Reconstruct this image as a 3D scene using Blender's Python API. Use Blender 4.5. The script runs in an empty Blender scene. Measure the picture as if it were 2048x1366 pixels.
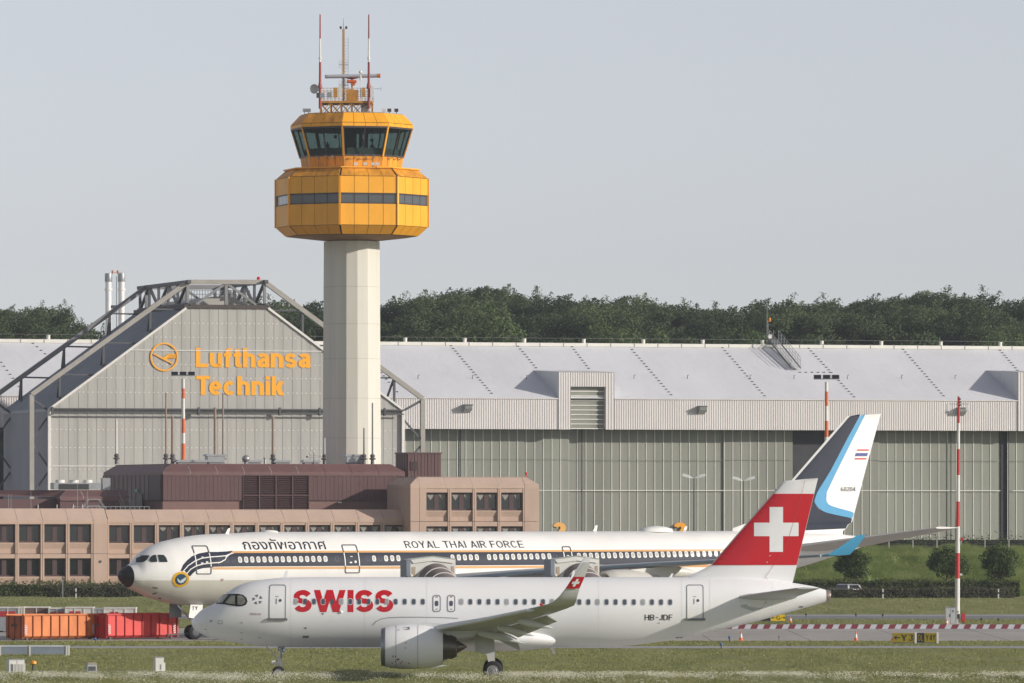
import bpy, bmesh, math, random
import numpy as np
from mathutils import Vector, Matrix

# ------------------------------------------------------------------ camera, world, sun, exposure
SC = bpy.context.scene
COL = SC.collection
R = math.radians
F = 13600.0            # focal length in photo pixels (photo 2048 wide)
CX, HY = 1024.0, 1008.0   # principal column, horizon row in the photo
H = 10.3               # eye height above the airfield

cam = bpy.data.cameras.new('camera')
cam.sensor_fit = 'HORIZONTAL'
cam.sensor_width = 36.0
cam.lens = F / 2048.0 * 36.0
cam.shift_y = (HY - 683.0) / 2048.0
cam.clip_start = 5.0
cam.clip_end = 30000.0
cam_ob = bpy.data.objects.new('camera', cam)
cam_ob.location = (0, 0, H)
cam_ob.rotation_euler = (R(90), 0, 0)
COL.objects.link(cam_ob)
SC.camera = cam_ob

SUN_AZ = R(69.0)       # to the right of the direction scene -> camera
SUN_EL = R(19.0)
sdir = Vector((math.sin(SUN_AZ) * math.cos(SUN_EL), -math.cos(SUN_AZ) * math.cos(SUN_EL), math.sin(SUN_EL)))
world = bpy.data.worlds.new('World')
SC.world = world
world.use_nodes = True
nt = world.node_tree
bg = nt.nodes['Background']
sky = nt.nodes.new('ShaderNodeTexSky')
sky.sky_type = 'NISHITA'
sky.sun_disc = False
sky.sun_elevation = SUN_EL
sky.sun_rotation = math.atan2(sdir.x, sdir.y)
sky.altitude = 0
sky.air_density = 0.7
sky.dust_density = 0.3
sky.ozone_density = 2.0
hs = nt.nodes.new('ShaderNodeHueSaturation')
hs.inputs['Saturation'].default_value = 0.28
nt.links.new(sky.outputs[0], hs.inputs['Color'])
tint = nt.nodes.new('ShaderNodeMix')
tint.data_type = 'RGBA'
tint.blend_type = 'MULTIPLY'
tint.inputs['Factor'].default_value = 1.0
tint.inputs['B'].default_value = (1.02, 1.0, 1.035, 1)
nt.links.new(hs.outputs[0], tint.inputs['A'])
nt.links.new(tint.outputs['Result'], bg.inputs['Color'])
bg.inputs["Strength"].default_value = 0.102

sun = bpy.data.lights.new('sun', 'SUN')
sun.energy = 3.4
sun.angle = R(0.9)
sun.color = (1.0, 0.93, 0.83)
sun_ob = bpy.data.objects.new('sun', sun)
sun_ob.rotation_euler = (-sdir).to_track_quat('-Z', 'Y').to_euler()
sun_ob.location = (0, 0, 200)
COL.objects.link(sun_ob)

SC.view_settings.view_transform = 'Standard'
SC.view_settings.look = 'None'
SC.view_settings.gamma = 1.0
SC.view_settings.use_curve_mapping = False
SC.view_settings.exposure = 0.22
SC.cycles.max_bounces = 6
SC.cycles.diffuse_bounces = 3
SC.cycles.glossy_bounces = 3
SC.cycles.transmission_bounces = 4
SC.cycles.transparent_max_bounces = 12
SC.cycles.caustics_reflective = False
SC.cycles.caustics_refractive = False
SC.cycles.use_adaptive_sampling = True
SC.cycles.adaptive_threshold = 0.02
SC.cycles.use_denoising = True

# ------------------------------------------------------------------ helpers
rng = random.Random(11)


def ray(px, py):
    return (px - CX) / F, (HY - py) / F


def W(px, py, D):
    """world point that the photo shows at (px, py) when it lies at depth D"""
    a, b = ray(px, py)
    return Vector((a * D, D, H + b * D))


def GX(px, D):
    return (px - CX) / F * D


def GD(py):
    """depth of flat ground seen at row py"""
    return H * F / (py - HY)


class Frame:
    """a site grid turned by th about the vertical: u along the facade, v away from the viewer, w up"""
    def __init__(s, x, y, th):
        s.o = (x, y)
        s.th = th
        s.eu = (math.cos(th), math.sin(th))
        s.ev = (-math.sin(th), math.cos(th))

    def pick(s, px, py, v):
        a, b = ray(px, py)
        ov = s.o[0] * s.ev[0] + s.o[1] * s.ev[1]
        t = (v + ov) / (a * s.ev[0] + s.ev[1])
        u = (a * t - s.o[0]) * s.eu[0] + (t - s.o[1]) * s.eu[1]
        return u, H + b * t

    def u(s, px, v=0):
        return s.pick(px, HY, v)[0]

    def w(s, py, px, v=0):
        return s.pick(px, py, v)[1]

    def world(s, u, v, w=0):
        return Vector((s.o[0] + u * s.eu[0] + v * s.ev[0], s.o[1] + u * s.eu[1] + v * s.ev[1], w))


def lin(c):
    c = c / 255.0
    return c / 12.92 if c <= 0.04045 else ((c + 0.055) / 1.055) ** 2.4


MATS = {}


def M(name, col, rough=0.6, var=0.10, scale=0.6, metal=0.0, bump=0.0, stretch=(1, 1, 1), spec=0.5, fine=0.0, coat=0.0):
    """procedural material: base colour broken up by two noises, optional relief"""
    if name in MATS:
        return MATS[name]
    m = bpy.data.materials.new(name)
    m.use_nodes = True
    n = m.node_tree.nodes
    l = m.node_tree.links
    b = n['Principled BSDF']
    b.inputs['Roughness'].default_value = rough
    b.inputs['Metallic'].default_value = metal
    b.inputs['Specular IOR Level'].default_value = spec
    if coat:
        b.inputs['Coat Weight'].default_value = coat
        b.inputs['Coat Roughness'].default_value = 0.08
    tc = n.new('ShaderNodeTexCoord')
    mp = n.new('ShaderNodeMapping')
    mp.inputs['Scale'].default_value = stretch
    l.new(tc.outputs['Object'], mp.inputs['Vector'])
    no = n.new('ShaderNodeTexNoise')
    no.inputs['Scale'].default_value = scale
    no.inputs['Detail'].default_value = 6
    no.inputs['Roughness'].default_value = 0.62
    l.new(mp.outputs[0], no.inputs['Vector'])
    mr = n.new('ShaderNodeMapRange')
    mr.inputs['From Min'].default_value = 0.3
    mr.inputs['From Max'].default_value = 0.7
    mr.inputs['To Min'].default_value = 1 - var
    mr.inputs['To Max'].default_value = 1 + var
    l.new(no.outputs[0], mr.inputs['Value'])
    mx = n.new('ShaderNodeMix')
    mx.data_type = 'RGBA'
    mx.blend_type = 'MULTIPLY'
    mx.inputs['Factor'].default_value = 1
    mx.inputs['A'].default_value = (*col, 1)
    l.new(mr.outputs[0], mx.inputs['B'])
    l.new(mx.outputs['Result'], b.inputs['Base Color'])
    if bump:
        bn = n.new('ShaderNodeBump')
        bn.inputs['Strength'].default_value = bump
        bn.inputs['Distance'].default_value = 0.05
        n2 = n.new('ShaderNodeTexNoise')
        n2.inputs['Scale'].default_value = scale * (fine or 6)
        n2.inputs['Detail'].default_value = 4
        l.new(mp.outputs[0], n2.inputs['Vector'])
        l.new(n2.outputs[0], bn.inputs['Height'])
        l.new(bn.outputs[0], b.inputs['Normal'])
    MATS[name] = m
    return m


def glass(name, tintc=(0.02, 0.03, 0.035), see=0.0, rough=0.03):
    """window glass: glossy skin over a tinted see-through body"""
    if name in MATS:
        return MATS[name]
    m = bpy.data.materials.new(name)
    m.use_nodes = True
    n = m.node_tree.nodes
    l = m.node_tree.links
    b = n['Principled BSDF']
    b.inputs['Base Color'].default_value = (*tintc, 1)
    b.inputs['Roughness'].default_value = rough
    b.inputs['IOR'].default_value = 1.5
    if see:
        tr = n.new('ShaderNodeBsdfTransparent')
        tr.inputs['Color'].default_value = (0.62, 0.70, 0.68, 1)
        ms = n.new('ShaderNodeMixShader')
        ms.inputs['Fac'].default_value = see
        l.new(b.outputs[0], ms.inputs[1])
        l.new(tr.outputs[0], ms.inputs[2])
        l.new(ms.outputs[0], n['Material Output'].inputs['Surface'])
    MATS[name] = m
    return m


class MB:
    """collects faces; build() links them as one mesh object"""
    def __init__(s):
        s.v = []
        s.f = []

    def poly(s, pts):
        k = len(s.v)
        s.v += [tuple(p) for p in pts]
        s.f.append(tuple(range(k, k + len(pts))))
        return s

    def box(s, x0, x1, y0, y1, z0, z1):
        k = len(s.v)
        s.v += [(x0, y0, z0), (x1, y0, z0), (x1, y1, z0), (x0, y1, z0), (x0, y0, z1), (x1, y0, z1), (x1, y1, z1), (x0, y1, z1)]
        s.f += [(k, k + 3, k + 2, k + 1), (k + 4, k + 5, k + 6, k + 7), (k, k + 1, k + 5, k + 4), (k + 1, k + 2, k + 6, k + 5), (k + 2, k + 3, k + 7, k + 6), (k + 3, k, k + 4, k + 7)]
        return s

    def prism(s, pts, d):
        """polygon pts swept along vector d, closed"""
        k = len(s.v)
        n = len(pts)
        d = Vector(d)
        s.v += [tuple(p) for p in pts] + [tuple(Vector(p) + d) for p in pts]
        s.f.append(tuple(range(k, k + n)))
        s.f.append(tuple(range(k + 2 * n - 1, k + n - 1, -1)))
        for i in range(n):
            j = (i + 1) % n
            s.f.append((k + i, k + n + i, k + n + j, k + j))
        return s

    def beam(s, p, q, w, h=None, up=(0, 0, 1)):
        p, q = Vector(p), Vector(q)
        h = h or w
        d = (q - p).normalized()
        upv = Vector(up)
        if abs(d.dot(upv)) > 0.98:
            upv = Vector((1, 0, 0)) if abs(d.x) < 0.9 else Vector((0, 1, 0))
        a = d.cross(upv).normalized() * (w / 2)
        b = a.cross(d).normalized() * (h / 2)
        return s.prism([p - a - b, p + a - b, p + a + b, p - a + b], q - p)

    def tube(s, p, q, r0, r1=None, n=10, caps=True):
        p, q = Vector(p), Vector(q)
        r1 = r0 if r1 is None else r1
        d = (q - p).normalized()
        upv = Vector((0, 0, 1)) if abs(d.z) < 0.95 else Vector((1, 0, 0))
        a = d.cross(upv).normalized()
        b = d.cross(a)
        k = len(s.v)
        for c, r in ((p, r0), (q, r1)):
            for i in range(n):
                t = 2 * math.pi * i / n
                s.v.append(tuple(c + a * (r * math.cos(t)) + b * (r * math.sin(t))))
        for i in range(n):
            j = (i + 1) % n
            s.f.append((k + i, k + j, k + n + j, k + n + i))
        if caps:
            s.f.append(tuple(range(k + n - 1, k - 1, -1)))
            s.f.append(tuple(range(k + n, k + 2 * n)))
        return s

    def lathe(s, o, axis, prof, n=20, cap0=True, cap1=True):
        """prof: (distance along axis, radius)"""
        o, d = Vector(o), Vector(axis).normalized()
        upv = Vector((0, 0, 1)) if abs(d.z) < 0.95 else Vector((1, 0, 0))
        a = d.cross(upv).normalized()
        b = d.cross(a)
        k = len(s.v)
        for (h, r) in prof:
            for i in range(n):
                t = 2 * math.pi * i / n
                s.v.append(tuple(o + d * h + a * (r * math.cos(t)) + b * (r * math.sin(t))))
        for m in range(len(prof) - 1):
            for i in range(n):
                j = (i + 1) % n
                s.f.append((k + m * n + i, k + m * n + j, k + (m + 1) * n + j, k + (m + 1) * n + i))
        if cap0:
            s.f.append(tuple(range(k + n - 1, k - 1, -1)))
        if cap1:
            e = k + (len(prof) - 1) * n
            s.f.append(tuple(range(e, e + n)))
        return s

    def grid(s, rows, close=False):
        """rows of equally many points joined by quads"""
        k = len(s.v)
        n = len(rows[0])
        for r in rows:
            s.v += [tuple(p) for p in r]
        for i in range(len(rows) - 1):
            for j in range(n if close else n - 1):
                j2 = (j + 1) % n
                s.f.append((k + i * n + j, k + i * n + j2, k + (i + 1) * n + j2, k + (i + 1) * n + j))
        return s

    def add(s, o, off=(0, 0, 0)):
        k = len(s.v)
        s.v += [(p[0] + off[0], p[1] + off[1], p[2] + off[2]) for p in o.v]
        s.f += [tuple(i + k for i in f) for f in o.f]
        return s

    def build(s, name, mat, parent=None, smooth=None, bevel=0.0):
        me = bpy.data.meshes.new(name)
        me.from_pydata(s.v, [], s.f)
        if smooth is not None or bevel:
            bm = bmesh.new()
            bm.from_mesh(me)
            bmesh.ops.remove_doubles(bm, verts=bm.verts, dist=1e-4)
            bmesh.ops.recalc_face_normals(bm, faces=bm.faces)
            if bevel:
                bmesh.ops.bevel(bm, geom=list(bm.edges), offset=bevel, segments=2, affect='EDGES', clamp_overlap=True)
            bm.to_mesh(me)
            bm.free()
        if smooth is not None:
            me.polygons.foreach_set('use_smooth', [True] * len(me.polygons))
            if smooth < 180:
                me.set_sharp_from_angle(angle=R(smooth))
        me.materials.append(mat)
        me.update()
        ob = bpy.data.objects.new(name, me)
        COL.objects.link(ob)
        if parent is not None:
            ob.parent = parent
        return ob


def tag(o, label=None, cat=None, group=None, kind=None):
    if label:
        o['label'] = label
    if cat:
        o['category'] = cat
    if group:
        o['group'] = group
    if kind:
        o['kind'] = kind
    return o


def thing(name, label, cat, loc=(0, 0, 0), rz=0.0, group=None):
    o = bpy.data.objects.new(name, None)
    o.empty_display_size = 0.3
    o.location = loc
    o.rotation_euler = (0, 0, rz)
    COL.objects.link(o)
    return tag(o, label, cat, group)


def inst(src, name=None, parent=None, loc=None, rz=None, sc=None):
    o = src.copy()
    if name:
        o.name = name
    COL.objects.link(o)
    if parent is not None:
        o.parent = parent
    if loc is not None:
        o.location = loc
    if rz is not None:
        o.rotation_euler = (0, 0, rz)
    if sc is not None:
        o.scale = sc
    return o


def copy_tree(o, loc, rz=None, label=None, group=None, sc=None):
    c = inst(o, loc=loc, rz=rz, sc=sc)
    if label:
        c['label'] = label
    if group:
        c['group'] = group
    for ch in list(o.children):
        k = inst(ch, parent=c)
        for g in list(ch.children):
            inst(g, parent=k)
    return c


def fast_mesh(name, verts, quads, mat, parent=None):
    """large meshes straight from arrays; quads (n,4) or tris (n,3)"""
    me = bpy.data.meshes.new(name)
    verts = np.asarray(verts, dtype=np.float32)
    quads = np.asarray(quads, dtype=np.int32)
    n, c = quads.shape
    me.vertices.add(len(verts))
    me.vertices.foreach_set('co', verts.ravel())
    me.loops.add(n * c)
    me.loops.foreach_set('vertex_index', quads.ravel())
    me.polygons.add(n)
    me.polygons.foreach_set('loop_start', np.arange(0, n * c, c, dtype=np.int32))
    me.materials.append(mat)
    me.update(calc_edges=True)
    me.validate()
    ob = bpy.data.objects.new(name, me)
    COL.objects.link(ob)
    if parent is not None:
        ob.parent = parent
    return ob


# ------------------------------------------------------------------ lettering: stroke glyphs, cap height 1
def arc(cx, cy, rx, ry, a0, a1, n=12):
    return [(cx + rx * math.cos(R(a0 + (a1 - a0) * i / n)), cy + ry * math.sin(R(a0 + (a1 - a0) * i / n))) for i in range(n + 1)]


def glyph(ch, t):
    a = t / 2
    x = 0.74
    th = t * 0.86
    P, D_, B = [], [], []   # ribbons, slanted bars with level ends, boxes

    def bx(x0, y0, x1, y1):
        B.append((x0, y0, x1, y1))

    def sl(x0, y0, x1, y1, w=None):
        D_.append((x0, y0, x1, y1, w or t * 1.06))

    def rb(p):
        P.append(p)
    w = 0.66
    if ch == 'S' or ch == 's':
        hh = 1.0 if ch == 'S' else x
        w = (0.70 if t < .24 else 0.80) if ch == 'S' else 0.58
        ry = (hh - th) / 4
        rx = w / 2 - a
        rb(arc(w / 2, hh - th / 2 - ry, rx, ry, 18, 262) + arc(w / 2, th / 2 + ry, rx, ry, 82, -162))
    elif ch == 'W':
        w = 1.06 if t < .24 else 1.42
        k = t * 0.55
        q = [k + (w - 2 * k) * i / 4.0 for i in range(5)]
        sl(q[0], 1, q[1], 0)
        sl(q[1], 0, q[2], 1)
        sl(q[2], 1, q[3], 0)
        sl(q[3], 0, q[4], 1)
    elif ch == 'I':
        w = t
        bx(0, 0, t, 1)
    elif ch == 'L':
        w = 0.58
        bx(0, 0, t, 1)
        bx(t, 0, w, th)
    elif ch == 'T':
        w = 0.66
        bx(0, 1 - th, w, 1)
        bx(w / 2 - a, 0, w / 2 + a, 1 - th)
    elif ch == 'H':
        w = 0.70
        bx(0, 0, t, 1)
        bx(w - t, 0, w, 1)
        bx(t, 0.5 - th / 2, w - t, 0.5 + th / 2)
    elif ch == 'F':
        w = 0.58
        bx(0, 0, t, 1)
        bx(t, 1 - th, w, 1)
        bx(t, 0.46, w * 0.9, 0.46 + th)
    elif ch == 'E':
        w = 0.62
        bx(0, 0, t, 1)
        bx(t, 1 - th, w, 1)
        bx(t, 0.5 - th / 2, w * 0.93, 0.5 + th / 2)
        bx(t, 0, w, th)
    elif ch == 'D':
        w = 0.70
        bx(0, 0, t, 1)
        rb([(t, 1 - th / 2), (w * 0.45, 1 - th / 2)] + arc(w * 0.45, 0.5, w * 0.55 - a, 0.5 - th / 2, 90, -90, 14) + [(t, th / 2)])
    elif ch == 'B':
        w = 0.66
        bx(0, 0, t, 1)
        for c, r in ((0.74, 0.26 - th / 2), (0.26, 0.26 - th / 2)):
            rb([(t, c + r)] + arc(w * 0.55, c, w * 0.45 - a, r, 90, -90, 10) + [(t, c - r)])
    elif ch == 'R':
        w = 0.68
        bx(0, 0, t, 1)
        rb([(t, 1 - th / 2)] + arc(w * 0.55, 0.73, w * 0.42 - a, 0.27 - th / 2, 90, -90, 10) + [(t, 0.46 + th / 2)])
        sl(w * 0.52, 0.46, w - t * 0.5, 0)
    elif ch == 'J':
        w = 0.52
        rb([(w - a, 1), (w - a, 0.3)] + arc(w / 2, 0.28, w / 2 - a, 0.28 - th / 2, 0, -175, 10))
    elif ch in 'OQ0':
        w = 0.76 if ch != '0' else 0.58
        rb(arc(w / 2, 0.5, w / 2 - a, 0.5 - th / 2, 90, 450, 28))
    elif ch == 'C' or ch == 'G':
        w = 0.74
        rb(arc(w / 2, 0.5, w / 2 - a, 0.5 - th / 2, 42, 318, 20))
        if ch == 'G':
            bx(w - t, 0.12, w, 0.5)
            bx(w * 0.52, 0.5 - th, w - t, 0.5)
    elif ch == 'Y':
        w = 0.70
        sl(t * 0.55, 1, w / 2, 0.42)
        sl(w - t * 0.55, 1, w / 2, 0.42)
        bx(w / 2 - a, 0, w / 2 + a, 0.43)
    elif ch == 'A':
        w = 0.74
        sl(t * 0.5, 0, w / 2, 1)
        sl(w - t * 0.5, 0, w / 2, 1)
        bx(w * 0.28, 0.22, w * 0.72, 0.22 + th)
    elif ch == 'u':
        w = 0.60
        rb([(a, x), (a, 0.26)] + arc(w / 2, 0.27, w / 2 - a, 0.27 - th / 2, 180, 360, 10) + [(w - a, x)])
        bx(w - t, 0, w, 0.26)
    elif ch == 'n' or ch == 'h':
        w = 0.60
        bx(0, 0, t, x if ch == 'n' else 1)
        rb(arc(w / 2, x - 0.27, w / 2 - a, 0.27 - th / 2, 180, 0, 10) + [(w - a, 0)])
    elif ch == 'f':
        w = 0.38
        rb([(w, 1 - th / 2)] + arc(a + 0.20, 0.82, 0.12, 0.18 - th / 2, 90, 180, 6) + [(a + 0.08, 0)])
        bx(0, x - th, w, x)
    elif ch == 't':
        w = 0.38
        rb([(a + 0.08, 0.94), (a + 0.08, 0.18)] + arc(a + 0.20, 0.17, 0.12, 0.17 - th / 2, 180, 270, 6) + [(w, th / 2)])
        bx(0, x - th, w, x)
    elif ch == 'a':
        w = 0.58
        rb(arc(w / 2, x - 0.20, w / 2 - a, 0.20 - th / 2, 165, 0, 10) + [(w - a, 0)])
        rb([(w - t, 0.46)] + arc(w * 0.40, 0.22, w * 0.40 - a, 0.22 - th / 2, 90, 270, 10) + [(w - t, 0.16)])
    elif ch == 'e':
        w = 0.60
        rb([(t * 0.8, x / 2), (w - a, x / 2)] + arc(w / 2, x / 2, w / 2 - a, x / 2 - th / 2, 0, 315, 22))
    elif ch == 'c':
        w = 0.58
        rb(arc(w / 2, x / 2, w / 2 - a, x / 2 - th / 2, 40, 320, 18))
    elif ch == 'l':
        w = t
        bx(0, 0, t, 1)
    elif ch == 'd':
        w = 0.60
        rb(arc(w / 2, x / 2, w / 2 - a, x / 2 - th / 2, 40, 320, 18))
        bx(w - t, 0, w, 1)
    elif ch == 'i':
        w = t
        bx(0, 0, t, x)
        bx(0, 1 - th, t, 1)
    elif ch == 'k':
        w = 0.60
        bx(0, 0, t, 1)
        sl(t * 1.1, 0.28, w - t * 0.6, x, t * 1.2)
        sl(w * 0.48, 0.44, w - t * 0.55, 0, t * 1.2)
    elif ch == '2':
        w = 0.58
        rb(arc(w / 2, 0.72, w / 2 - a, 0.28 - th / 2, 165, -30, 12) + [(a * 1.3, th)])
        bx(0, 0, w, th)
    elif ch == '3':
        w = 0.58
        rb(arc(w / 2, 0.74, w / 2 - a, 0.26 - th / 2, 150, -80, 10))
        rb(arc(w / 2, 0.26, w / 2 - a, 0.26 - th / 2, 80, -155, 10))
    elif ch == '4':
        w = 0.62
        bx(w * 0.62, 0, w * 0.62 + t, 1)
        sl(t * 0.5, 0.3, w * 0.68, 1)
        bx(0, 0.22, w, 0.22 + th)
    elif ch == '6':
        w = 0.58
        rb(arc(w / 2, 0.30, w / 2 - a, 0.30 - th / 2, 90, 450, 20))
        rb([(a, 0.3)] + arc(w * 0.62, 0.55, w * 0.62 - a, 0.45 - th / 2, 180, 80, 8))
    elif ch == '-':
        w = 0.5
        bx(0.06, 0.42, 0.44, 0.42 + th)
    elif ch == '>':
        w = 0.7
        bx(0, 0.5 - a, 0.6, 0.5 + a)
        rb([(0.42, 0.76), (0.66, 0.5), (0.42, 0.24)])
    elif ch == '<':
        w = 0.7
        bx(0.1, 0.5 - a, 0.7, 0.5 + a)
        rb([(0.28, 0.76), (0.04, 0.5), (0.28, 0.24)])
    elif ch == '^':
        w = 0.56
        bx(0.28 - a, 0.05, 0.28 + a, 0.9)
        rb([(0.02, 0.66), (0.28, 0.94), (0.54, 0.66)])
    else:
        w = 0.3
    quads = []
    for (x0, y0, x1, y1) in B:
        quads.append([(x0, y0), (x1, y0), (x1, y1), (x0, y1)])
    for (x0, y0, x1, y1, ww) in D_:
        quads.append([(x0 - ww / 2, y0), (x0 + ww / 2, y0), (x1 + ww / 2, y1), (x1 - ww / 2, y1)])
    for p in P:
        L, Rr = [], []
        for i, q in enumerate(p):
            p0 = p[max(i - 1, 0)]
            p1 = p[min(i + 1, len(p) - 1)]
            dx, dy = p1[0] - p0[0], p1[1] - p0[1]
            if p[0] == p[-1] or (abs(p[0][0] - p[-1][0]) < 1e-6 and abs(p[0][1] - p[-1][1]) < 1e-6):
                if i in (0, len(p) - 1):
                    dx, dy = p[1][0] - p[-2][0], p[1][1] - p[-2][1]
            n = math.hypot(dx, dy) or 1
            nx, ny = -dy / n, dx / n
            hw = math.hypot(nx * a, ny * th / 2)
            L.append((q[0] + nx * hw, q[1] + ny * hw))
            Rr.append((q[0] - nx * hw, q[1] - ny * hw))
        for i in range(len(p) - 1):
            quads.append([Rr[i], Rr[i + 1], L[i + 1], L[i]])
    return w, quads


def text_quads(s, t, gap=0.10, space=0.35):
    """lettering as quads in a unit box x 0..1, y 0..1 (cap height)"""
    x = 0
    out = []
    for n_, ch in enumerate(s):
        if n_ and s[n_ - 1] in 'TF' and ch in 'aeou':
            x -= 0.12
        if ch == ' ':
            x += space
            continue
        w, q = glyph(ch, t)
        out += [[(p[0] + x, p[1]) for p in k] for k in q]
        x += w + gap
    x -= gap
    return [[(p[0] / x, p[1]) for p in k] for k in out]


def flat_text(mb, s, t, org, du, dv, nrm, gap=0.10, space=0.35, eps=0.004, lift=0.01, depth=0.0):
    """lettering on a flat face: org lower left, du full width vector, dv cap height vector, nrm outward"""
    org, du, dv, nrm = Vector(org), Vector(du), Vector(dv), Vector(nrm).normalized()
    for i, q in enumerate(text_quads(s, t, gap, space)):
        pts = [org + du * p[0] + dv * p[1] + nrm * (lift + eps * (i % 5)) for p in q]
        if depth:
            mb.prism(pts, -nrm * (depth + eps * (i % 5)))
        else:
            mb.poly(pts)
    return mb
# ------------------------------------------------------------------ ground, strips, vegetation
def grass_mat(name, c1, c2, c3, sx=0.25, sy=0.03):
    m = bpy.data.materials.new(name)
    m.use_nodes = True
    n = m.node_tree.nodes
    l = m.node_tree.links
    b = n['Principled BSDF']
    b.inputs['Roughness'].default_value = 0.9
    b.inputs['Specular IOR Level'].default_value = 0.15
    g = n.new('ShaderNodeNewGeometry')
    mp = n.new('ShaderNodeMapping')
    mp.inputs['Scale'].default_value = (sx, sy, 0.6)
    l.new(g.outputs['Position'], mp.inputs['Vector'])
    a = n.new('ShaderNodeTexNoise')
    a.inputs['Scale'].default_value = 1.0
    a.inputs['Detail'].default_value = 8
    a.inputs['Roughness'].default_value = 0.7
    l.new(mp.outputs[0], a.inputs['Vector'])
    r = n.new('ShaderNodeValToRGB')
    r.color_ramp.elements[0].position = 0.36
    r.color_ramp.elements[0].color = (*c1, 1)
    r.color_ramp.elements[1].position = 0.66
    r.color_ramp.elements[1].color = (*c3, 1)
    e = r.color_ramp.elements.new(0.5)
    e.color = (*c2, 1)
    l.new(a.outputs[0], r.inputs[0])
    b2 = n.new('ShaderNodeTexNoise')
    b2.inputs['Scale'].default_value = 9.0
    b2.inputs['Detail'].default_value = 5
    l.new(mp.outputs[0], b2.inputs['Vector'])
    bp = n.new('ShaderNodeBump')
    bp.inputs['Strength'].default_value = 0.6
    bp.inputs['Distance'].default_value = 0.15
    l.new(b2.outputs[0], bp.inputs['Height'])
    l.new(bp.outputs[0], b.inputs['Normal'])
    l.new(r.outputs[0], b.inputs['Base Color'])
    MATS[name] = m
    return m


G_FIELD = grass_mat('meadow_grass', (0.162, 0.180, 0.060), (0.215, 0.227, 0.084), (0.282, 0.278, 0.122))
G_BLADE = grass_mat('grass_blades', (0.175, 0.195, 0.064), (0.236, 0.245, 0.090), (0.325, 0.312, 0.140), 0.4, 0.25)
G_BANK = grass_mat('bank_grass', (0.150, 0.205, 0.060), (0.210, 0.265, 0.085), (0.285, 0.325, 0.125), 0.5, 0.2)
CONC = M('concrete', (0.40, 0.375, 0.35), 0.85, 0.14, 0.5, bump=0.2, stretch=(0.3, 0.08, 1))
ASPH = M('asphalt', (0.20, 0.205, 0.215), 0.85, 0.12, 0.5, bump=0.2, stretch=(0.3, 0.08, 1))
CONC2 = M('pale_concrete', (0.34, 0.335, 0.34), 0.85, 0.12, 0.5, bump=0.2, stretch=(0.3, 0.08, 1))


def sheet(name, mat, x0, x1, y0, y1, z, nx=1, ny=1):
    rows = [[(x0 + (x1 - x0) * i / nx, y0 + (y1 - y0) * j / ny, z) for i in range(nx + 1)] for j in range(ny + 1)]
    return tag(MB().grid(rows).build(name, mat), kind='structure')


sheet('ground', G_FIELD, -6000, 6000, 150, 16000, 0.0)
sheet('taxiway', M('bright_concrete', (0.50, 0.49, 0.47), 0.85, 0.1, 0.5), -400, 400, 397.0, 410.5, 0.006)
sheet('taxiway_shoulder', CONC2, -400, 400, 485.5, 492.5, 0.006)
sheet('apron', CONC, -400, 400, 511.0, 563.0, 0.006)
sheet('road', ASPH, -400, 400, 609.0, 633.0, 0.006)
sheet('road_edge', CONC2, -400, 400, 625.0, 633.0, 0.012)
sheet('hangar_forecourt', CONC, -400, 60, 850.0, 990.0, 0.006)
# concrete slabs of the apron: expansion joints
mb = MB()
for i in range(-14, 15):
    mb.box(i * 7.5 - 0.03, i * 7.5 + 0.03, 511.2, 562.8, 0.007, 0.012)
for j in range(1, 7):
    mb.box(-110, 110, 511 + j * 7.5 - 0.05, 511 + j * 7.5 + 0.05, 0.0125, 0.0165)
tag(mb.build('apron_joints', M('joint_sealant', (0.12, 0.115, 0.11), 0.9)), kind='structure')

# the low grassed verge in front of the taxiway
prof = [(330, 0.0), (383, 0.0), (387, 0.10), (390, 0.22), (393, 0.36), (394.6, 0.40), (396, 0.22), (396.9, 0.0)]
rows = []
for (y, z) in prof:
    rows.append([(x, y, z + 0.012 + (0.07 * math.sin(x * 0.21 + y * .3) + 0.03 * math.sin(x * 0.7 + 2)) * (z / 0.4)) for x in np.linspace(-120, 120, 161)])
tag(MB().grid(rows).build('verge', G_FIELD), kind='structure')


def verge_z(y):
    return float(np.interp(y, [p[0] for p in prof], [p[1] for p in prof]))


def blades(name, zones, mat, label, seed=3):
    """zones: (x0,x1,y0,y1,count,hmin,hmax,width)"""
    g = np.random.default_rng(seed)
    V, T = [], []
    base = 0
    for (x0, x1, y0, y1, cnt, h0, h1, wd) in zones:
        x = g.uniform(x0, x1, cnt)
        y = g.uniform(y0, y1, cnt)
        keep = (np.sin(x * 0.35 + 1.3 * np.sin(y * 0.11)) + np.sin(y * 0.27 + x * 0.07) + g.normal(0, 0.9, cnt)) > -1.1
        x, y = x[keep], y[keep]
        c = len(x)
        z = np.interp(y, [p[0] for p in prof] + [398], [p[1] for p in prof] + [0.0])
        h = g.uniform(h0, h1, c)
        w = g.uniform(0.5, 1.3, c) * wd
        lean = g.normal(0, 0.35, c) * h
        a = np.stack([x - w, y, z - 0.02], 1)
        b = np.stack([x + w, y + g.normal(0, 0.05, c), z - 0.02], 1)
        t = np.stack([x + lean, y + g.normal(0, 0.3, c) * h, z + h], 1)
        V.append(np.stack([a, b, t], 1).reshape(-1, 3))
        T.append(np.arange(c * 3).reshape(-1, 3) + base)
        base += c * 3
    ob = fast_mesh(name, np.concatenate(V), np.concatenate(T), mat)
    return tag(ob, label, 'grass', kind='stuff')


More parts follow.
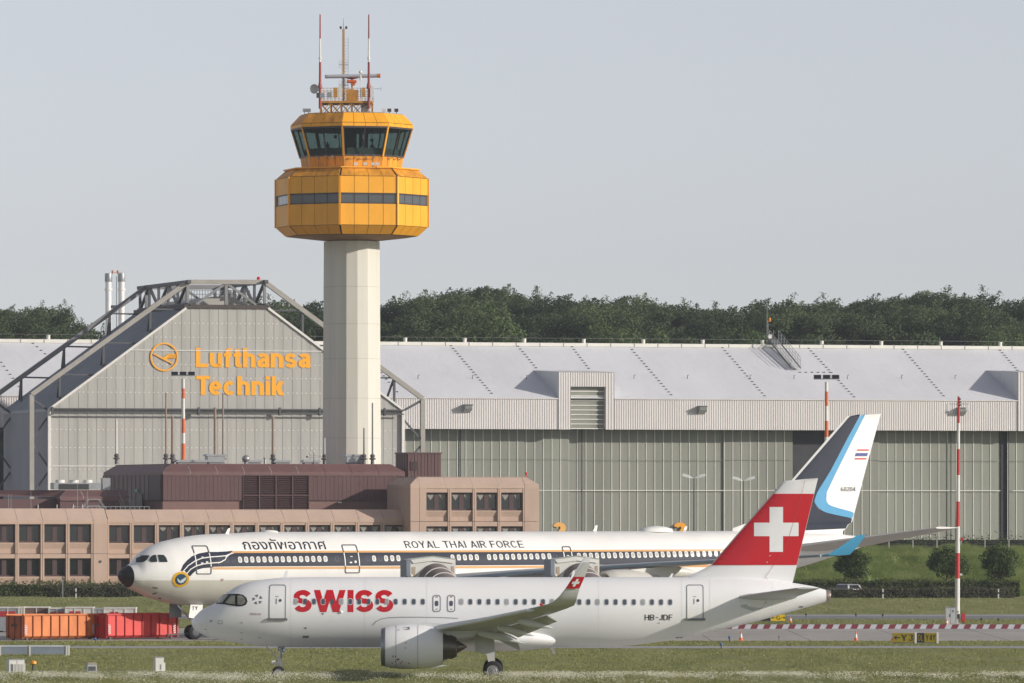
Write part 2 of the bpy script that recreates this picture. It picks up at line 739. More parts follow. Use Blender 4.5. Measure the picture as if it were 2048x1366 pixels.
blades('grass', [
    (-33, 33, 381, 396.5, 150000, 0.03, 0.12, 0.010),
    (-36, 36, 411, 485, 150000, 0.03, 0.10, 0.016),
    (-42, 42, 493, 511, 36000, 0.04, 0.13, 0.02),
    (-50, 50, 563.5, 608.5, 36000, 0.04, 0.12, 0.025),
    (-60, 60, 634, 745, 60000, 0.04, 0.13, 0.03),
], G_BLADE, 'tall olive green meadow grass of the airfield strips')

# white clover and daisies along the verge
g = np.random.default_rng(8)
cnt = 140000
x = g.uniform(-32, 32, cnt)
y = np.where(g.random(cnt) < 0.8, g.normal(392.0, 1.7, cnt) + 0.9 * np.sin(x * 0.13) + 0.4 * np.sin(x * 0.5), g.uniform(384, 396, cnt))
y = np.clip(y, 382.0, 396.0)
den = 0.5 + 0.5 * np.sin(x * 0.31 + 0.8) * np.sin(x * 0.083 + 2.0) + 0.35 * np.sin(x * 0.9 + y * 0.8) + 0.25 * np.sin(x * 2.3 + 1)
keep = g.random(cnt) < np.clip(den * 0.55, 0.06, 1) * 0.55
x, y = x[keep], y[keep]
c = len(x)
z = np.interp(y, [p[0] for p in prof], [p[1] for p in prof]) + g.uniform(0.04, 0.24, c)
s = g.uniform(0.012, 0.034, c)
V = np.stack([np.stack([x - s, y, z], 1), np.stack([x, y - s, z + s * 0.4], 1), np.stack([x + s, y, z], 1), np.stack([x, y + s * 0.6, z + s * 1.3], 1)], 1).reshape(-1, 3)
tag(fast_mesh('wildflowers', V, np.arange(c * 4).reshape(-1, 4), M('petals', (0.80, 0.78, 0.62), 0.8, 0.2, 3)),
    'drift of small cream white wildflowers along the near verge', 'wildflowers', kind='stuff')
# sparser blooms on the strips further back
cnt = 2600
x = g.uniform(-55, 55, cnt)
y = np.where(g.random(cnt) < 0.45, g.uniform(715, 750, cnt), g.uniform(418, 510, cnt))
keep = (y > 600) & (x < 2 + 60 * (g.random(cnt) < 0.3)) | (g.random(cnt) < 0.20)
keep &= ~((y > 484) & (y < 494))
x, y = x[keep], y[keep]
c = len(x)
s = g.uniform(0.02, 0.05, c) * np.where(y > 600, 0.8, 0.8)
z = g.uniform(0.08, 0.2, c)
V = np.stack([np.stack([x - s, y, z], 1), np.stack([x, y - s, z + s * 0.4], 1), np.stack([x + s, y, z], 1), np.stack([x, y + s * 0.6, z + s * 1.3], 1)], 1).reshape(-1, 3)
tag(fast_mesh('meadow_blooms', V, np.arange(c * 4).reshape(-1, 4), MATS['petals']),
    'scattered white blooms in the far grass strips', 'wildflowers', kind='stuff')

# ---- the bank in front of the long hangar (right) and the wooded rise behind it
BX0, BX1 = GX(1180, 780), GX(2500, 780)
rows = []
for k, (y, z) in enumerate([(757, 0.0), (764, 0.5), (790, 3.9), (806, 5.1), (816, 5.2), (850, 5.0), (960, 4.6), (978, 0.0)]):
    rows.append([(BX0 + (BX1 - BX0) * i / 60.0 + (0 if 0 < i < 60 else 0), y + 0.6 * math.sin(i * 0.9 + k), max(0.0, z + (0.15 * math.sin(i * 1.7 + k * 2.1) if z > 0.1 else 0)) * (min(1, i / 4.0)) - 0.02) for i in range(61)])
tag(MB().grid(rows).build('bank', G_BANK), kind='structure')
g = np.random.default_rng(5)
cnt = 42000
x = g.uniform(GX(1540, 780), GX(2120, 800), cnt)
y = g.uniform(758, 808, cnt)
z = np.interp(y, [757, 764, 790, 806, 816], [0, .5, 3.9, 5.1, 5.2])
h = g.uniform(0.25, 0.75, cnt) * (0.7 + 0.5 * np.sin(x * 0.8) * np.sin(x * 0.23 + y * 0.1))
w = g.uniform(0.03, 0.10, cnt)
V = np.stack([np.stack([x - w, y, z - .05], 1), np.stack([x + w, y, z - .05], 1), np.stack([x + g.normal(0, .12, cnt), y - .1, z + h], 1)], 1).reshape(-1, 3)
tag(fast_mesh('bank_grass', V, np.arange(cnt * 3).reshape(-1, 3), G_BANK), 'long fresh green grass standing on the sloping bank', 'grass', kind='stuff')

rows = []
for (y, z) in [(1065, 0), (1090, 14), (1120, 18), (1300, 20), (1500, 8), (1800, 0)]:
    rows.append([(x, y + 4 * math.sin(x * 0.03), z + (1.0 * math.sin(x * 0.05 + y) if z else 0)) for x in np.linspace(-420, 420, 61)])
tag(MB().grid(rows).build('hill', G_FIELD), kind='structure')


# ---- trees
def leaf_mat(name, dark, light, per_object=0.35):
    m = bpy.data.materials.new(name)
    m.use_nodes = True
    n = m.node_tree.nodes
    l = m.node_tree.links
    b = n['Principled BSDF']
    b.inputs['Roughness'].default_value = 0.75
    b.inputs['Specular IOR Level'].default_value = 0.25
    tc = n.new('ShaderNodeTexCoord')
    a = n.new('ShaderNodeTexNoise')
    a.inputs['Scale'].default_value = 0.55
    a.inputs['Detail'].default_value = 5
    l.new(tc.outputs['Object'], a.inputs['Vector'])
    oi = n.new('ShaderNodeObjectInfo')
    ma = n.new('ShaderNodeMath')
    ma.operation = 'MULTIPLY_ADD'
    l.new(oi.outputs['Random'], ma.inputs[0])
    ma.inputs[1].default_value = per_object
    l.new(a.outputs[0], ma.inputs[2])
    r = n.new('ShaderNodeValToRGB')
    r.color_ramp.elements[0].position = 0.40
    r.color_ramp.elements[0].color = (*dark, 1)
    r.color_ramp.elements[1].position = 0.95
    r.color_ramp.elements[1].color = (*light, 1)
    l.new(ma.outputs[0], r.inputs[0])
    l.new(r.outputs[0], b.inputs['Base Color'])
    tr = n.new('ShaderNodeBsdfTranslucent')
    l.new(r.outputs[0], tr.inputs['Color'])
    ms = n.new('ShaderNodeMixShader')
    ms.inputs['Fac'].default_value = 0.22
    l.new(b.outputs[0], ms.inputs[1])
    l.new(tr.outputs[0], ms.inputs[2])
    l.new(ms.outputs[0], n['Material Output'].inputs['Surface'])
    MATS[name] = m
    return m


LEAF_WOOD = leaf_mat('wood_leaves', (0.030, 0.050, 0.026), (0.110, 0.150, 0.066), 0.55)
LEAF_PALE = leaf_mat('shrub_leaves', (0.050, 0.082, 0.034), (0.120, 0.170, 0.062), 0.4)
LEAF_ROUND = leaf_mat('park_tree_leaves', (0.052, 0.085, 0.026), (0.110, 0.155, 0.048), 0.1)
LEAF_HEDGE = leaf_mat('hedge_leaves', (0.060, 0.085, 0.028), (0.150, 0.185, 0.055), 0.1)
LEAF_HEDGE2 = leaf_mat('dark_hedge_leaves', (0.085, 0.088, 0.052), (0.150, 0.150, 0.092), 0.1)
BARK = M('bark', (0.16, 0.12, 0.085), 0.9, 0.25, 2.0, bump=0.5)


def leaf_cloud(g, centres, radii, per, size, flat=0.85):
    """leaf faces spread through the shells of many lumps"""
    V = []
    for (c, r) in zip(centres, radii):
        n = int(per * r * r)
        d = g.normal(0, 1, (n, 3))
        d /= np.linalg.norm(d, axis=1)[:, None]
        d[:, 2] *= flat
        p = np.asarray(c) + d * (r * g.uniform(0.55, 1.08, n) ** 0.7)[:, None]
        nn = d + g.normal(0, 0.55, (n, 3))
        nn /= np.linalg.norm(nn, axis=1)[:, None]
        up = g.normal(0, 1, (n, 3))
        a = np.cross(nn, up)
        a /= np.linalg.norm(a, axis=1)[:, None] + 1e-9
        b = np.cross(nn, a)
        s = (size * g.uniform(0.55, 1.35, n))[:, None]
        V.append(np.stack([p - a * s, p - b * s * 0.55, p + a * s, p + b * s * 0.55], 1))
    return np.concatenate(V)


def sprigs(g, bases, length, size, lean):
    """feathery shoots that stand out of a crown"""
    V = []
    for b0 in bases:
        L = length * g.uniform(0.5, 1.25)
        d = np.array([lean + g.normal(0, 0.35), g.normal(0, 0.3), 1.0])
        d /= np.linalg.norm(d)
        n = int(60 * L / 2.0) + 6
        t = g.uniform(0, 1, n)
        p = np.asarray(b0) + d[None, :] * (t * L)[:, None] + g.normal(0, 1, (n, 3)) * (0.42 * (1.25 - t) * L * 0.42)[:, None]
        a = d[None, :] + g.normal(0, 0.5, (n, 3))
        a /= np.linalg.norm(a, axis=1)[:, None]
        bb = np.cross(a, g.normal(0, 1, (n, 3)))
        bb /= np.linalg.norm(bb, axis=1)[:, None]
        s = (size * g.uniform(0.5, 1.2, n))[:, None]
        V.append(np.stack([p - a * s, p - bb * s * 0.45, p + a * s, p + bb * s * 0.45], 1))
    return np.concatenate(V)


def tree_meshes(kind, seed):
    """crown and trunk of one tree standing at the origin; returns the two objects' meshes"""
    g = np.random.default_rng(seed)
    if kind == 'wood':
        Ht, Rr = 30.0, 6.6
        nl = 70
        z = g.uniform(0.28, 0.94, nl) * Ht
        k = np.sqrt(np.clip(1 - ((z / Ht - 0.55) / 0.47) ** 2, 0.05, 1))
        th = g.uniform(0, 2 * math.pi, nl)
        rr = Rr * k * np.sqrt(g.uniform(0.05, 1, nl))
        C = np.stack([rr * np.cos(th), rr * np.sin(th), z], 1)
        rad = g.uniform(1.3, 2.7, nl) * (0.65 + 0.35 * k)
        V = leaf_cloud(g, C, rad, 100, 0.20)
        tops = C[np.argsort(-(C[:, 2] + 0.5 * np.linalg.norm(C[:, :2], axis=1)))][:9]
        V = np.concatenate([V, sprigs(g, tops + np.array([0, 0, 0.6]), 1.8, 0.18, 0.25)])
        trunk_r, mat = 0.45, LEAF_WOOD
    elif kind == 'shrub':
        Ht, Rr = 15.0, 5.0
        nl = 26
        z = g.uniform(0.2, 0.92, nl) * Ht
        k = np.sqrt(np.clip(1 - ((z / Ht - 0.45) / 0.58) ** 2, 0.05, 1))
        th = g.uniform(0, 2 * math.pi, nl)
        rr = Rr * k * np.sqrt(g.uniform(0.05, 1, nl))
        C = np.stack([rr * np.cos(th), rr * np.sin(th), z], 1)
        rad = g.uniform(1.1, 2.0, nl)
        V = leaf_cloud(g, C, rad, 150, 0.15)
        V = np.concatenate([V, sprigs(g, C[np.argsort(-C[:, 2])][:8], 1.5, 0.16, 0.1)])
        trunk_r, mat = 0.25, LEAF_PALE
    else:
        Ht, Rr = 5.6, 2.5
        nl = 46
        d = g.normal(0, 1, (nl, 3))
        d /= np.linalg.norm(d, axis=1)[:, None]
        C = np.array([0, 0, 3.55]) + d * np.array([1.9, 1.9, 1.55]) * (g.uniform(0.2, 1, nl) ** 0.5)[:, None]
        rad = g.uniform(0.5, 0.85, nl)
        V = leaf_cloud(g, C, rad, 260, 0.12)
        trunk_r, mat = 0.17, LEAF_ROUND
    crown = fast_mesh('crown', V.reshape(-1, 3), np.arange(len(V) * 4).reshape(-1, 4), mat)
    mb = MB()
    tk = Ht * (0.8 if kind != 'round' else 0.62)
    segs = 5
    pts = [Vector((0.02 * Ht * math.sin(i * 1.3 + seed), 0.015 * Ht * math.cos(i * 1.7 + seed), tk * i / segs)) for i in range(segs + 1)]
    pts[0] = Vector((0, 0, 0))
    for i in range(segs):
        mb.tube(pts[i], pts[i + 1], trunk_r * (1 - 0.16 * i), trunk_r * (1 - 0.16 * (i + 1)), 8, caps=(i == 0))
    for i in range(7):
        p = pts[2].lerp(pts[4], i / 6.0)
        a = i * 2.4 + seed
        q = p + Vector((math.cos(a) * Rr * 0.6, math.sin(a) * Rr * 0.6, Ht * 0.12))
        mb.tube(p, q, trunk_r * 0.42, trunk_r * 0.12, 6, caps=False)
    trunk = mb.build('trunk', BARK, smooth=60)
    return crown, trunk


VARI = {}
for kind, k in (('wood', 7), ('shrub', 4), ('round', 3)):
    VARI[kind] = []
    for i in range(k):
        cr, tk = tree_meshes(kind, 100 + i * 7 + len(kind))
        VARI[kind].append((cr, tk))
USED = set()


def plant(kind, i, name, label, cat, loc, rz, sc, group=None):
    t = thing(name, label, cat, loc, rz, group)
    t.scale = sc
    for src in VARI[kind][i]:
        if src.name not in USED:
            USED.add(src.name)
            src.parent = t
        else:
            inst(src, parent=t)
    return t


SKY = [(-40, 625), (0, 618), (45, 608), (100, 606), (130, 640), (180, 650), (300, 640), (420, 612), (500, 598), (560, 598), (600, 606), (640, 600), (700, 612), (760, 632), (780, 622), (800, 600), (840, 588), (880, 579),
       (920, 574), (960, 578), (1000, 569), (1040, 584), (1080, 602), (1110, 606), (1150, 589), (1200, 595), (1240, 587), (1265, 597), (1290, 606), (1350, 601), (1400, 614), (1450, 618), (1500, 614),
       (1545, 603), (1580, 597), (1630, 591), (1680, 599), (1720, 607), (1760, 604), (1800, 589), (1850, 584), (1900, 589), (1940, 584), (1980, 598), (2000, 606), (2048, 598), (2100, 592)]


def sky_y(px):
    return float(np.interp(px, [p[0] for p in SKY], [p[1] for p in SKY]))


tr = random.Random(4)
px = -30.0
while px < 2090:
    D = tr.uniform(1165, 1195)
    top = H + (HY - sky_y(px) - tr.uniform(-4, 9)) / F * D
    h = (top - 18.0)
    sc = h / 29.6
    wd = tr.uniform(0.95, 1.45)
    where = ('between the white stacks and the picture edge' if px < 180 else 'behind the arched roof' if px < 660 else 'along the ridge behind the long white roof')
    if not (200 < px < 380):
        plant('wood', tr.randrange(7), 'oak_tree', 'dark broadleaf tree with feathery top standing ' + where, 'tree',
              (GX(px, D), D, 18.0), tr.uniform(-0.5, 0.5), (sc * wd, sc * wd, sc), 'dark trees of the wood behind the hangars')
    px += tr.uniform(22, 38)
px = -20.0
while px < 2090:
    D = tr.uniform(1120, 1140)
    top = H + (HY - min(sky_y(px) + tr.uniform(14, 55), 655)) / F * D
    h = top - 17.0
    sc = h / 29.6
    if not (150 < px < 540):
        plant('wood', tr.randrange(7), 'beech_tree', 'shaded broadleaf tree in the front row of the wood behind the hangar roofs', 'tree',
              (GX(px, D), D, 17.0), tr.uniform(-0.5, 0.5), (sc * 1.35, sc * 1.3, sc), 'front row trees of the wood')
    px += tr.uniform(34, 58)
px = 770.0
while px < 2080:
    D = tr.uniform(1096, 1108)
    h = tr.uniform(19, 24) if not 930 < px < 990 else 27
    plant('shrub', tr.randrange(4), 'willow_shrub', 'paler green shrub just above the long white roof ridge', 'shrub',
          (GX(px, D), D, 16.0), tr.uniform(0, 6), (h / 15 * 1.05, h / 15 * 1.05, h / 15), 'pale shrubs at the edge of the wood')
    px += tr.uniform(38, 80)


# ---- hedges
def hedge(name, label, x0, x1, y0, y1, h, mat, per, size, seed, top_noise=0.12):
    g = np.random.default_rng(seed)
    L, Wd = x1 - x0, y1 - y0
    n = int(per * (L * h * 2 + L * Wd))
    f = g.random(n)
    px_ = g.uniform(0, L, n)
    side = f < (L * h) / (L * h + L * Wd)
    zz = np.where(side, g.uniform(0.02, h, n), h + g.normal(0, top_noise, n) + 0.12 * np.sin(px_ * 1.1) * np.sin(px_ * 0.37))
    yy = np.where(side, np.abs(g.normal(0, 0.10, n)) * -1 + 0.12 * np.sin(px_ * 1.9 + zz * 2), g.uniform(0, Wd, n))
    p = np.stack([px_, yy, zz], 1)
    nn = np.where(side[:, None], np.array([[0, -1.0, 0.2]]), np.array([[0, -0.2, 1.0]])) + g.normal(0, 0.6, (n, 3))
    nn /= np.linalg.norm(nn, axis=1)[:, None]
    a = np.cross(nn, g.normal(0, 1, (n, 3)))
    a /= np.linalg.norm(a, axis=1)[:, None]
    b = np.cross(nn, a)
    s = (size * g.uniform(0.5, 1.4, n))[:, None]
    V = np.stack([p - a * s, p - b * s * 0.6, p + a * s, p + b * s * 0.6], 1)
    t = thing(name, label, 'hedge', (x0, y0, 0))
    fast_mesh('foliage', V.reshape(-1, 3), np.arange(n * 4).reshape(-1, 4), mat, t)
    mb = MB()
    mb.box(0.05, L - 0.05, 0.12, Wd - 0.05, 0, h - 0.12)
    mb.build('dark_core', M('hedge_core_dark', (0.02, 0.022, 0.012), 0.95, 0.4, 3), t)  # dark inner box; the shade between the leaves is in its colour
    return t


hedge('hedge', 'tall clipped green hedge with pale top below the grassy bank', GX(1500, 754), GX(2040, 754), 753.6, 755.6, 1.75, LEAF_HEDGE, 42, 0.11, 1)
hedge('low_hedge', 'low dark hedge in front of the parked car', GX(1600, 746), GX(2030, 746), 745.5, 747.0, 1.0, LEAF_HEDGE2, 60, 0.09, 2, 0.1)
hedge('office_hedge', 'dark bushy hedge growing at the foot of the tan office', GX(-30, 760), GX(292, 760), 759, 762, 1.35, LEAF_HEDGE, 40, 0.11, 3, 0.22)
hedge('trimmed_hedge', 'short run of dark shrub before the black nose of the air force jet', GX(92, 752), GX(262, 752), 752, 754, 1.15, LEAF_HEDGE2, 50, 0.10, 4, 0.18)
hedge('ivy_hedge', 'ragged ivy along the crest of the bank under the hangar doors', GX(1560, 812), GX(2110, 812), 811, 812.5, 6.15, LEAF_HEDGE, 10, 0.13, 6, 0.35)

for i, (px, w_, y0, y1) in enumerate([(1708, 88, 1086, 1166), (1893, 96, 1084, 1166), (2001, 98, 1080, 1164)]):
    D = 757 + i
    s = F / D
    top = H + (HY - y0) / s
    lab = ['round clipped tree beside the silver parked car', 'round clipped tree partly behind the striped mast', 'round clipped tree with bare trunk by the picture edge'][i]
    plant('round', i, 'clipped_tree', lab, 'tree', (GX(px, D), D, 0), i * 1.1, (w_ / s / 5.0, w_ / s / 5.0, top / 5.65), 'clipped round trees by the hedge')
# ------------------------------------------------------------------ the long hangar
TH = R(17.0)
HG = Frame(GX(805, 1000), 1000.0, TH)
LH = thing('long_hangar', 'long hangar with pale metal roof, ribbed fascia and grey green sliding doors', 'hangar', (HG.o[0], HG.o[1], 0), TH)
FASC = M('fascia_metal', (0.66, 0.63, 0.62), 0.5, 0.06, 0.4, stretch=(1, 1, 0.25), spec=0.3)
DOOR = M('door_sheet', (0.240, 0.250, 0.212), 0.6, 0.16, 0.35, stretch=(1, 1, 0.08))
DOOR2 = M('door_sheet_worn', (0.225, 0.230, 0.198), 0.6, 0.18, 0.35, stretch=(1, 1, 0.08))
WHT = M('white_steel', (0.74, 0.72, 0.68), 0.5, 0.06, 1.0)
DARK = M('dark_void', (0.045, 0.045, 0.05), 0.8, 0.15, 0.6)
BLK = M('black_iron', (0.03, 0.03, 0.035), 0.6, 0.1, 1)
ROOFM = M('roof_membrane', (0.71, 0.715, 0.745), 0.6, 0.07, 0.10, bump=0.9, fine=9, stretch=(1, 0.45, 1))
GREY = M('grey_steel', (0.22, 0.22, 0.225), 0.55, 0.12, 0.7)
DGREY = M('dark_steel', (0.085, 0.09, 0.10), 0.6, 0.12, 0.7)
GALV = M('galvanised', (0.36, 0.37, 0.38), 0.4, 0.1, 1.5, metal=0.5)

VF = -3.2                                   # fascia stands in front of the door plane
uL, uR = HG.u(-60, VF), HG.u(2280, VF)
wE = HG.w(795.5, 900, VF)                   # eave
wF = HG.w(858.0, 900, VF)                   # underside of the fascia
VR = 20.0                                   # ridge
wR = HG.w(690.0, 900, VR)
MB().poly([(uL, VF, wE), (uR, VF, wE), (uR, VR, wR), (uL, VR, wR)]).poly([(uL, VR, wR), (uR, VR, wR), (uR, VR + 22, wE), (uL, VR + 22, wE)]).build('roof', ROOFM, LH)
mb = MB().box(uL + .2, uR - .2, 0.6, VR + 21, 0, wF)
mb.build('body', DARK, LH)
# corrugated fascia
n = int((uR - uL) / 0.36)
rows = [[], []]
for i in range(n):
    u0 = uL + 0.36 * i
    for du, dv in ((0, 0.0), (0.11, 0.0), (0.15, 0.11), (0.30, 0.11), (0.36, 0.0)):
        rows[0].append((u0 + du, VF + dv, wF))
        rows[1].append((u0 + du, VF + dv, wE - 0.05))
dL, dR = HG.u(1117, VF), HG.u(1228, VF)


def dorm(pxl, pxr, dl, dr):
    """roof-high bay with a slatted shutter"""
    a0, a1 = HG.u(pxl, VF), HG.u(pxr, VF)
    b0, b1 = HG.u(dl, VF), HG.u(dr, VF)
    top = HG.w(744, pxl, VF)
    pitch = (wR - wE) / (VR - VF)
    vb = VF + (top + 0.45 - wE) / pitch
    fr = MB()
    m = int((a1 - a0) / 0.36)
    for (s0, s1, z0, z1) in ((a0, b0, wF - .02, top), (b1, a1, wF - .02, top), (b0, b1, HG.w(773, pxl, VF), top)):
        k = max(2, int((s1 - s0) / 0.36))
        st = (s1 - s0) / k
        r0, r1 = [], []
        for i in range(k):
            for du, dv in ((0, -0.16), (st * .3, -0.16), (st * .42, -0.10), (st * .83, -0.10), (st, -0.16)):
                r0.append((s0 + st * i + du, VF + dv, z0))
                r1.append((s0 + st * i + du, VF + dv, z1))
        fr.grid([r0, r1])
    fr.build('bay_front', FASC, LH)
    for as_ in (a0, a1 - .06):
        MB().prism([(as_, VF, wE - .3), (as_, VF, top), (as_, vb, top + .45)], (0.06, 0, 0)).build('bay_side', M('bay_sheet', (0.55, 0.56, 0.58), 0.55, 0.08, 0.6, stretch=(1, 1, 0.3)), LH)
    MB().poly([(a0 - .1, VF - .2, top + .03), (a1 + .1, VF - .2, top + .03), (a1 + .1, vb, top + .48), (a0 - .1, vb, top + .48)]).build('bay_roof', ROOFM, LH)
    w0, w1 = HG.w(857, pxl, VF), HG.w(773, pxl, VF)
    hgt = (w1 - w0) / 9
    for i in range(9):
        s = MB().box(b0 + .02, b1 - .02, VF + .72, VF + .80, w0 + hgt * i + .08, w0 + hgt * (i + 1))
        ob = s.build('shutter_slat', DOOR, LH)
        MB().box(b0 + .02, b1 - .02, VF + .60, VF + .74, w0 + hgt * i - .06, w0 + hgt * i + .07).build('slat_edge', WHT, ob)
    MB().box(b0 - .02, b0 + .02, VF, VF + .8, w0, w1).box(b1 - .02, b1 + .02, VF, VF + .8, w0, w1).box(b0, b1, VF, VF + .8, w1 - .04, w1).build('shutter_reveal', FASC, LH)


keepf = MB()
# fascia in runs that leave the bay shutter open
for (s0, s1) in ((uL, HG.u(1141, VF)), (HG.u(1211, VF), HG.u(2062, VF)), (HG.u(2125, VF), uR)):
    k = int((s1 - s0) / 0.36)
    st = (s1 - s0) / k
    r0, r1 = [], []
    for i in range(k):
        for du, dv in ((0, 0.0), (st * .3, 0.0), (st * .42, 0.06), (st * .83, 0.06), (st, 0.0)):
            r0.append((s0 + st * i + du, VF + dv, wF))
            r1.append((s0 + st * i + du, VF + dv, wE - 0.05))
    keepf.grid([r0, r1])
keepf.build('fascia', FASC, LH)
MB().box(uL, HG.u(1141, VF), VF + .15, 0.5, wF + .02, wF + .2).box(HG.u(1211, VF), uR, VF + .15, 0.5, wF + .02, wF + .2).build('soffit', GREY, LH)
dorm(1117, 1228, 1141, 1211)
dorm(2036, 2150, 2062, 2125)
MB().box(uL, HG.u(1117, VF) - .05, VF - .12, VF + .05, wE - .12, wE + .02).box(HG.u(1228, VF) + .05, HG.u(2036, VF) - .05, VF - .12, VF + .05, wE - .12, wE + .02).build('gutter', FASC, LH)

# door leaves: one part per sheet, white cover strips between
px0 = 811.0
step = 17.22
i = 0
while px0 < 2240:
    a, b = HG.u(px0 + .6, 0), HG.u(px0 + step - .6, 0)
    gap = 1583 <= px0 + step / 2 <= 1648 or abs(px0 + step / 2 - 2010) < 12
    leaf = int((px0 - 811) / 310)
    v0 = 0.0 + 0.25 * (leaf % 2)
    if gap:
        pass
    else:
        MB().box(a, b, v0, v0 + .12, 0, wF - .02).build('door_sheet', (DOOR, DOOR2)[(leaf + (px0 > 1300)) % 2], LH)
        MB().box(a - .10, a - .005, v0 - .08, v0 + .05, 0, wF - .02).build('cover_strip', WHT, LH)
    px0 += step
    i += 1
for py in (919.5, 981.0):
    w_ = HG.w(py, 1400, -.05)
    for (p0, p1) in ((811, 1582), (1650, 2000), (2025, 2240)):
        MB().box(HG.u(p0, 0), HG.u(p1, 0), -.13, -.085, w_ - .05, w_ + .05 * (1 if py > 950 else .2)).build('door_rail', WHT if py > 950 else DOOR, LH)
for px in (920, 1163, 1901, 2016):
    MB().box(HG.u(px, 0) - .07, HG.u(px, 0) + .07, -.2, -.14, 0, wF - .03).build('door_joint', BLK, LH)
# big yellow stand numbers painted on the doors
for (px, col) in ((1119, 'pale_orange'), (1361, 'stand_yellow')):
    u0, w0 = HG.pick(px - 14, 1084, -.15)
    mbn = MB()
    flat_text(mbn, '2', 0.24, (u0, -.16, w0), (28 / 13.4, 0, 0), (0, 0, 39 / 13.4), (0, -1, 0))
    mbn.build('stand_number', M(col, (0.80, 0.42, 0.11) if 'pale' in col else (0.85, 0.36, 0.012), 0.5, 0.05), LH)

# ridge cap segments, ventilators, wire
px0 = -55.0
k = 0
while px0 < 2260:
    a, b = HG.u(px0, VR), HG.u(px0 + 47.2, VR)
    MB().box(a + .04, b - .04, VR - .5, VR + .5, wR - .12, wR + .42).build('ridge_cap', M('ridge_white', (0.70, 0.68, 0.62), 0.5, 0.05), LH)
    MB().box(b - .07, b + .07, VR - .52, VR + .45, wR - .1, wR + .5).build('ridge_clip', GREY, LH)
    px0 += 47.2
for k in range(-7, 11):
    a = HG.u(929.5 + 119 * k, VR)
    MB().tube((a, VR, wR + .42), (a, VR, wR + .95), .28, .28, 10).tube((a, VR, wR + .95), (a, VR, wR + 1.05), .34, .30, 10).build('ridge_vent', MATS['ridge_white'], LH, smooth=40)
MB().beam((uL, VR, wR + 1.15), (uR, VR, wR + 1.15), .03).build('lightning_wire', GREY, LH)
pitch = (wR - wE) / (VR - VF)


def on_roof(px, py):
    """roof point (u, v, w) seen at a pixel"""
    v = 0.0
    for _ in range(30):
        u, w = HG.pick(px, py, v)
        v = VF + (w - wE) / pitch
        v = min(max(v, VF), VR)
    u, w = HG.pick(px, py, v)
    return u, v, wE + (v - VF) * pitch


anchor0 = None
for (xa, ya, xb, yb, cnt) in ((902, 692, 983, 787, 19), (1036, 693, 1072, 736, 9), (1144, 694, 1177, 737, 9), (1259, 694, 1342, 790, 18), (1445, 696, 1529, 792, 18), (1617, 697, 1708, 794, 19),
                              (1806, 699, 1887, 792, 18), (2000, 701, 2035, 741, 9), (762, 746, 794, 784, 7), (66, 687, 90, 708, 4), (2, 725, 38, 773, 7)):
    for i in range(cnt):
        t = i / (cnt - 1)
        u, v, w = on_roof(xa + (xb - xa) * t, ya + (yb - ya) * t)
        if anchor0 is None:
            anchor0 = MB().box(-.16, .16, -.12, .12, -.03, .10).prism([(-.1, -.12, .07), (.1, -.12, .07), (.07, 0, .11), (-.07, 0, .11)], (0, .12, 0)).build('roof_anchor', BLK, LH)
            anchor0.location = (u, v, w)
        else:
            inst(anchor0, parent=LH, loc=(u, v, w))
for px in (1500, 1588, 1695, 1803, 1910, 1268, 1375, 945, 836, 1053, 2016):
    u, v, w = on_roof(px, 758)
    MB().tube((u, v, w - .05), (u, v, w + .55), .05, .05, 6).beam((u, v, w + .5), (u + .25, v, w + .62), .07).build('roof_hook', DGREY, LH)
for px in range(1600, 1665, 12):
    u, v, w = on_roof(px, 745)
    inst(anchor0, parent=LH, loc=(u, v, w))

# floodlight boxes on the fascia
for px, py in ((933, 819), (1402, 822), (1921, 825)):
    u, w = HG.pick(px, py, VF)
    MB().prism([(u - .55, VF, w + .6), (u - .55, VF - 1.3, w + .6), (u - .55, VF - 1.2, w + .1), (u - .55, VF, w - .5)], (1.1, 0, 0)).build('floodlight_box', GALV, LH)
    MB().box(u - .6, u + .6, VF - 1.4, VF, w + .62, w + .74).build('floodlight_lid', DGREY, LH)

# roof stair up to the ridge with handrails, and the wind mast beside it
st0 = on_roof(1592, 742)
st1 = on_roof(1548, 690)
p0, p1 = Vector(st0), Vector(st1)
for du in (-.75, .75):
    MB().beam(p0 + Vector((du, 0, .45)), p1 + Vector((du, 0, 1.0)), .08, .26).build('stair_string', DGREY, LH)
for i in range(24):
    q = p0.lerp(p1, i / 23.0) + Vector((0, 0, .5 + .55 * i / 23.0))
    MB().box(q.x - .74, q.x + .74, q.y - .22, q.y + .22, q.z - .03, q.z + .02).build('stair_tread', GALV, LH)
for du in (-.75, .75):
    mb = MB()
    for hgt in (1.5, 2.0, 2.5):
        mb.beam(p0 + Vector((du, 0, hgt - .5)), p1 + Vector((du, 0, hgt + .1)), .05)
    for i in range(9):
        q = p0.lerp(p1, i / 8.0) + Vector((du, 0, .4 + .55 * i / 8))
        mb.beam(q, q + Vector((0, 0, 1.62)), .05)
    mb.build('stair_handrail', GALV, LH)
WM = thing('wind_mast', 'thin wind and beacon mast standing at the ridge beside the roof stair', 'mast', HG.world(HG.u(1534, VR), VR, wR + .42), TH)
MB().tube((0, 0, 0), (0, 0, 6.9), .09, .03, 8).beam((.2, 0, 0), (.2, 0, 3.2), .06).build('pole', GREY, WM)
MB().lathe((.32, -.1, 1.2), (0, -1, 0), [(0, .05), (.1, .32), (.3, .38), (.42, .30)], 12).build('siren_drum', WHT, WM, smooth=40)
MB().beam((0, 0, 3.55), (.65, 0, 3.55), .07).lathe((.45, 0, 3.6), (0, 0, 1), [(0, .16), (.35, .18), (.5, .1)], 10).build('beacon_lamp', M('beacon_orange', (0.75, 0.25, 0.02), 0.3, 0.05), WM)
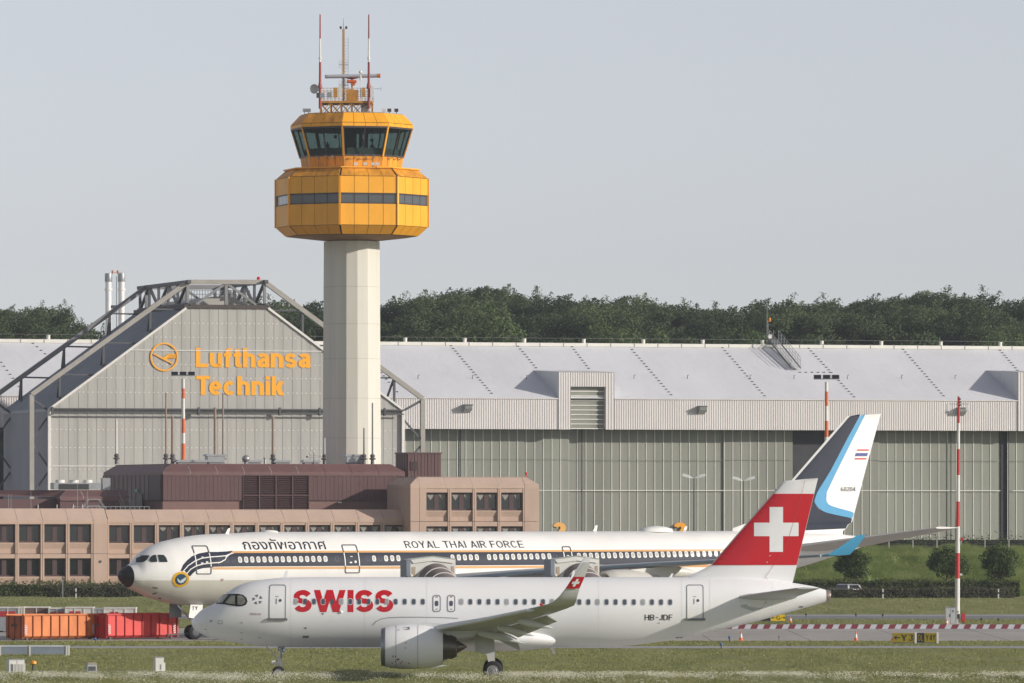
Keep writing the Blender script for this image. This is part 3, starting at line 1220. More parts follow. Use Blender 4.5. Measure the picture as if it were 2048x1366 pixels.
for du in (-.35, .35):
    MB().beam((du + .7, 0, -.1), (du + .7, 0, 2.2), .05).build('stay', GREY, WM)

# ------------------------------------------------------------------ the arched maintenance hangar with the outside frames
NG = Frame(GX(100, 930), 930.0, TH)
NH = thing('sound_hangar', 'grey clad hangar with sloping shoulders, outside steel frames and yellow lettering', 'hangar', (NG.o[0], NG.o[1], 0), TH)
CLAD = M('grey_cladding', (0.425, 0.415, 0.385), 0.6, 0.10, 0.35, stretch=(1, 1, 0.15))
CLAD2 = M('grey_cladding_rib', (0.395, 0.387, 0.362), 0.6, 0.10, 0.35, stretch=(1, 1, 0.15))
SIDE = M('side_cladding', (0.42, 0.435, 0.47), 0.6, 0.08, 0.4, stretch=(1, 1, 0.2))
SROOF = M('slope_roof', (0.36, 0.385, 0.43), 0.55, 0.10, 0.3, stretch=(0.3, 1, 1))
FRM = M('frame_paint', (0.34, 0.32, 0.29), 0.6, 0.10, 0.8)
NL = 29.0
fl = [NG.pick(p[0], p[1], 0) for p in ((101, 817), (372, 617), (536, 617), (805, 820))]
(uA, wA), (uB, wB), (uC, wC), (uD, wD) = fl


def shoulder(u):
    return float(np.interp(u, [uA, uB, uC, uD], [wA, wB, wC, wD]))


sp = (uD - uA) / 76.0
for i in range(76):
    a, b = uA + sp * i, uA + sp * (i + 1)
    o = 0.035 if i % 2 else 0.0
    wt = NG.w(817.5, 400, 0)
    MB().prism([(a, o, wt), (b, o, wt), (b, o, shoulder(b)), (a, o, shoulder(a))], (0, .18, 0)).build('gable_sheet', (CLAD, CLAD2)[(i * 7 % 3) == 1], NH)
    MB().box(a, b, .35 + o, .55 + o, 0, wt - .02).build('wall_sheet', (CLAD, CLAD2)[(i * 5 % 3) == 1], NH)
mb = MB()
mb.prism([(uA + .1, 0.7, 0), (uA + .1, 0.7, wA - .1), (uB, 0.7, wB - .1), (uC, 0.7, wC - .1), (uD - .1, 0.7, wD - .1), (uD - .1, 0.7, 0)], (0, NL - 1, 0))
mb.build('core', DARK, NH)
wt = NG.w(817.5, 400, 0)
MB().box(uA, uD + .2, -.75, .40, wt - .16, wt + .02).box(uA, uD, -.7, -.55, wt - .75, wt - .55).build('door_track', DGREY, NH)
for px in (105, 398, 560, 640, 770):
    MB().box(NG.u(px, -.8) - .12, NG.u(px, -.8) + .12, -.85, -.4, wt - .9, wt + .2).build('track_bracket', DGREY, NH)
# fixing rails: rows of pale clips
for (py, a, b) in ((646, 332, 578), (674, 294, 614), (728, 222, 660), (755, 185, 700), (784, 148, 745), (859, 104, 800), (895, 104, 800), (938, 104, 800)):
    u0, w0 = NG.pick(a, py, 0)
    u1 = NG.u(b, 0)
    mb = MB()
    vv = -.03 if py < 820 else .31
    k = int((u1 - u0) / (sp * 1))
    for j in range(k):
        mb.box(u0 + sp * j - .12, u0 + sp * j + .12, vv + .01, vv + .14, w0 - .06, w0 + .06)
    tag(mb.build('fixing_rail', M('clip_pale', (0.66, 0.65, 0.61), 0.5, 0.1), NH), kind='stuff')
for (py, a, b) in ((700, 258, 645), (932, 104, 232)):
    u0, w0 = NG.pick(a, py, 0)
    MB().box(u0, NG.u(b, 0), -.10 if py < 820 else .25, -.02 if py < 820 else .34, w0 - .06, w0 + .06).build('cladding_seam', WHT, NH)
# side walls and shoulders
MB().poly([(uA, 0, 0), (uA, NL, 0), (uA, NL, wA), (uA, 0, wA)]).build('side_wall', SIDE, NH)
mb = MB()
for j in range(48):
    v = NL * j / 48
    mb.box(uA - .07, uA - .002, v, v + .18, 0, wA - .4)
mb.box(uA - .12, uA - .002, 0, NL, wA - .4, wA - .05)
tag(mb.build('side_ribs', SIDE, NH), kind='stuff')
MB().poly([(uD, 0, 0), (uD, NL, 0), (uD, NL, wD), (uD, 0, wD)]).build('side_wall', SIDE, NH)
for (u0, w0, u1, w1) in ((uA - .2, wA - .15, uB, wB), (uD + .2, wD - .15, uC, wC)):
    MB().prism([(u0, -.1, w0), (u1, -.1, w1), (u1, -.1, w1 + .12), (u0, -.1, w0 + .12)], (0, NL + .1, 0)).build('shoulder_roof', SROOF, NH)
    d = Vector((u1 - u0, 0, w1 - w0))
    mb = MB()
    for j in range(56):
        v = .3 + (NL - .6) * j / 55
        mb.beam((u0, v, w0 + .16), (u1, v, w1 + .16), .10, .08)
    tag(mb.build('roof_ribs', SROOF, NH), kind='stuff')
    MB().beam((u0, -.12, w0 + .06), (u1, -.12, w1 + .06), .25, .30).build('verge_trim', WHT, NH)
MB().box(uB - .3, uC + .3, -.2, NL, wB + .02, wB + .55).build('top_curb', M('curb_dark', (0.07, 0.055, 0.05), 0.7, .1), NH)
# rounded roof light over the flat top
rows = []
for j in range(9):
    v = 1.0 + (NL - 6) * j / 8
    rows.append([(uB + 1.5 + (uC - uB - 3) * i / 16, v + 3, wB + .5 + 1.35 * math.sin(math.pi * i / 16) ** 0.8) for i in range(17)])
MB().grid(rows).poly([rows[0][i] for i in range(17)]).build('barrel_roof', M('barrel_metal', (0.40, 0.39, 0.36), 0.45, 0.12, 0.4), NH, smooth=50)
MB().box(uA - .35, uA + .05, -.12, .3, 0, wA).build('corner_trim', WHT, NH)
MB().box(uD - .1, uD + .3, -.12, .3, 0, wD).build('corner_trim', WHT, NH)

# outside portal frames
VFR = (0.9, NL - 4.5)
pts = [NG.pick(*p, VFR[0]) for p in ((63, 789), (375, 564), (529, 564), (845, 797))]


def on_sh(u):
    return shoulder(u)


for k, v in enumerate(VFR):
    mb = MB()
    P = [Vector((p[0], v, p[1])) for p in pts]
    for a, b in ((0, 1), (1, 2), (2, 3)):
        mb.beam(P[a], P[b], .62, .62, up=(0, 1, 0))
    mb.beam((P[0].x, v, 0), P[0], .62, .62, up=(0, 1, 0))
    mb.beam((P[3].x, v, 0), P[3], .62, .62, up=(0, 1, 0))
    mb.build('portal_frame', FRM if k == 0 else GREY, NH)
    # legs laced to the wall
    for (xe, xw) in ((P[0].x, uA), (P[3].x, uD)):
        mb = MB()
        zz = wA - .3
        side = 1
        mb.beam((xw, v, zz), (xe, v, P[0].z - .5), .3)
        z0 = zz - .6
        while z0 > 2:
            mb.beam((xw, v, z0), (xe, v, z0 - 3.4), .24)
            mb.beam((xe, v, z0 - 3.8), (xw, v, z0 - 7.2), .24)
            z0 -= 7.6
        mb.build('leg_lacing', DGREY, NH)
    # struts from the sloping chord down to the shoulder
    for side in (0, 1):
        A, B = (P[0], P[1]) if side == 0 else (P[3], P[2])
        for t in (0.18, 0.46, 0.76):
            mb = MB()
            q = A.lerp(B, t)
            us = q.x
            mb.beam(q, (us, v, on_sh(us) + .1), .3)
            sgn = 1 if side == 0 else -1
            uf = q.x + sgn * 5.2
            for _ in range(20):
                if on_sh(uf) < q.z - .3 and ((sgn > 0 and uf < uB + 1) or (sgn < 0 and uf > uC - 1)):
                    uf += sgn * .3
            mb.beam(q, (uf, v, min(on_sh(uf), q.z - .2) + .1), .22)
            mb.beam(q, (us + sgn * .4, v + 3.2, on_sh(us + sgn * .4) + .1), .24)
            mb.build('frame_strut', DGREY, NH)
# box truss along the flat top
mz = wB + .6
for x_, up in ((pts[1][0], pts[1][1]), (pts[2][0], pts[2][1])):
    mb = MB()
    mb.beam((x_, -.2, up), (x_, NL, up), .5)
    mb.beam((x_, -.2, mz), (x_, NL, mz), .4)
    k = 5
    for i in range(k + 1):
        v = .9 + (NL - 1.8) * i / k
        mb.beam((x_, v, mz), (x_, v, up), .34)
        if i < k:
            v2 = .9 + (NL - 1.8) * (i + 1) / k
            mb.beam((x_, v if i % 2 else v2, mz), (x_, v2 if i % 2 else v, up), .34)
    mb.build('ridge_truss', DGREY, NH)
for v in VFR:
    mb = MB()
    mid = (pts[1][0] + pts[2][0]) / 2
    mb.beam((mid, v, pts[1][1] - .2), (mid, v, mz), .42)
    mb.beam((mid - .3, v, pts[1][1] - .3), (pts[1][0] + 1.2, v, mz), .32)
    mb.beam((mid + .3, v, pts[1][1] - .3), (pts[2][0] - 1.2, v, mz), .32)
    mb.beam((pts[1][0], v, mz), (pts[1][0], v, pts[1][1]), .36)
    mb.beam((pts[2][0], v, mz), (pts[2][0], v, pts[2][1]), .36)
    mb.build('cross_truss', GREY, NH)
mb = MB()
for z_ in (1.6, 2.2, 2.8):
    mb.beam((uB + 2, 8, wB + z_), (uC - .5, 8, wB + z_), .06)
for i in range(24):
    u_ = uB + 2 + (uC - uB - 2.5) * i / 23
    mb.beam((u_, 8, wB + .5), (u_, 8, wB + 2.8), .06)
mb.build('roof_railing', DGREY, NH)
u_, w_ = NG.pick(517, 559, .9)
MB().lathe((u_, .9, w_ - .1), (0, 0, 1), [(0, .2), (.35, .25), (.5, .1)], 10).build('obstacle_light', M('red_lens', (0.75, 0.03, 0.03), 0.3, 0.02), NH, smooth=40)

# lettering and emblem
YEL = M('stand_yellow', (0.85, 0.36, 0.012), 0.5, 0.05)
YEL = M('sign_yellow', (0.95, 0.42, 0.015), 0.5, 0.05)
for (txt, xa, xb, yb, yt) in (('Lufthansa', 391.5, 620.5, 734.5, 697), ('Technik', 392, 568, 790, 752.5)):
    u0, w0 = NG.pick(xa, yb, 0)
    u1, w1 = NG.pick(xb, yt, 0)
    mbt = MB()
    flat_text(mbt, txt, 0.215, (u0, -.05, w0), (u1 - u0, 0, 0), (0, 0, w1 - w0), (0, -1, 0), gap=0.075, depth=.04)
    mbt.build('lettering', YEL, NH)
uc, wc = NG.pick(328, 714, 0)
rr = 28.5 / (F / NG.world(uc, 0).y)
mb = MB()
k = 48
ri = rr * .90
for i in range(k):
    a0, a1 = 2 * math.pi * i / k, 2 * math.pi * (i + 1) / k
    mb.prism([(uc + rr * math.cos(a0), -.14, wc + rr * math.sin(a0)), (uc + rr * math.cos(a1), -.14, wc + rr * math.sin(a1)),
              (uc + ri * math.cos(a1), -.14, wc + ri * math.sin(a1)), (uc + ri * math.cos(a0), -.14, wc + ri * math.sin(a0))], (0, .12, 0))
def em(pts_):
    mb.prism([(uc + x_ * rr, -.15, wc + z_ * rr) for (x_, z_) in pts_], (0, .12, 0))
em([(-.82, .20), (-.72, .23), (-.10, -.06), (.62, -.44), (.60, -.52), (-.05, -.20)])
em([(-.12, -.05), (.02, .02), (.30, .22), (.36, .05), (.20, -.16), (.05, -.16)])
for j in range(4):
    em([(.28, .22 - .085 * j), (.86, .20 - .075 * j), (.84, .15 - .075 * j), (.28, .155 - .085 * j)])
mb.build('emblem', YEL, NH)

# twin white stacks behind
for i, (px, lab) in enumerate(((217, 'white steel stack on the side of the picture edge'), (243, 'white steel stack nearer the arched hangar roof'))):
    D = 1010.0
    base = thing('exhaust_stack', lab, 'chimney', (GX(px, D), D, 0), 0, 'pair of white exhaust stacks')
    top = H + (HY - 546) / F * D
    MB().tube((0, 0, 0), (0, 0, top - 1.2), .48, .48, 18).build('flue', M('stack_white', (0.74, 0.73, 0.72), 0.35, 0.05, metal=.2), base, smooth=40)
    MB().lathe((0, 0, top - 1.3), (0, 0, 1), [(0, .52), (.1, .56), (1.1, .56), (1.25, .5)], 18).build('flue_cap', GALV, base, smooth=30)
    MB().lathe((0, 0, top - 2.6), (0, 0, 1), [(0, .6), (.25, .6)], 18).build('flue_collar', WHT, base)
    if i == 0:
        d = (243 - 217) / F * D
        MB().box(.4, d - .4, -.35, .35, top - 5.2, top - 4.8).build('service_bridge', DGREY, base)
        MB().beam((d * .62, 0, 0), (d * .62, 0, top - .5), .08).beam((d * .82, 0, 0), (d * .82, 0, top - .5), .08).build('ladder', DGREY, base)
        MB().beam((d * .3, 0, top + .1), (d, 0, top + .1), .06).box(d * .3 - .12, d * .3 + .12, -.1, .1, top - .1, top + .4).box(d * .7 - .12, d * .7 + .12, -.1, .1, top - .1, top + .4).build('obstacle_lamp', M('lamp_rust', (0.45, 0.16, 0.06), 0.5), base)
# ------------------------------------------------------------------ tan offices and maroon plant rooms
OG = Frame(GX(214, 824), 824.0, TH)
TAN = M('tan_precast', (0.50, 0.362, 0.29), 0.8, 0.07, 0.5, bump=0.1, stretch=(1, 1, 0.4))
TAN2 = M('tan_precast_smooth', (0.53, 0.388, 0.312), 0.8, 0.07, 0.5, stretch=(1, 1, 0.4))
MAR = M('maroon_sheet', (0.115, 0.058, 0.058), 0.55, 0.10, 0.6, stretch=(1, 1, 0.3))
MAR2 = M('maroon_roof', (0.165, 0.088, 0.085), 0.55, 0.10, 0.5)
MARB = M('brown_base', (0.215, 0.125, 0.108), 0.75, 0.08, 0.5)
WFR = M('window_frame_brown', (0.075, 0.042, 0.040), 0.5, 0.08)
PANE = glass('office_pane', (0.012, 0.016, 0.016))
CURT = M('curtain', (0.30, 0.29, 0.27), 0.9, 0.15, 2.0)


def bay(par, u0, u1, w0, w1, a0, a1, b0, b1, v, curtain=0, proud=.38):
    """one precast bay (u0..u1, w0..w1) with a window opening a0..a1 x b0..b1"""
    g_ = .025
    mb = MB()
    mb.box(u0 + g_, a0, v - proud, v + .5, w0 + g_, w1 - g_)
    mb.box(a1, u1 - g_, v - proud, v + .5, w0 + g_, w1 - g_)
    mb.box(a0, a1, v, v + .5, w0 + g_, b0)
    mb.prism([(a0, v, b0 - .75), (a0, v - .22, b0 - .12), (a0, v - .22, b0), (a0, v, b0)], (a1 - a0, 0, 0))
    mb.box(a0, a1, v - proud + .06, v + .5, b1, w1 - g_)
    mb.build('facade_panel', TAN, par)
    wf = MB()
    f = .20
    wf.box(a0, a1, v + .16, v + .30, b0, b0 + f).box(a0, a1, v + .16, v + .30, b1 - f * .8, b1)
    wf.box(a0, a0 + f, v + .16, v + .30, b0 + f, b1 - f * .8).box(a1 - f * .7, a1, v + .16, v + .30, b0 + f, b1 - f * .8)
    m = (a0 + a1) / 2 + .05
    wf.box(m - .28, m + .28, v + .14, v + .30, b0 + f, b1 - f * .8)
    win = wf.build('window', WFR, par)
    for (p, q) in ((a0 + f, m - .28), (m + .28, a1 - f * .7)):
        MB().box(p, q, v + .22, v + .25, b0 + f, b1 - f * .8).build('pane', PANE, win)
    if curtain:
        cb = MB()
        for (p, q) in ((a0 + f, m - .28), (m + .28, a1 - f * .7)):
            d = (q - p)
            cb.poly([(p, v + .215, b1 - .2), (q, v + .215, b1 - .2), (q - d * .18, v + .215, b1 - .55), (p + d * .5, v + .215, b1 - .55 - .45 * curtain), (p + d * .2, v + .215, b1 - .5)])
        cb.build('valance', CURT, win)


def bevel_run(par, u0, u1, v0, w0, v1, w1, n, mat, name='parapet_panel', inset=(0, 0)):
    for i in range(n):
        a, b = u0 + (u1 - u0) * i / n, u0 + (u1 - u0) * (i + 1) / n
        ia = inset[0] if i == 0 else 0
        ib = inset[1] if i == n - 1 else 0
        MB().poly([(a + .02, v0, w0), (b - .02, v0, w0), (b - .02 - ib, v1, w1), (a + .02 + ia, v1, w1)]).poly([(a + .02, v0, w0 - .5), (b - .02, v0, w0 - .5), (b - .02, v0, w0), (a + .02, v0, w0)]).build(name, mat, par)


OB = thing('office_building', 'long two storey tan office with sloping parapet and brown windows', 'building', (OG.o[0], OG.o[1], 0), TH)
# left wing, stands a little forward
VA = -1.4
mods = [(-14 + 50.6 * k, 29.5 + 50.6 * k) for k in range(-1, 4)]
wj = OG.w(1107.5, 100, VA)
wtop = OG.w(1039.5, 100, VA)
for k, (x0, x1) in enumerate(mods):
    a0, a1 = OG.u(x0, VA), OG.u(x1, VA)
    u0 = OG.u(x0 - 4, VA)
    u1 = OG.u(x0 - 4 + 50.6, VA)
    bay(OB, u0, u1, 0.0, wj, a0, a1, OG.w(1153, 100, VA), OG.w(1116.5, 100, VA), VA)
    bay(OB, u0, u1, wj, wtop, a0, a1, OG.w(1085, 100, VA), OG.w(1048.8, 100, VA), VA, 0)
ue = OG.u(185, VA)
uf = OG.u(213.5, VA)
MB().box(ue + .03, uf, VA - .38, VA + 1.6, 0, wj - .02).box(ue + .03, uf, VA - .38, VA + 1.6, wj + .02, wtop - .02).build('end_pier', TAN, OB)
MB().lathe(((ue + uf) / 2, VA - .36, OG.w(1123, 200, VA)), (0, -1, 0), [(0, .16), (.1, .16)], 10).build('wall_lamp', DGREY, OB)
wp = OG.w(1017, 100, VA)
bevel_run(OB, OG.u(-68.6, VA), ue, VA - .40, wtop, VA + 1.3, wp, 5, TAN2)
bevel_run(OB, ue, uf, VA - .40, wtop, VA + 1.3, wp, 1, TAN2)
MB().poly([(uf, VA - .4, wtop), (uf, VA + 2.2, wtop), (uf, VA + 2.2, wp), (uf, VA + 1.3, wp)]).build('parapet_end', TAN2, OB)
MB().box(OG.u(-68, VA), uf, VA + 1.3, VA + 3.0, wp - .2, wp - .02).build('parapet_cap', TAN2, OB)
# main range
VB = 0.0
xs = [(215.8 + 50.15 * k, 258.6 + 50.15 * k) for k in range(12)]
wj2 = OG.w(1108, 230, VB)
wt2 = OG.w(1037, 500, VB)
for k, (x0, x1) in enumerate(xs):
    a0, a1 = OG.u(x0 + (0.9 if k == 0 else 0), VB), OG.u(x1, VB)
    u0, u1 = OG.u(x0 - 4.2, VB), OG.u(x0 - 4.2 + 50.15, VB)
    if k == 0:
        u0 = OG.u(213.6, VB)
    ww = OG.w(1050, 500, VB)
    bay(OB, u0, u1, 0, wj2, a0, a1, OG.w(1152.5, 230, VB), OG.w(1116.5, 230, VB), VB, 0)
    bay(OB, u0, u1, wj2, wt2, a0, a1, ww - 2.18, ww, VB, (0, 0, .4, .6, .8, 1, 1, .9, .7, .8, .9, 1)[k])
bevel_run(OB, OG.u(214, VB), OG.u(815, VB), VB - .40, wt2, VB + 1.1, OG.w(1019, 500, VB), 12, TAN2)
MB().box(OG.u(-68, 0), OG.u(213, 1), .2, 24, 0, wt2 - .1).box(OG.u(213, 1), OG.u(813, 1), .8, 24, 0, wt2 - .1).build('core', M('office_core', (0.12, .085, .07), .9), OB)
MB().box(OG.u(-68, 0), OG.u(813, 1), 1.6, 26, wt2 - .08, wt2 + .35).build('flat_roof', M('roof_gravel', (0.20, 0.17, 0.155), .9, .2, 3), OB)

# taller corner block
VT = -3.0
TB = thing('corner_office', 'taller tan office block with sloping parapet and four windows in a row', 'building', OG.world(OG.u(819, VT), VT), TH)
TG = Frame(*OG.world(OG.u(819, VT), VT).xy, TH)
u1b = TG.u(1076.5, 0)
wins = [(851, 894.5), (901, 944), (951, 994), (1000.5, 1044.5)]
pl = [837.5, 897.0, 946.8, 996.4, 1047.5]
rowsy = [(985, 1021, 976, 1043), (1052.5, 1088.5, 1043, 1110), (1120, 1156, 1110, 1178)]
for (ya, yb, yt, yo) in rowsy:
    for k, (x0, x1) in enumerate(wins):
        w0, w1 = TG.w(yo, 950, 0), TG.w(yt, 950, 0)
        if yo > 1170:
            w0 = 0
        bay(TB, TG.u(pl[k]), TG.u(pl[k + 1]), w0, w1, TG.u(x0), TG.u(x1), TG.w(yb, 950, 0), TG.w(ya, 950, 0), 0.0, .9)
    MB().box(0.02, TG.u(837.5) - .02, -.38, .5, max(w0, 0) + .02, w1 - .02).build('pier', TAN, TB)
    MB().box(TG.u(1047.5) + .02, u1b, -.38, .5, max(w0, 0) + .02, w1 - .02).build('pier', TAN, TB)
wt3 = TG.w(976, 950, 0)
LT = 10.0
MB().box(0.0, u1b, .5, LT, 0, wt3).build('side_wall', TAN, TB)
wtt = TG.w(953.5, 950, 0)
bevel_run(TB, 0, TG.u(837.5), -.4, wt3 + .45, 1.0, wtt, 1, TAN2, inset=(1.3, 0))
bevel_run(TB, TG.u(837.5), TG.u(1047.5), -.4, wt3 + .45, 1.0, wtt, 4, TAN2)
bevel_run(TB, TG.u(1047.5), u1b, -.4, wt3 + .45, 1.0, wtt, 1, TAN2, inset=(0, 1.3))
MB().poly([(0, -.4, wt3 + .45), (0, LT, wt3 + .45), (1.3, LT - 1, wtt), (1.3, 1.0, wtt)]).poly([(0, -.4, wt3 - .05), (0, LT, wt3 - .05), (0, LT, wt3 + .45), (0, -.4, wt3 + .45)]).build('parapet_panel', TAN2, TB)
MB().poly([(u1b, -.4, wt3 + .45), (u1b, LT, wt3 + .45), (u1b - 1.3, LT - 1, wtt), (u1b - 1.3, 1.0, wtt)]).poly([(u1b, -.4, wt3 - .05), (u1b, LT, wt3 - .05), (u1b, LT, wt3 + .45), (u1b, -.4, wt3 + .45)]).build('parapet_panel', TAN2, TB)
MB().box(1.2, u1b - 1.2, .9, LT - .9, wtt - .1, wtt - .02).build('flat_roof', MATS['roof_gravel'], TB)
ux, wx = TG.pick(1053, 948, 2)
MB().tube((ux, 2, wtt - .1), (ux, 2, wtt + .25), .05, .05, 6).lathe((ux, 2, wtt + .25), (0, 0, 1), [(0, .14), (.25, .14), (.32, .06)], 8).build('obstacle_light', MATS['red_lens'], TB)

# maroon plant floor on the roof
VP = 9.0
PG = Frame(*OG.world(OG.u(325.5, VP), VP).xy, TH)
PB = thing('plant_room', 'long maroon sheet metal rooftop plant room with louvres', 'plant room', (PG.o[0], PG.o[1], 0), TH)
pw0 = wt2
pwb = PG.w(1001, 500, 0)
pwt = PG.w(949, 500, 0)
pwr = PG.w(927.5, 500, 0)
uP = PG.u(809)
LP = 31.0
MB().box(0, uP, 0, LP, wt2 + .3, pwt).build('body', MARB, PB)
uo0, uo1 = PG.u(484.5), PG.u(617)
k = 0
for (a, b) in ((0, uo0), (uo1, uP)):
    n_ = int((b - a) / .52)
    for i in range(n_):
        x0, x1 = a + (b - a) * i / n_, a + (b - a) * (i + 1) / n_
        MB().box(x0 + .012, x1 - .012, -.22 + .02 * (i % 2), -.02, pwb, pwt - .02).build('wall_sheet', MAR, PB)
for i in range(4):
    for j in range(2):
        a, b = uo0 + (uo1 - uo0) * i / 4, uo0 + (uo1 - uo0) * (i + 1) / 4
        z0 = wt2 + .35 + (pwt - wt2 - .4) * j / 2
        z1 = wt2 + .35 + (pwt - wt2 - .4) * (j + 1) / 2
        fr = MB().box(a, a + .07, -.32, -.03, z0, z1).box(b - .07, b, -.32, -.03, z0, z1).box(a, b, -.32, -.03, z1 - .09, z1).build('louvre', MAR, PB)
        lv = MB()
        for s in range(9):
            zz = z0 + (z1 - z0 - .1) * s / 9
            lv.poly([(a + .07, -.28, zz), (b - .07, -.28, zz), (b - .07, -.06, zz + .17), (a + .07, -.06, zz + .17)])
        lv.build('blades', M('louvre_dark', (0.075, .042, .045), .6), fr)
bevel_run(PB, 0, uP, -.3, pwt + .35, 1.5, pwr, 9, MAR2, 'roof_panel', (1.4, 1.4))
# shaded end wall with louvre and door
for i in range(28):
    v0, v1 = LP * i / 28, LP * (i + 1) / 28
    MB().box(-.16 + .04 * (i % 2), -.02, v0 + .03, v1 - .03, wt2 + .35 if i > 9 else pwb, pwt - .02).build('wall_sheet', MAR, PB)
MB().box(-.24, -.17, .2, 6.0, pwb, pwt - .1).build('end_louvre', M('louvre_dark', (0.05, .03, .035), .6), PB)
MB().box(-.26, -.17, 9.5, 11.6, wt2 + .4, wt2 + 3.0).build('door', WFR, PB)
MB().box(-.30, -.17, 11.8, 13.0, wt2 + 3.25, wt2 + 3.6).build('exit_sign', M('exit_green', (0.05, 0.42, 0.25), .4), PB)
MB().poly([(0, -.3, pwt + .35), (1.4, 1.5, pwr), (1.4, LP - 1.5, pwr), (0, LP, pwt + .35)]).poly([(0, -.3, pwt - .1), (0, LP, pwt - .1), (0, LP, pwt + .35), (0, -.3, pwt + .35)]).build('roof_panel', MAR2, PB)
MB().poly([(uP, -.3, pwt + .35), (uP - 1.4, 1.5, pwr), (uP - 1.4, LP - 1.5, pwr), (uP, LP, pwt + .35)]).poly([(uP, -.3, pwt - .1), (uP, LP, pwt - .1), (uP, LP, pwt + .35), (uP, -.3, pwt + .35)]).build('roof_panel', MAR2, PB)
MB().box(1.3, uP - 1.3, 1.4, LP - 1.4, pwr - .1, pwr - .02).build('roof_deck', MARB, PB)
ux, wx = PG.pick(678, 1005, 0)
MB().tube((ux - .2, -.3, wx), (ux + .25, -.3, wx), .09, .09, 8).build('lamp', WHT, PB)
# maroon box beyond
QG = Frame(*OG.world(OG.u(815, 13), 13).xy, TH)
QB = thing('lift_overrun', 'maroon box with small louvre on the roof between plant room and taller office', 'plant room', (QG.o[0], QG.o[1], 0), TH)
qw = QG.w(906, 840, 0)
uq = QG.u(882)
MB().box(0.0, uq, .0, 5.2, 5, qw).build('body', MAR, QB)
for i in range(10):
    MB().box(uq * i / 10 + .03, uq * (i + 1) / 10 - .03, -.12 + .05 * (i % 2), -.01, 5, qw - .08).build('wall_sheet', MAR, QB)
for i in range(10):
    MB().box(-.10 + .04 * (i % 2), -.01, .52 * i + .03, .52 * i + .49, 5, qw - .08).build('wall_sheet', MAR, QB)
MB().box(-.15, uq + .1, -.2, 5.3, qw - .1, qw + .08).build('coping', MAR, QB)
u_, w_ = QG.pick(828, 931, 0)
lv = MB()
for s in range(6):
    lv.box(u_ - .5, u_ + .5, -.24, -.13, w_ - .55 + .19 * s, w_ - .43 + .19 * s)
lv.build('louvre', MATS['louvre_dark'], QB)
# low maroon range to the left with the rooftop rails
LG = Frame(*OG.world(OG.u(120, 14), 14).xy, TH)
LB = thing('low_plant_range', 'low maroon rooftop range with sloping roof beyond the office parapet', 'plant room', (LG.o[0], LG.o[1], 0), TH)
lw0, lwt, lwr = wt2, LG.w(998, 100, 0), LG.w(980, 100, 0)
ulr = LG.u(258)
MB().box(0, ulr, 0, 9, lw0, lwt).build('body', MAR, LB)
MB().box(-14, -.01, 2, 11, lw0, lwt).build('annexe', MAR, LB)
bevel_run(LB, 0, ulr, -.2, lwt + .3, 1.6, lwr, 3, MAR2, 'roof_panel', (1.2, 0))
MB().poly([(0, -.2, lwt + .3), (1.2, 1.6, lwr), (1.2, 12, lwr), (-14, 12, lwr), (-14, 2, lwt + .3), (0, 2, lwt + .3)]).poly([(0, -.2, lwt - .1), (0, 12, lwt - .1), (0, 12, lwt + .3), (0, -.2, lwt + .3)]).build('roof_panel', MAR2, LB)
MB().box(1, ulr, 1.5, 9, lwr - .1, lwr - .02).build('roof_deck', MARB, LB)


def roof_item(name, label, cat, px, v, w, group=None):
    p = OG.world(OG.u(px, v), v, w)
    return thing(name, label, cat, p, TH, group)


# chiller on the low range
CH = roof_item('chiller', 'grey rooftop chiller with three fan rings', 'chiller', 108, 16, lwr)
MB().box(0, 6.0, 0, 2, .1, .9).build('casing', GALV, CH)
MB().box(.6, 4.4, -.05, -.01, .05, .75).build('grille', BLK, CH)
for i in range(3):
    MB().tube((1 + 1.75 * i, 1, .9), (1 + 1.75 * i, 1, 1.25), .62, .58, 16).build('fan_ring', WHT, CH, smooth=40)
MB().box(6.2, 7.2, .2, 1.2, 0, 1.5).build('control_box', GALV, CH)
# rooftop railings
RL = roof_item('roof_railing', 'thin galvanised railing and step-over along the flat roof behind the parapet', 'railing', 145, 5.0, wt2 + .35)
mb = MB()
for z in (.55, 1.1):
    mb.beam((0, 0, z), (9.6, 0, z), .05)
for i in range(17):
    mb.beam((.6 * i, 0, 0), (.6 * i, 0, 1.1), .05)
mb.build('rail', GALV, RL)
mb = MB()
for d in (0, .8):
    mb.beam((1.2, d - .4, 0), (2.0, d - .4, 1.2), .06).beam((2.0, d - .4, 1.2), (3.3, d - .4, 1.2), .06).beam((3.3, d - .4, 1.2), (4.1, d - .4, 0), .06)
    mb.beam((1.2, d - .4, .8), (2.0, d - .4, 2.0), .06).beam((2.0, d - .4, 2.0), (3.3, d - .4, 2.0), .06).beam((3.3, d - .4, 2.0), (4.1, d - .4, .8), .06)
mb.build('step_over', GALV, RL)
for i, px in enumerate((17, 22, 62, 155, 175)):
    t = roof_item('whip_aerial', ['thin pale lightning rod nearest the picture edge', 'thin pale lightning rod second from the picture edge', 'thin rod before the hangar side wall', 'thin rod beside the chiller', 'thin rod before the end of the low plant range'][i], 'lightning rod', px, 4.5, wt2 + .35, 'lightning rods on the office roof')
    MB().tube((0, 0, 0), (0, 0, (2.6, 2.6, 2.9, 4.3, 3.2)[i]), .035, .02, 6).build('rod', GALV, t)
    MB().box(-.15, .15, -.15, .15, 0, .08).build('foot', GALV, t)
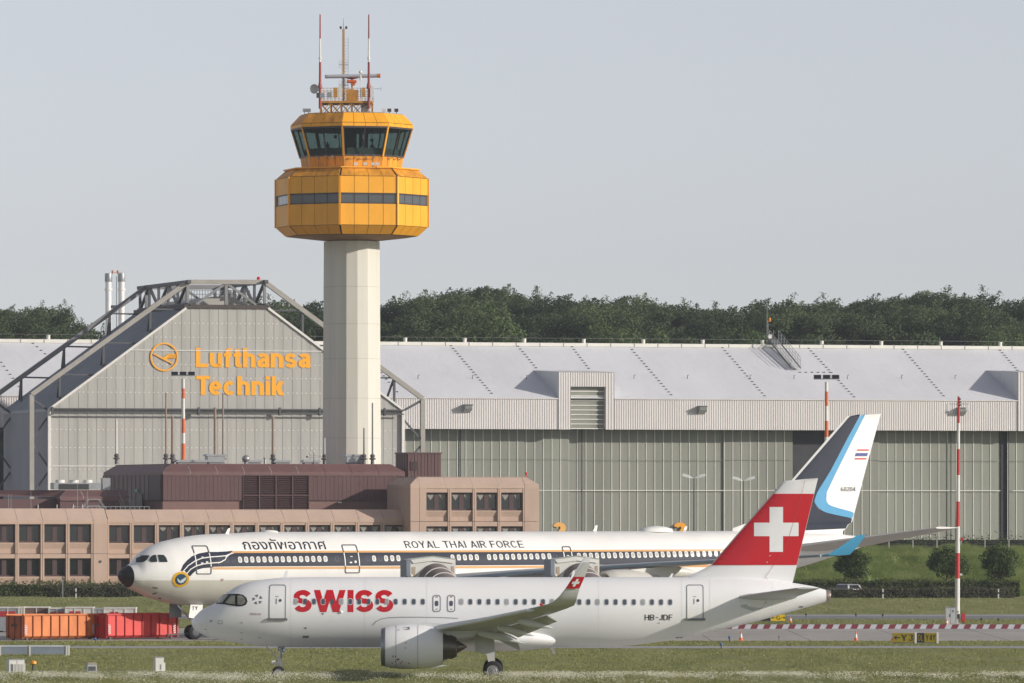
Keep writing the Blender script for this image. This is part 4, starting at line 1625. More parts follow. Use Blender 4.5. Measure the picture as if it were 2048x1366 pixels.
for i, px in enumerate((76, 114, 147, 165)):
    t = roof_item('roof_marker', ['short braced rod left of the roof centre', 'short braced rod near the lower maroon range', 'short rod beside the step-over', 'short rod before the railing'][i], 'rod', px, 3.2, wt2 + .35, 'short braced rods on the office roof')
    MB().tube((0, 0, 0), (0, 0, 1.35), .05, .05, 6).beam((0, 0, .75), (-.55, 0, .35), .05).build('rod', WHT, t)
    MB().box(-.2, .2, -.2, .2, 0, .1).build('foot', GALV, t)
t = roof_item('duct_pipe', 'pale bent vent pipe at the picture edge on the office roof', 'pipe', 4, 3.0, wt2 + .35)
MB().tube((-1.5, 0, .75), (1.3, 0, .75), .14, .14, 10).tube((1.3, 0, .8), (1.3, 0, 0), .14, .14, 10).build('pipe', WHT, t, smooth=40)
MB().box(1.1, 1.5, -.2, .2, 0, .06).build('foot', GALV, t)
# dark stair beside the plant room
t = roof_item('roof_stair', 'dark metal stair against the shaded end of the maroon plant room', 'stairs', 262, 9.5, wt2 + .35)
mb = MB()
for i in range(10):
    mb.box(-1.2, -.1, -i * .28 + 1, -i * .28 + 1.3, 2.0 - i * .2, 2.05 - i * .2)
mb.build('tread', BLK, t)
mb = MB()
for x_ in (-1.25, -.08):
    mb.beam((x_, 1.3, 2.0), (x_, -1.8, 0), .06, .22).beam((x_, 1.3, 3.0), (x_, -1.8, 1.0), .05)
mb.build('string', DGREY, t)

# vents and aerials along the plant room roof
def pipe_stack(px, ytop, name, label, fat, v=13.0, col=None):
    u, w = OG.pick(px, ytop, v)
    t = thing(name, label, 'vent pipe' if fat else 'aerial', OG.world(u, v, pwr - .05), TH, 'pipes and aerials on the plant room roof')
    hgt = w - pwr
    c = M('aerial_rust', (0.30, 0.215, 0.16), .6, .2, 2) if col is None else col
    MB().tube((0, 0, 0), (0, 0, .55), .24, .2, 10).lathe((0, 0, .55), (0, 0, 1), [(0, .2), (.1, .42), (.2, .42), (.3, .22), (.45, .3), (.6, .3), (.75, .16)], 10).build('insulator', M('insulator_grey', (.12, .11, .11), .4, .1), t, smooth=40)
    MB().tube((0, 0, 1.2), (0, 0, hgt), .18 if fat else .12, .17 if fat else .10, 8).build('tube', c, t, smooth=40)
    return t


pipe_stack(233, 838, 'aerial', 'white whip aerial at the end of the maroon roof', False, col=WHT)
pipe_stack(332, 785, 'mast_aerial', 'tall tan pole aerial left of the floodlight mast', False)
pipe_stack(345, 832, 'vent_pipe', 'stout pole beside the tall tan aerial left of the floodlight mast', True)
pipe_stack(430, 814, 'vent_pipe', 'stout pole left of the tall tan aerial under the lettering', True)
pipe_stack(446, 785, 'mast_aerial', 'tall tan pole aerial under the lettering', False)
pipe_stack(546, 832, 'vent_pipe', 'lone stout pole between the lettering and the tower', True)
pipe_stack(649, 875, 'aerial', 'short whip aerial at the shaded foot of the tower', False, col=GALV)
pipe_stack(728, 855, 'aerial', 'thin whip aerial before the sunlit tower shaft', False, v=11, col=GREY)
pipe_stack(745, 805, 'mast_aerial', 'taller thin aerial before the bright edge of the tower shaft', False, v=11, col=GREY)


def low_vent(px, name, label, kind):
    p = OG.world(OG.u(px, 12), 12, pwr - .05)
    t = thing(name, label, 'vent', p, TH, 'low vents on the plant room roof')
    if kind == 'box':
        MB().prism([(-1.2, 0, .25), (1.2, 0, .25), (1.0, 0, .55), (-1.0, 0, .55)], (0, 1.4, 0)).build('hood', GALV, t)
        MB().box(-.9, .9, .1, 1.3, 0, .25).build('curb', GREY, t)
    elif kind == 'ball':
        MB().lathe((0, 0, .3), (0, 0, 1), [(0, .2), (.15, .42), (.4, .52), (.65, .42), (.85, .1)], 14).build('turbine', GALV, t, smooth=50)
        MB().tube((0, 0, 0), (0, 0, .35), .25, .2, 10).build('neck', GREY, t)
    elif kind == 'louver':
        MB().box(-1.1, 1.1, 0, 1.5, .25, 1.0).prism([(-1.35, -.1, 1.0), (1.35, -.1, 1.0), (1.2, -.1, 1.25), (-1.2, -.1, 1.25)], (0, 1.7, 0)).build('hood', GALV, t)
        MB().box(-.9, .9, .1, 1.4, 0, .25).build('curb', GREY, t)
    elif kind == 'stub':
        MB().tube((0, 0, 0), (0, 0, .7), .16, .16, 10).build('pipe', GALV, t)
        MB().tube((0, 0, .7), (0, 0, .82), .26, .2, 10).build('cap', GALV, t)
    else:
        MB().tube((0, 0, 0), (0, 0, 1.4), .06, .06, 6).beam((-.9, 0, .8), (.9, 0, .95), .05).beam((-.5, 0, 1.2), (.5, 0, 1.1), .05).build('frame', GREY, t)
        for a_, b_ in ((-.9, .85), (.9, 1.0), (-.5, 1.25), (0, 1.45)):
            MB().lathe((a_, 0, b_), (0, 0, 1), [(0, .05), (.1, .16), (.22, .05)], 8).build('sensor_cup', BLK if b_ < 1 else WHT, t)
    return t


low_vent(371, 'roof_hood', 'grey hood at the foot of the floodlight mast', 'box')
low_vent(399, 'roof_vent', 'flat rooftop hood right of the floodlight mast', 'box')
low_vent(433, 'roof_hood', 'pale hood under the pair of poles', 'louver')
low_vent(492, 'turbine_vent', 'round turbine vent between the poles', 'ball')
low_vent(508, 'roof_vent', 'flat rooftop hood beside the round turbine vent', 'box')
low_vent(530, 'stub_vent', 'short capped stub pipe left of the lone pole', 'stub')
low_vent(566, 'roof_vent', 'flat rooftop hood right of the lone pole', 'box')
low_vent(624, 'roof_vent', 'flat rooftop hood under the weather sensors', 'box')
low_vent(628, 'weather_sensor', 'small cluster of weather sensors near the shaded tower foot', 'weather')
low_vent(711, 'louvre_vent', 'grey boxy louvred vent before the tower shaft', 'louver')

# ------------------------------------------------------------------ control tower
TD = 866.0
TW = thing('control_tower', 'control tower with pale faceted shaft and yellow eight sided cab', 'control tower', (GX(703.5, TD), TD, 0))
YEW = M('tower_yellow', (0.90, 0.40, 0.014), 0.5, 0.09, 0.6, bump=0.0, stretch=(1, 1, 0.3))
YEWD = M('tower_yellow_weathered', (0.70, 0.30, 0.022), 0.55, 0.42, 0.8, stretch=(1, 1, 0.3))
SHF = M('shaft_concrete', (0.66, 0.635, 0.56), 0.75, 0.09, 0.5, stretch=(1, 1, 0.06))
JOINT = M('tower_joint', (0.10, 0.05, 0.015), 0.8, .1)
CABG = glass('cab_glass', (0.010, 0.016, 0.018), 0.86)
BANDG = glass('band_glass', (0.085, 0.09, 0.095), 0.0, 0.08)
FRMD = M('cab_frame_dark', (0.045, 0.035, 0.035), 0.5, .1)
FACES = [R(15 + 45 * k) for k in range(8)]
T22 = math.tan(R(22.5))


def zt(y):
    return H + (HY - y) / F * (TD - 8.5)


def fp(al, A, s, z, out=0.0):
    """point on face al at apothem A, s in -1..1 across the face"""
    A2 = A + out
    return Vector((math.sin(al) * A2 + math.cos(al) * A * T22 * s, -math.cos(al) * A2 + math.sin(al) * A * T22 * s, z))


def face_piece(al, A0, z0, A1, z1, s0, s1, name, mat, out=.0, th=.10, par=None, gap=.03):
    g0 = gap / (A0 * T22)
    n = Vector((math.sin(al), -math.cos(al), 0))
    q = [fp(al, A0, s0 + g0, z0 + gap, out), fp(al, A0, s1 - g0, z0 + gap, out), fp(al, A1, s1 - g0, z1 - gap, out), fp(al, A1, s0 + g0, z1 - gap, out)]
    return MB().prism(q, -n * th).build(name, mat, par or TW)


def octa(A0, z0, A1, z1, name, mat, par=None):
    mb = MB()
    r0 = [fp(al, A0, 1, z0) for al in FACES]
    r1 = [fp(al, A1, 1, z1) for al in FACES]
    mb.grid([r0, r1], close=True)
    mb.f.append(tuple(range(7, -1, -1)))
    mb.f.append(tuple(range(8, 16)))
    return mb.build(name, mat, par or TW)


# shaft: folded prism, slightly wider at the foot
angs = [-90, -32, -9.5, 13, 36, 90, 120, 150, 180, 210, 240]
mb = MB()
rows = []
for (z, hw) in ((0, 59.5), (zt(920), 58.3), (zt(478), 55.8)):
    r_ = hw / F * TD
    rows.append([(r_ * math.sin(R(a)), -r_ * math.cos(R(a)), z) for a in angs])
mb.grid(rows, close=True)
mb.build('shaft', SHF, TW)
mb = MB()
for y in (570, 645, 715, 795, 875):
    r_ = np.interp(y, [478, 920], [55.8, 58.3]) / F * TD
    ring = [[((r_ + .012) * math.sin(R(a)), -(r_ + .012) * math.cos(R(a)), zt(y) + d) for a in angs] for d in (-.03, .03)]
    mb.grid(ring, close=True)
mb.build('pour_joint', M('joint_grey', (.50, .48, .43), .8, .1), TW)
A = 9.08
zs = dict(b0=zt(334), b1=zt(352), w0=zt(387), w1=zt(406), l1=zt(450), c0=zt(468))
octa(A - .30, zs['l1'], A - .30, zs['b1'], 'drum_body', JOINT)
octa(A * .875 - .3, zs['c0'], A - .30, zs['l1'] - .01, 'drum_underbody', JOINT)
octa(A - .30, zs['b1'] + .01, A * .868 - .3, zs['b0'] - .02, 'drum_shoulder', JOINT)
octa(3.4, zs['c0'] - .55, A * .875 - .1, zs['c0'] - .02, 'drum_soffit', M('soffit_brown', (0.30, .15, .04), .7, .2))
for k, al in enumerate(FACES):
    for j in range(4):
        s0, s1 = -1 + j * .5, -.5 + j * .5
        if j == 0:
            s0 += .035
        if j == 3:
            s1 -= .035
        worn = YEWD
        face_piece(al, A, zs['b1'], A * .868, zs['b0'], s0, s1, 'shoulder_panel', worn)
        face_piece(al, A, zs['w0'] + .06, A, zs['b1'], s0, s1, 'upper_panel', YEW)
        face_piece(al, A, zs['l1'], A, zs['w1'] - .06, s0, s1, 'lower_panel', YEW)
        face_piece(al, A * .875, zs['c0'], A, zs['l1'], s0, s1, 'underside_panel', YEW)
        face_piece(al, A, zs['w1'], A, zs['w0'], s0, s1, 'band_pane', BANDG, out=-.10, th=.05, gap=.05)
    for z_ in (zs['w0'], zs['w1']):
        face_piece(al, A, z_ - .07, A, z_ + .07, -.97, .97, 'band_frame', FRMD, out=.01, th=.2, gap=0)
    # corner post
    mb = MB()
    mb.beam(fp(al, A, 1, zs['l1']), fp(al, A, 1, zs['b1']), .24, .24, up=(math.sin(al + R(22.5)), -math.cos(al + R(22.5)), 0))
    mb.build('corner_post', YEW, TW)
# walkway on the drum
octa(A * .90, zs['b0'] - .06, A * .90, zs['b0'] + .10, 'walkway', YEW)
# cab
Ab, Aw0, Aw1, Af, Ar = A * .655, A * .676, A * .792, A * .806, A * .682
z0c, z1c, z2c, z3c, z4c = zs['b0'] + .1, zt(309.5), zt(251), zt(243.5), zt(222.5)
octa(Ab - .2, z0c, Aw0 - .2, z1c - .02, 'cab_plinth', JOINT)
octa(Af - .25, z2c + .02, Af - .25, z3c, 'cab_head', JOINT)
octa(Af - .25, z3c + .01, Ar - .2, z4c - .02, 'cab_roof_body', JOINT)
octa(Ar - .1, z4c - .02, Ar - .1, z4c + .05, 'cab_roof_deck', M('roof_deck_grey', (.25, .22, .18), .9, .2, 1))
for k, al in enumerate(FACES):
    for j in range(4):
        s0, s1 = -1 + j * .5, -.5 + j * .5
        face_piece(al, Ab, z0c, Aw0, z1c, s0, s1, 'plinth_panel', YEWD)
        face_piece(al, Af, z2c, Af, z3c, s0, s1, 'fascia_panel', YEW)
        face_piece(al, Af, z3c, Ar, z4c, s0, s1, 'roof_panel', YEWD if k in (6, 7, 5) else YEW)  # left-hand faces take the darker, streakier yellow
    for j in range(2):
        s0, s1 = -.96 + j * .96, j * .96
        face_piece(al, Aw0, z1c + .12, Aw1, z2c - .05, s0, s1, 'cab_pane', CABG, out=-.12, th=.04, gap=.03)
    mb = MB()
    for s in (-.955, 0, .955):
        mb.beam(fp(al, Aw0, s, z1c, -.06), fp(al, Aw1, s, z2c, -.06), .10 if s == 0 else .2, .2, up=(math.sin(al), -math.cos(al), 0))
    mb.beam(fp(al, Aw0, -.96, z1c + .10, -.06), fp(al, Aw0, .96, z1c + .10, -.06), .24, .2)
    mb.beam(fp(al, Aw1, -.96, z2c - .10, -.06), fp(al, Aw1, .96, z2c - .10, -.06), .34, .2)
    mb.build('pane_frame', FRMD, TW)
    MB().beam(fp(al, Aw0, 1, z1c), fp(al, Aw1, 1, z2c), .22, .22, up=(math.sin(al + R(22.5)), -math.cos(al + R(22.5)), 0)).build('corner_mullion', YEW, TW)
octa(Aw0 - .3, z1c - .06, Aw0 - .3, z1c + .02, 'cab_floor', DGREY)
octa(Aw1 - .35, z2c - .15, Aw1 - .35, z2c - .05, 'cab_ceiling', DGREY)
mb = MB()
for k, al in enumerate(FACES):
    p, q = fp(al, Aw0 - .75, -.9, z1c), fp(al, Aw0 - .75, .9, z1c)
    mb.beam(p + Vector((0, 0, .55)), q + Vector((0, 0, .55)), .75, 1.0)
mb.build('console', M('console_grey', (.30, .31, .29), .6, .1), TW)
mb = MB()
mb.box(-.9, .6, -.5, .5, z1c, z2c - .1)
mb.box(1.7, 2.1, -1.5, -1.2, z1c, z2c - .1)
mb.build('core_column', DGREY, TW)
mb = MB()
for (x_, y_, z_, s_) in ((-2.0, -3.2, 2.55, .4), (1.3, -2.6, 2.1, .42), (2.6, -1.5, 2.2, .4), (-1.1, -3.6, 2.7, .25)):
    mb.box(x_ - s_ / 2, x_ + s_ / 2, y_ - .06, y_ + .06, z1c + z_ - s_ / 2, z1c + z_ + s_ / 2).beam((x_, y_, z1c + z_), (x_, y_, z2c - .1), .06)
mb.build('hanging_screen', BLK, TW)
# hanging shadow-casting lamp arms on the plinth
for k in (0, 7, 1):
    for s in (-.45, .1, .5):
        p = fp(FACES[k], Ab, s, z0c + 1.0, .02)
        n = Vector((math.sin(FACES[k]), -math.cos(FACES[k]), 0))
        MB().beam(p, p + n * .75 + Vector((0, 0, .35)), .07).box(p.x + n.x * .8 - .1, p.x + n.x * .8 + .1, p.y + n.y * .8 - .1, p.y + n.y * .8 + .1, p.z + .3, p.z + .5).build('plinth_lamp', GREY, TW)
# floodlights on walkway and roof edge
for px in (714, 733, 748, 757):
    x_ = (px - 703.5) / F * TD
    t_ = MB().box(x_ - .22, x_ + .22, -A * .84 - .3, -A * .84 + .1, zs['b0'] + .25, zs['b0'] + .62).tube((x_, -A * .84, zs['b0']), (x_, -A * .84, zs['b0'] + .3), .05, .05, 6)
    t_.build('walkway_camera', M('camera_white', (.75, .72, .68), .4), TW)
for px in (610, 618, 768, 779, 793):
    x_ = (px - 703.5) / F * TD
    y_ = -1.2
    MB().box(x_ - .25, x_ + .25, y_ - .25, y_ + .25, z4c + .35, z4c + .75).tube((x_, y_, z4c - .3), (x_, y_, z4c + .4), .06, .06, 6).build('roof_floodlight', WFR if px % 2 else WHT, TW)
# roof frame, deck, rail
YRST = M('mast_yellow', (0.50, 0.24, 0.045), .6, .25, 1.0)
REDW = M('mast_red', (0.32, 0.055, 0.04), .5, .1)


def tx(px):
    return (px - 703.5) / F * TD


def tz(y):
    return H + (HY - y) / F * TD


zd = tz(204)
x0, x1 = tx(640), tx(746)
yd = 2.7
MB().box(x0, x1, -yd, yd, zd - .28, zd).build('antenna_deck', YRST, TW)
xx = np.linspace(x0 + .1, x1 - .1, 6)
for y_ in (-yd + .2, yd - .2):
    mb = MB()
    for x_ in xx:
        mb.beam((x_, y_, z4c), (x_, y_, zd), .14)
    for i in range(5):
        mb.beam((xx[i], y_, z4c), (xx[i + 1], y_, zd - .2), .09).beam((xx[i + 1], y_, z4c), (xx[i], y_, zd - .2), .09)
    mb.build('deck_truss', YRST, TW)
MB().box(tx(724), tx(736), -1, 1, z4c, zd - .3).build('hatch_house', GREY, TW)
for y_ in (-yd, yd):
    mb = MB()
    for z_ in (.55, 1.1, 1.6):
        mb.beam((x0, y_, zd + z_), (x1, y_, zd + z_), .05)
    for x_ in np.linspace(x0, x1, 15):
        mb.beam((x_, y_, zd), (x_, y_, zd + 1.6), .05)
    mb.build('deck_railing', YRST, TW)
for px in (641.5, 738.5):
    X = tx(px)
    zb, ztop = zd - 1.0, tz(32)
    z1_, z2_ = tz(127), tz(80)
    MB().tube((X, -yd - .1, zb), (X, -yd - .1, z1_), .20, .15, 10).tube((X, -yd - .1, z2_), (X, -yd - .1, ztop), .10, .08, 8).lathe((X, -yd - .1, tz(180)), (0, 0, 1), [(0, .34), (.9, .16)], 10).build('aerial_mast', REDW, TW, smooth=40)
    MB().tube((X, -yd - .1, z1_), (X, -yd - .1, z2_), .12, .10, 10).lathe((X, -yd - .1, tz(121)), (0, 0, 1), [(0, .2), (.2, .2)], 10).build('aerial_mast_white', WHT, TW, smooth=40)
    MB().box(X - .16, X + .16, -yd - .2, -yd + .1, zd, zd + 2.4).build('mast_clamp', YRST, TW)
Xc = tx(687)
mb = MB()
zc0, zc1 = zd, tz(58)
for d in (-.18, .18):
    for e in (-.18, .18):
        mb.beam((Xc + d, e, zc0), (Xc + d * .7, e * .7, zc1), .07)
k = 34
for i in range(k):
    a, b = zc0 + (zc1 - zc0) * i / k, zc0 + (zc1 - zc0) * (i + 1) / k
    s_ = 1 if i % 2 else -1
    mb.beam((Xc - .18 * s_, -.18, a), (Xc + .18 * s_, -.18, b), .05)
mb.tube((Xc, 0, zc0), (Xc, 0, zc1), .09, .06, 8)
mb.build('lattice_mast', M('lattice_tan', (0.52, .33, .12), .6, .2, 2), TW)
mb = MB()
for i in range(20):
    z_ = zc0 + 1 + (zc1 - zc0 - 2) * i / 20
    mb.beam((Xc + .2, 0, z_), (Xc + .6, 0, z_), .03)
mb.beam((Xc + .6, 0, zc0), (Xc + .6, 0, zc1 - 1), .035)
mb.build('mast_ladder', GREY, TW)
MB().tube((Xc, 0, zc1), (Xc, 0, tz(36)), .05, .02, 6).build('mast_tip', REDW, TW)
for d in (-.35, .35):
    MB().lathe((Xc + d, 0, zc1), (0, 0, 1), [(0, .1), (.1, .15), (.3, .15), (.36, .06)], 8).build('obstacle_lamp', BLK, TW)
mb = MB()
for z_ in (tz(129), tz(170)):
    for d in (-.55, -.3, .3, .55):
        mb.beam((Xc + d, -.1, z_ - .6), (Xc + d, -.1, z_ + .6), .03)
    mb.beam((Xc - .6, -.1, z_), (Xc + .6, -.1, z_), .06)
mb.build('dipole_array', GALV, TW)
# radar
ORG = M('radar_orange', (0.72, 0.16, 0.03), .5, .1)
xr = tx(704)
zr = tz(152.5)
MB().tube((tx(650), -.3, zr - .06), (tx(757), -.3, zr + .05), .24, .24, 14).build('radar_antenna', M('radar_grey', (.42, .43, .47), .5, .06), TW, smooth=40)
MB().tube((tx(755), -.3, zr + .05), (tx(761), -.3, zr + .06), .27, .27, 14).build('radar_tip', ORG, TW, smooth=40)
MB().lathe((xr, -.3, zr - .72), (0, 0, 1), [(0, .1), (.3, .12), (.42, .75), (.5, .8)], 12).build('radar_yoke', M('radar_maroon', (.25, .08, .08), .5), TW)
MB().box(xr - .65, xr + .6, -.85, .3, tz(166), tz(160.5)).box(xr - .15, xr + .42, -.7, .2, tz(171), tz(166)).build('radar_gearbox', ORG, TW, bevel=.06)
MB().box(xr - .7, xr + .15, -.6, .6, zd, tz(179)).box(xr + .15, xr + .75, -.6, .6, zd, tz(180)).box(xr - .1, xr + .1, -.1, .1, tz(179), tz(171)).build('radar_pedestal', YRST, TW)
# dish, panels, cabinets
xd, zdish = tx(631), tz(181)
MB().lathe((xd, -yd - .1, zdish), (-.35, -1, .05), [(0, .12), (.12, .45), (.28, .62)], 20, cap1=False).build('dish', M('dish_grey', (.50, .50, .52), .5, .05), TW, smooth=60)
MB().beam((xd, -yd, zdish), (x0, -yd, zdish - .2), .12).box(tx(634), tx(640), -yd - .1, -yd + .4, tz(198), tz(188)).build('dish_bracket', GREY, TW)
for (a, b, yt_, yb_, m_) in ((678, 684.5, 174.5, 196.5, WHT), (742, 748, 174.5, 196.5, WHT), (656, 664, 188, 198, GALV), (668, 676, 178, 198, YRST), (725, 731, 178, 197, YRST), (641, 650, 189, 198, GALV)):
    MB().box(tx(a), tx(b), -yd - .35, -yd - .1, tz(yb_), tz(yt_)).build('panel_antenna', m_, TW)
MB().tube((tx(722), -yd, zd), (tx(722), -yd, tz(150)), .05, .05, 6).lathe((tx(722), -yd, tz(163)), (0, 0, 1), [(0, .12), (.4, .14), (.6, .05)], 8).lathe((tx(722), -yd, tz(150)), (0, 0, 1), [(0, .1), (.12, .24), (.3, .2), (.4, .05)], 10).build('camera_pole', WHT, TW)
MB().beam((tx(748), -yd, tz(180)), (tx(763), -yd, tz(180)), .04).beam((tx(763), -yd, tz(184)), (tx(763), -yd, tz(176)), .04).beam((tx(757), -yd, tz(183)), (tx(757), -yd, tz(177)), .03).build('yagi_aerial', GREY, TW)

# controllers behind the glass
def person(label, x_, y_, z_, rz, arm):
    t = thing('person', label, 'person', (TW.location.x + x_, TW.location.y + y_, z_), rz, 'controllers in the tower cab')
    prof_ = [(.02, .0, 0), (.15, .11, .0), (.17, .13, .25), (.15, .11, .55)]
    mb = MB()
    def ring(cx, cy, z, rx, ry, n=12):
        return [(cx + rx * math.cos(2 * math.pi * i / n), cy + ry * math.sin(2 * math.pi * i / n), z) for i in range(n)]
    mb.grid([ring(0, 0, 0, .15, .10), ring(0, 0, .45, .16, .11), ring(0, 0, .85, .19, .13), ring(0, 0, 1.0, .17, .12), ring(0, 0, 1.2, .20, .13), ring(0, 0, 1.38, .23, .13), ring(0, 0, 1.45, .15, .10),
             ring(0, 0, 1.50, .06, .06), ring(0, -.01, 1.55, .065, .075), ring(0, -.02, 1.62, .085, .10), ring(0, -.02, 1.70, .085, .10), ring(0, -.01, 1.76, .05, .06), ring(0, -.01, 1.775, .01, .01)], close=True)
    mb.f.append(tuple(range(11, -1, -1)))
    for s in (-1, 1):
        mb.tube((s * .21, 0, 1.36), (s * .28, -.05, 1.08), .06, .05, 8).tube((s * .28, -.05, 1.08), (s * .22, -.05 - arm, .95), .05, .035, 8)
        mb.tube((s * .22, -.05 - arm, .95), (s * .21, -.12 - arm, .93), .04, .03, 6)
    mb.build('body', M('silhouette_dark', (.03, .032, .04), .8, .2, 3), t, smooth=60)  # whole figure near black: the backlit silhouette is put into the colour
    hb = MB().lathe((0, 0, 1.66), (0, 0, 1), [(0, .10), (.06, .105), (.11, .07), (.13, .01)], 10)
    hb.build('hair', M('dark_hair', (.02, .016, .012), .7), t, smooth=60)
    return t


person('controller in dark silhouette standing behind the console in the sunlit side of the cab', tx(730.5), -3.3, z1c + .35, .1, .15)
person('shorter controller in dark silhouette at the console near the cab corner', tx(745.5), -2.9, z1c + .1, -.3, .2)
person('controller in dark silhouette at the console in the shaded side of the cab', tx(656), -3.0, z1c + .18, .3, .2)
# ------------------------------------------------------------------ airliners
WHITE = M('aircraft_white', (0.86, 0.86, 0.865), 0.38, 0.02, 0.3, spec=0.3, coat=0.1)
WHITE2 = M('aircraft_warm_white', (0.87, 0.86, 0.83), 0.38, 0.03, 0.3, spec=0.3, coat=0.1)
WINGG = M('wing_grey', (0.52, 0.53, 0.54), 0.45, 0.06, 0.6)
WINGL = M('wing_light', (0.66, 0.68, 0.69), 0.4, 0.06, 0.6)
BARE = M('bare_metal', (0.40, 0.40, 0.41), 0.3, 0.08, 1.5, metal=0.8)
HOT = M('hot_metal', (0.16, 0.14, 0.13), 0.4, 0.15, 3, metal=0.7)
TYRE = M('rubber', (0.02, 0.02, 0.021), 0.8, 0.15, 3)
HUB = M('wheel_hub', (0.34, 0.34, 0.35), 0.4, 0.1, 2, metal=0.4)
RED = M('livery_red', (0.58, 0.012, 0.022), 0.32, 0.03, 0.4, coat=0.2)
LINE = M('panel_line', (0.22, 0.23, 0.25), 0.6, .05)
INKB = M('livery_black', (0.015, 0.016, 0.02), 0.5, .02)
NAVY = M('livery_navy', (0.026, 0.032, 0.052), 0.5, 0.10, 0.5, spec=0.22)
GOLD = M('livery_gold', (0.66, 0.36, 0.13), 0.45, 0.05, .5)
SKYB = M('livery_blue', (0.075, 0.335, 0.58), 0.35, 0.05, .5)
GLASSD = glass('cabin_pane', (0.085, 0.10, 0.125))
CKPT = glass('cockpit_pane', (0.035, 0.045, 0.045), 0.0, 0.06)


class Plane:
    """aircraft frame: x aft from the nose tip, y across (near side negative), z up from the ground"""
    def __init__(s, root, nx, ny, psi, st):
        s.root = root
        s.o = (nx, ny)
        s.psi = psi
        s.c, s.sn = math.cos(psi), math.sin(psi)
        st = np.array(st, dtype=float)
        s.st = st

    def sec(s, x):
        t = np.interp(x, s.st[:, 0], s.st[:, 1])
        b = np.interp(x, s.st[:, 0], s.st[:, 2])
        w = np.interp(x, s.st[:, 0], s.st[:, 3])
        return t, b, w

    def surf(s, x, z, off=0.0, side=-1):
        t, b, w = s.sec(x)
        zc, h = (t + b) / 2, max((t - b) / 2, 1e-3)
        q = max(-0.9999, min(0.9999, (z - zc) / h))
        y = w * math.sqrt(1 - q * q)
        n = Vector((0, y / max(w, .01) ** 2, (z - zc) / h ** 2))
        n = n.normalized() if n.length else Vector((0, 1, 0))
        return Vector((x, side * (y + n.y * off), z + n.z * off))

    def plane_pick(s, px, py, y):
        """point of the vertical plane at lateral y that the photo shows at a pixel -> (x, z)"""
        a, b = ray(px, py)
        # world: X = ox + x c - y sn ; Y = oy + x sn + y c ; X = a Y
        x = (a * (s.o[1] + y * s.c) - s.o[0] + y * s.sn) / (s.c - a * s.sn)
        Y = s.o[1] + x * s.sn + y * s.c
        return x, H + b * Y

    def pick(s, px, py):
        y = -2.0
        for _ in range(12):
            x, z = s.plane_pick(px, py, y)
            y = s.surf(x, z).y
        return x, z

    def cut(s, polys, dx=0.6, dz=0.16):
        """split flat (x, z) polygons into small cells so they can follow the skin"""
        out = []
        for p in polys:
            todo = [p]
            for ax, st in ((1, dz), (0, dx)):
                nxt = []
                for q in todo:
                    lo, hi = min(v[ax] for v in q), max(v[ax] for v in q)
                    k = max(1, int(math.ceil((hi - lo) / st)))
                    for i in range(k):
                        a, b = lo + (hi - lo) * i / k, lo + (hi - lo) * (i + 1) / k
                        r = clip(clip(q, ax, a, 1), ax, b, -1)
                        if len(r) > 2:
                            nxt.append(r)
                todo = nxt
            out += todo
        return out

    def decal(s, name, polys, mat, off=.012, par=None, dx=0.6, dz=0.16, eps=0.0):
        mb = MB()
        for i, p in enumerate(polys):
            for q in s.cut([p], dx, dz):
                mb.poly([s.surf(v[0], v[1], off + eps * (i % 4)) for v in q])
        return mb.build(name, mat, par or s.root, smooth=180)

    def pxpoly(s, pts):
        return [s.pick(*p) for p in pts]

    def outline(s, pts, w, close=True):
        """thin ribbon polygons around a closed (x, z) outline"""
        out = []
        n = len(pts)
        for i in range(n if close else n - 1):
            a, b = pts[i], pts[(i + 1) % n]
            dx, dz = b[0] - a[0], b[1] - a[1]
            L = math.hypot(dx, dz) or 1
            nx, nz = -dz / L * w / 2, dx / L * w / 2
            ex, ez = dx / L * w / 2, dz / L * w / 2
            out.append([(a[0] + nx - ex, a[1] + nz - ez), (a[0] - nx - ex, a[1] - nz - ez), (b[0] - nx + ex, b[1] - nz + ez), (b[0] + nx + ex, b[1] + nz + ez)])
        return out

    def fuselage(s, mat, x_end, n=56):
        xs = sorted(set([float(v) for v in np.concatenate([np.linspace(0, 1, 14) ** 2 * 3.0, np.linspace(3.0, x_end, 90)])]))
        rows = []
        for x in xs:
            t, b, w = s.sec(x)
            zc, h = (t + b) / 2, (t - b) / 2
            rows.append([(x, w * math.cos(2 * math.pi * i / n), zc + h * math.sin(2 * math.pi * i / n)) for i in range(n)])
        mb = MB().grid(rows, close=True)
        e = (len(rows) - 1) * n
        mb.f.append(tuple(range(e, e + n)))
        return mb.build('fuselage', mat, s.root, smooth=60)


def clip(p, ax, v, sgn):
    out = []
    for i in range(len(p)):
        a, b = p[i], p[(i + 1) % len(p)]
        da, db = (a[ax] - v) * sgn, (b[ax] - v) * sgn
        if da >= -1e-9:
            out.append(a)
        if (da > 1e-9 and db < -1e-9) or (da < -1e-9 and db > 1e-9):
            t = da / (da - db)
            out.append((a[0] + (b[0] - a[0]) * t, a[1] + (b[1] - a[1]) * t))
    return out


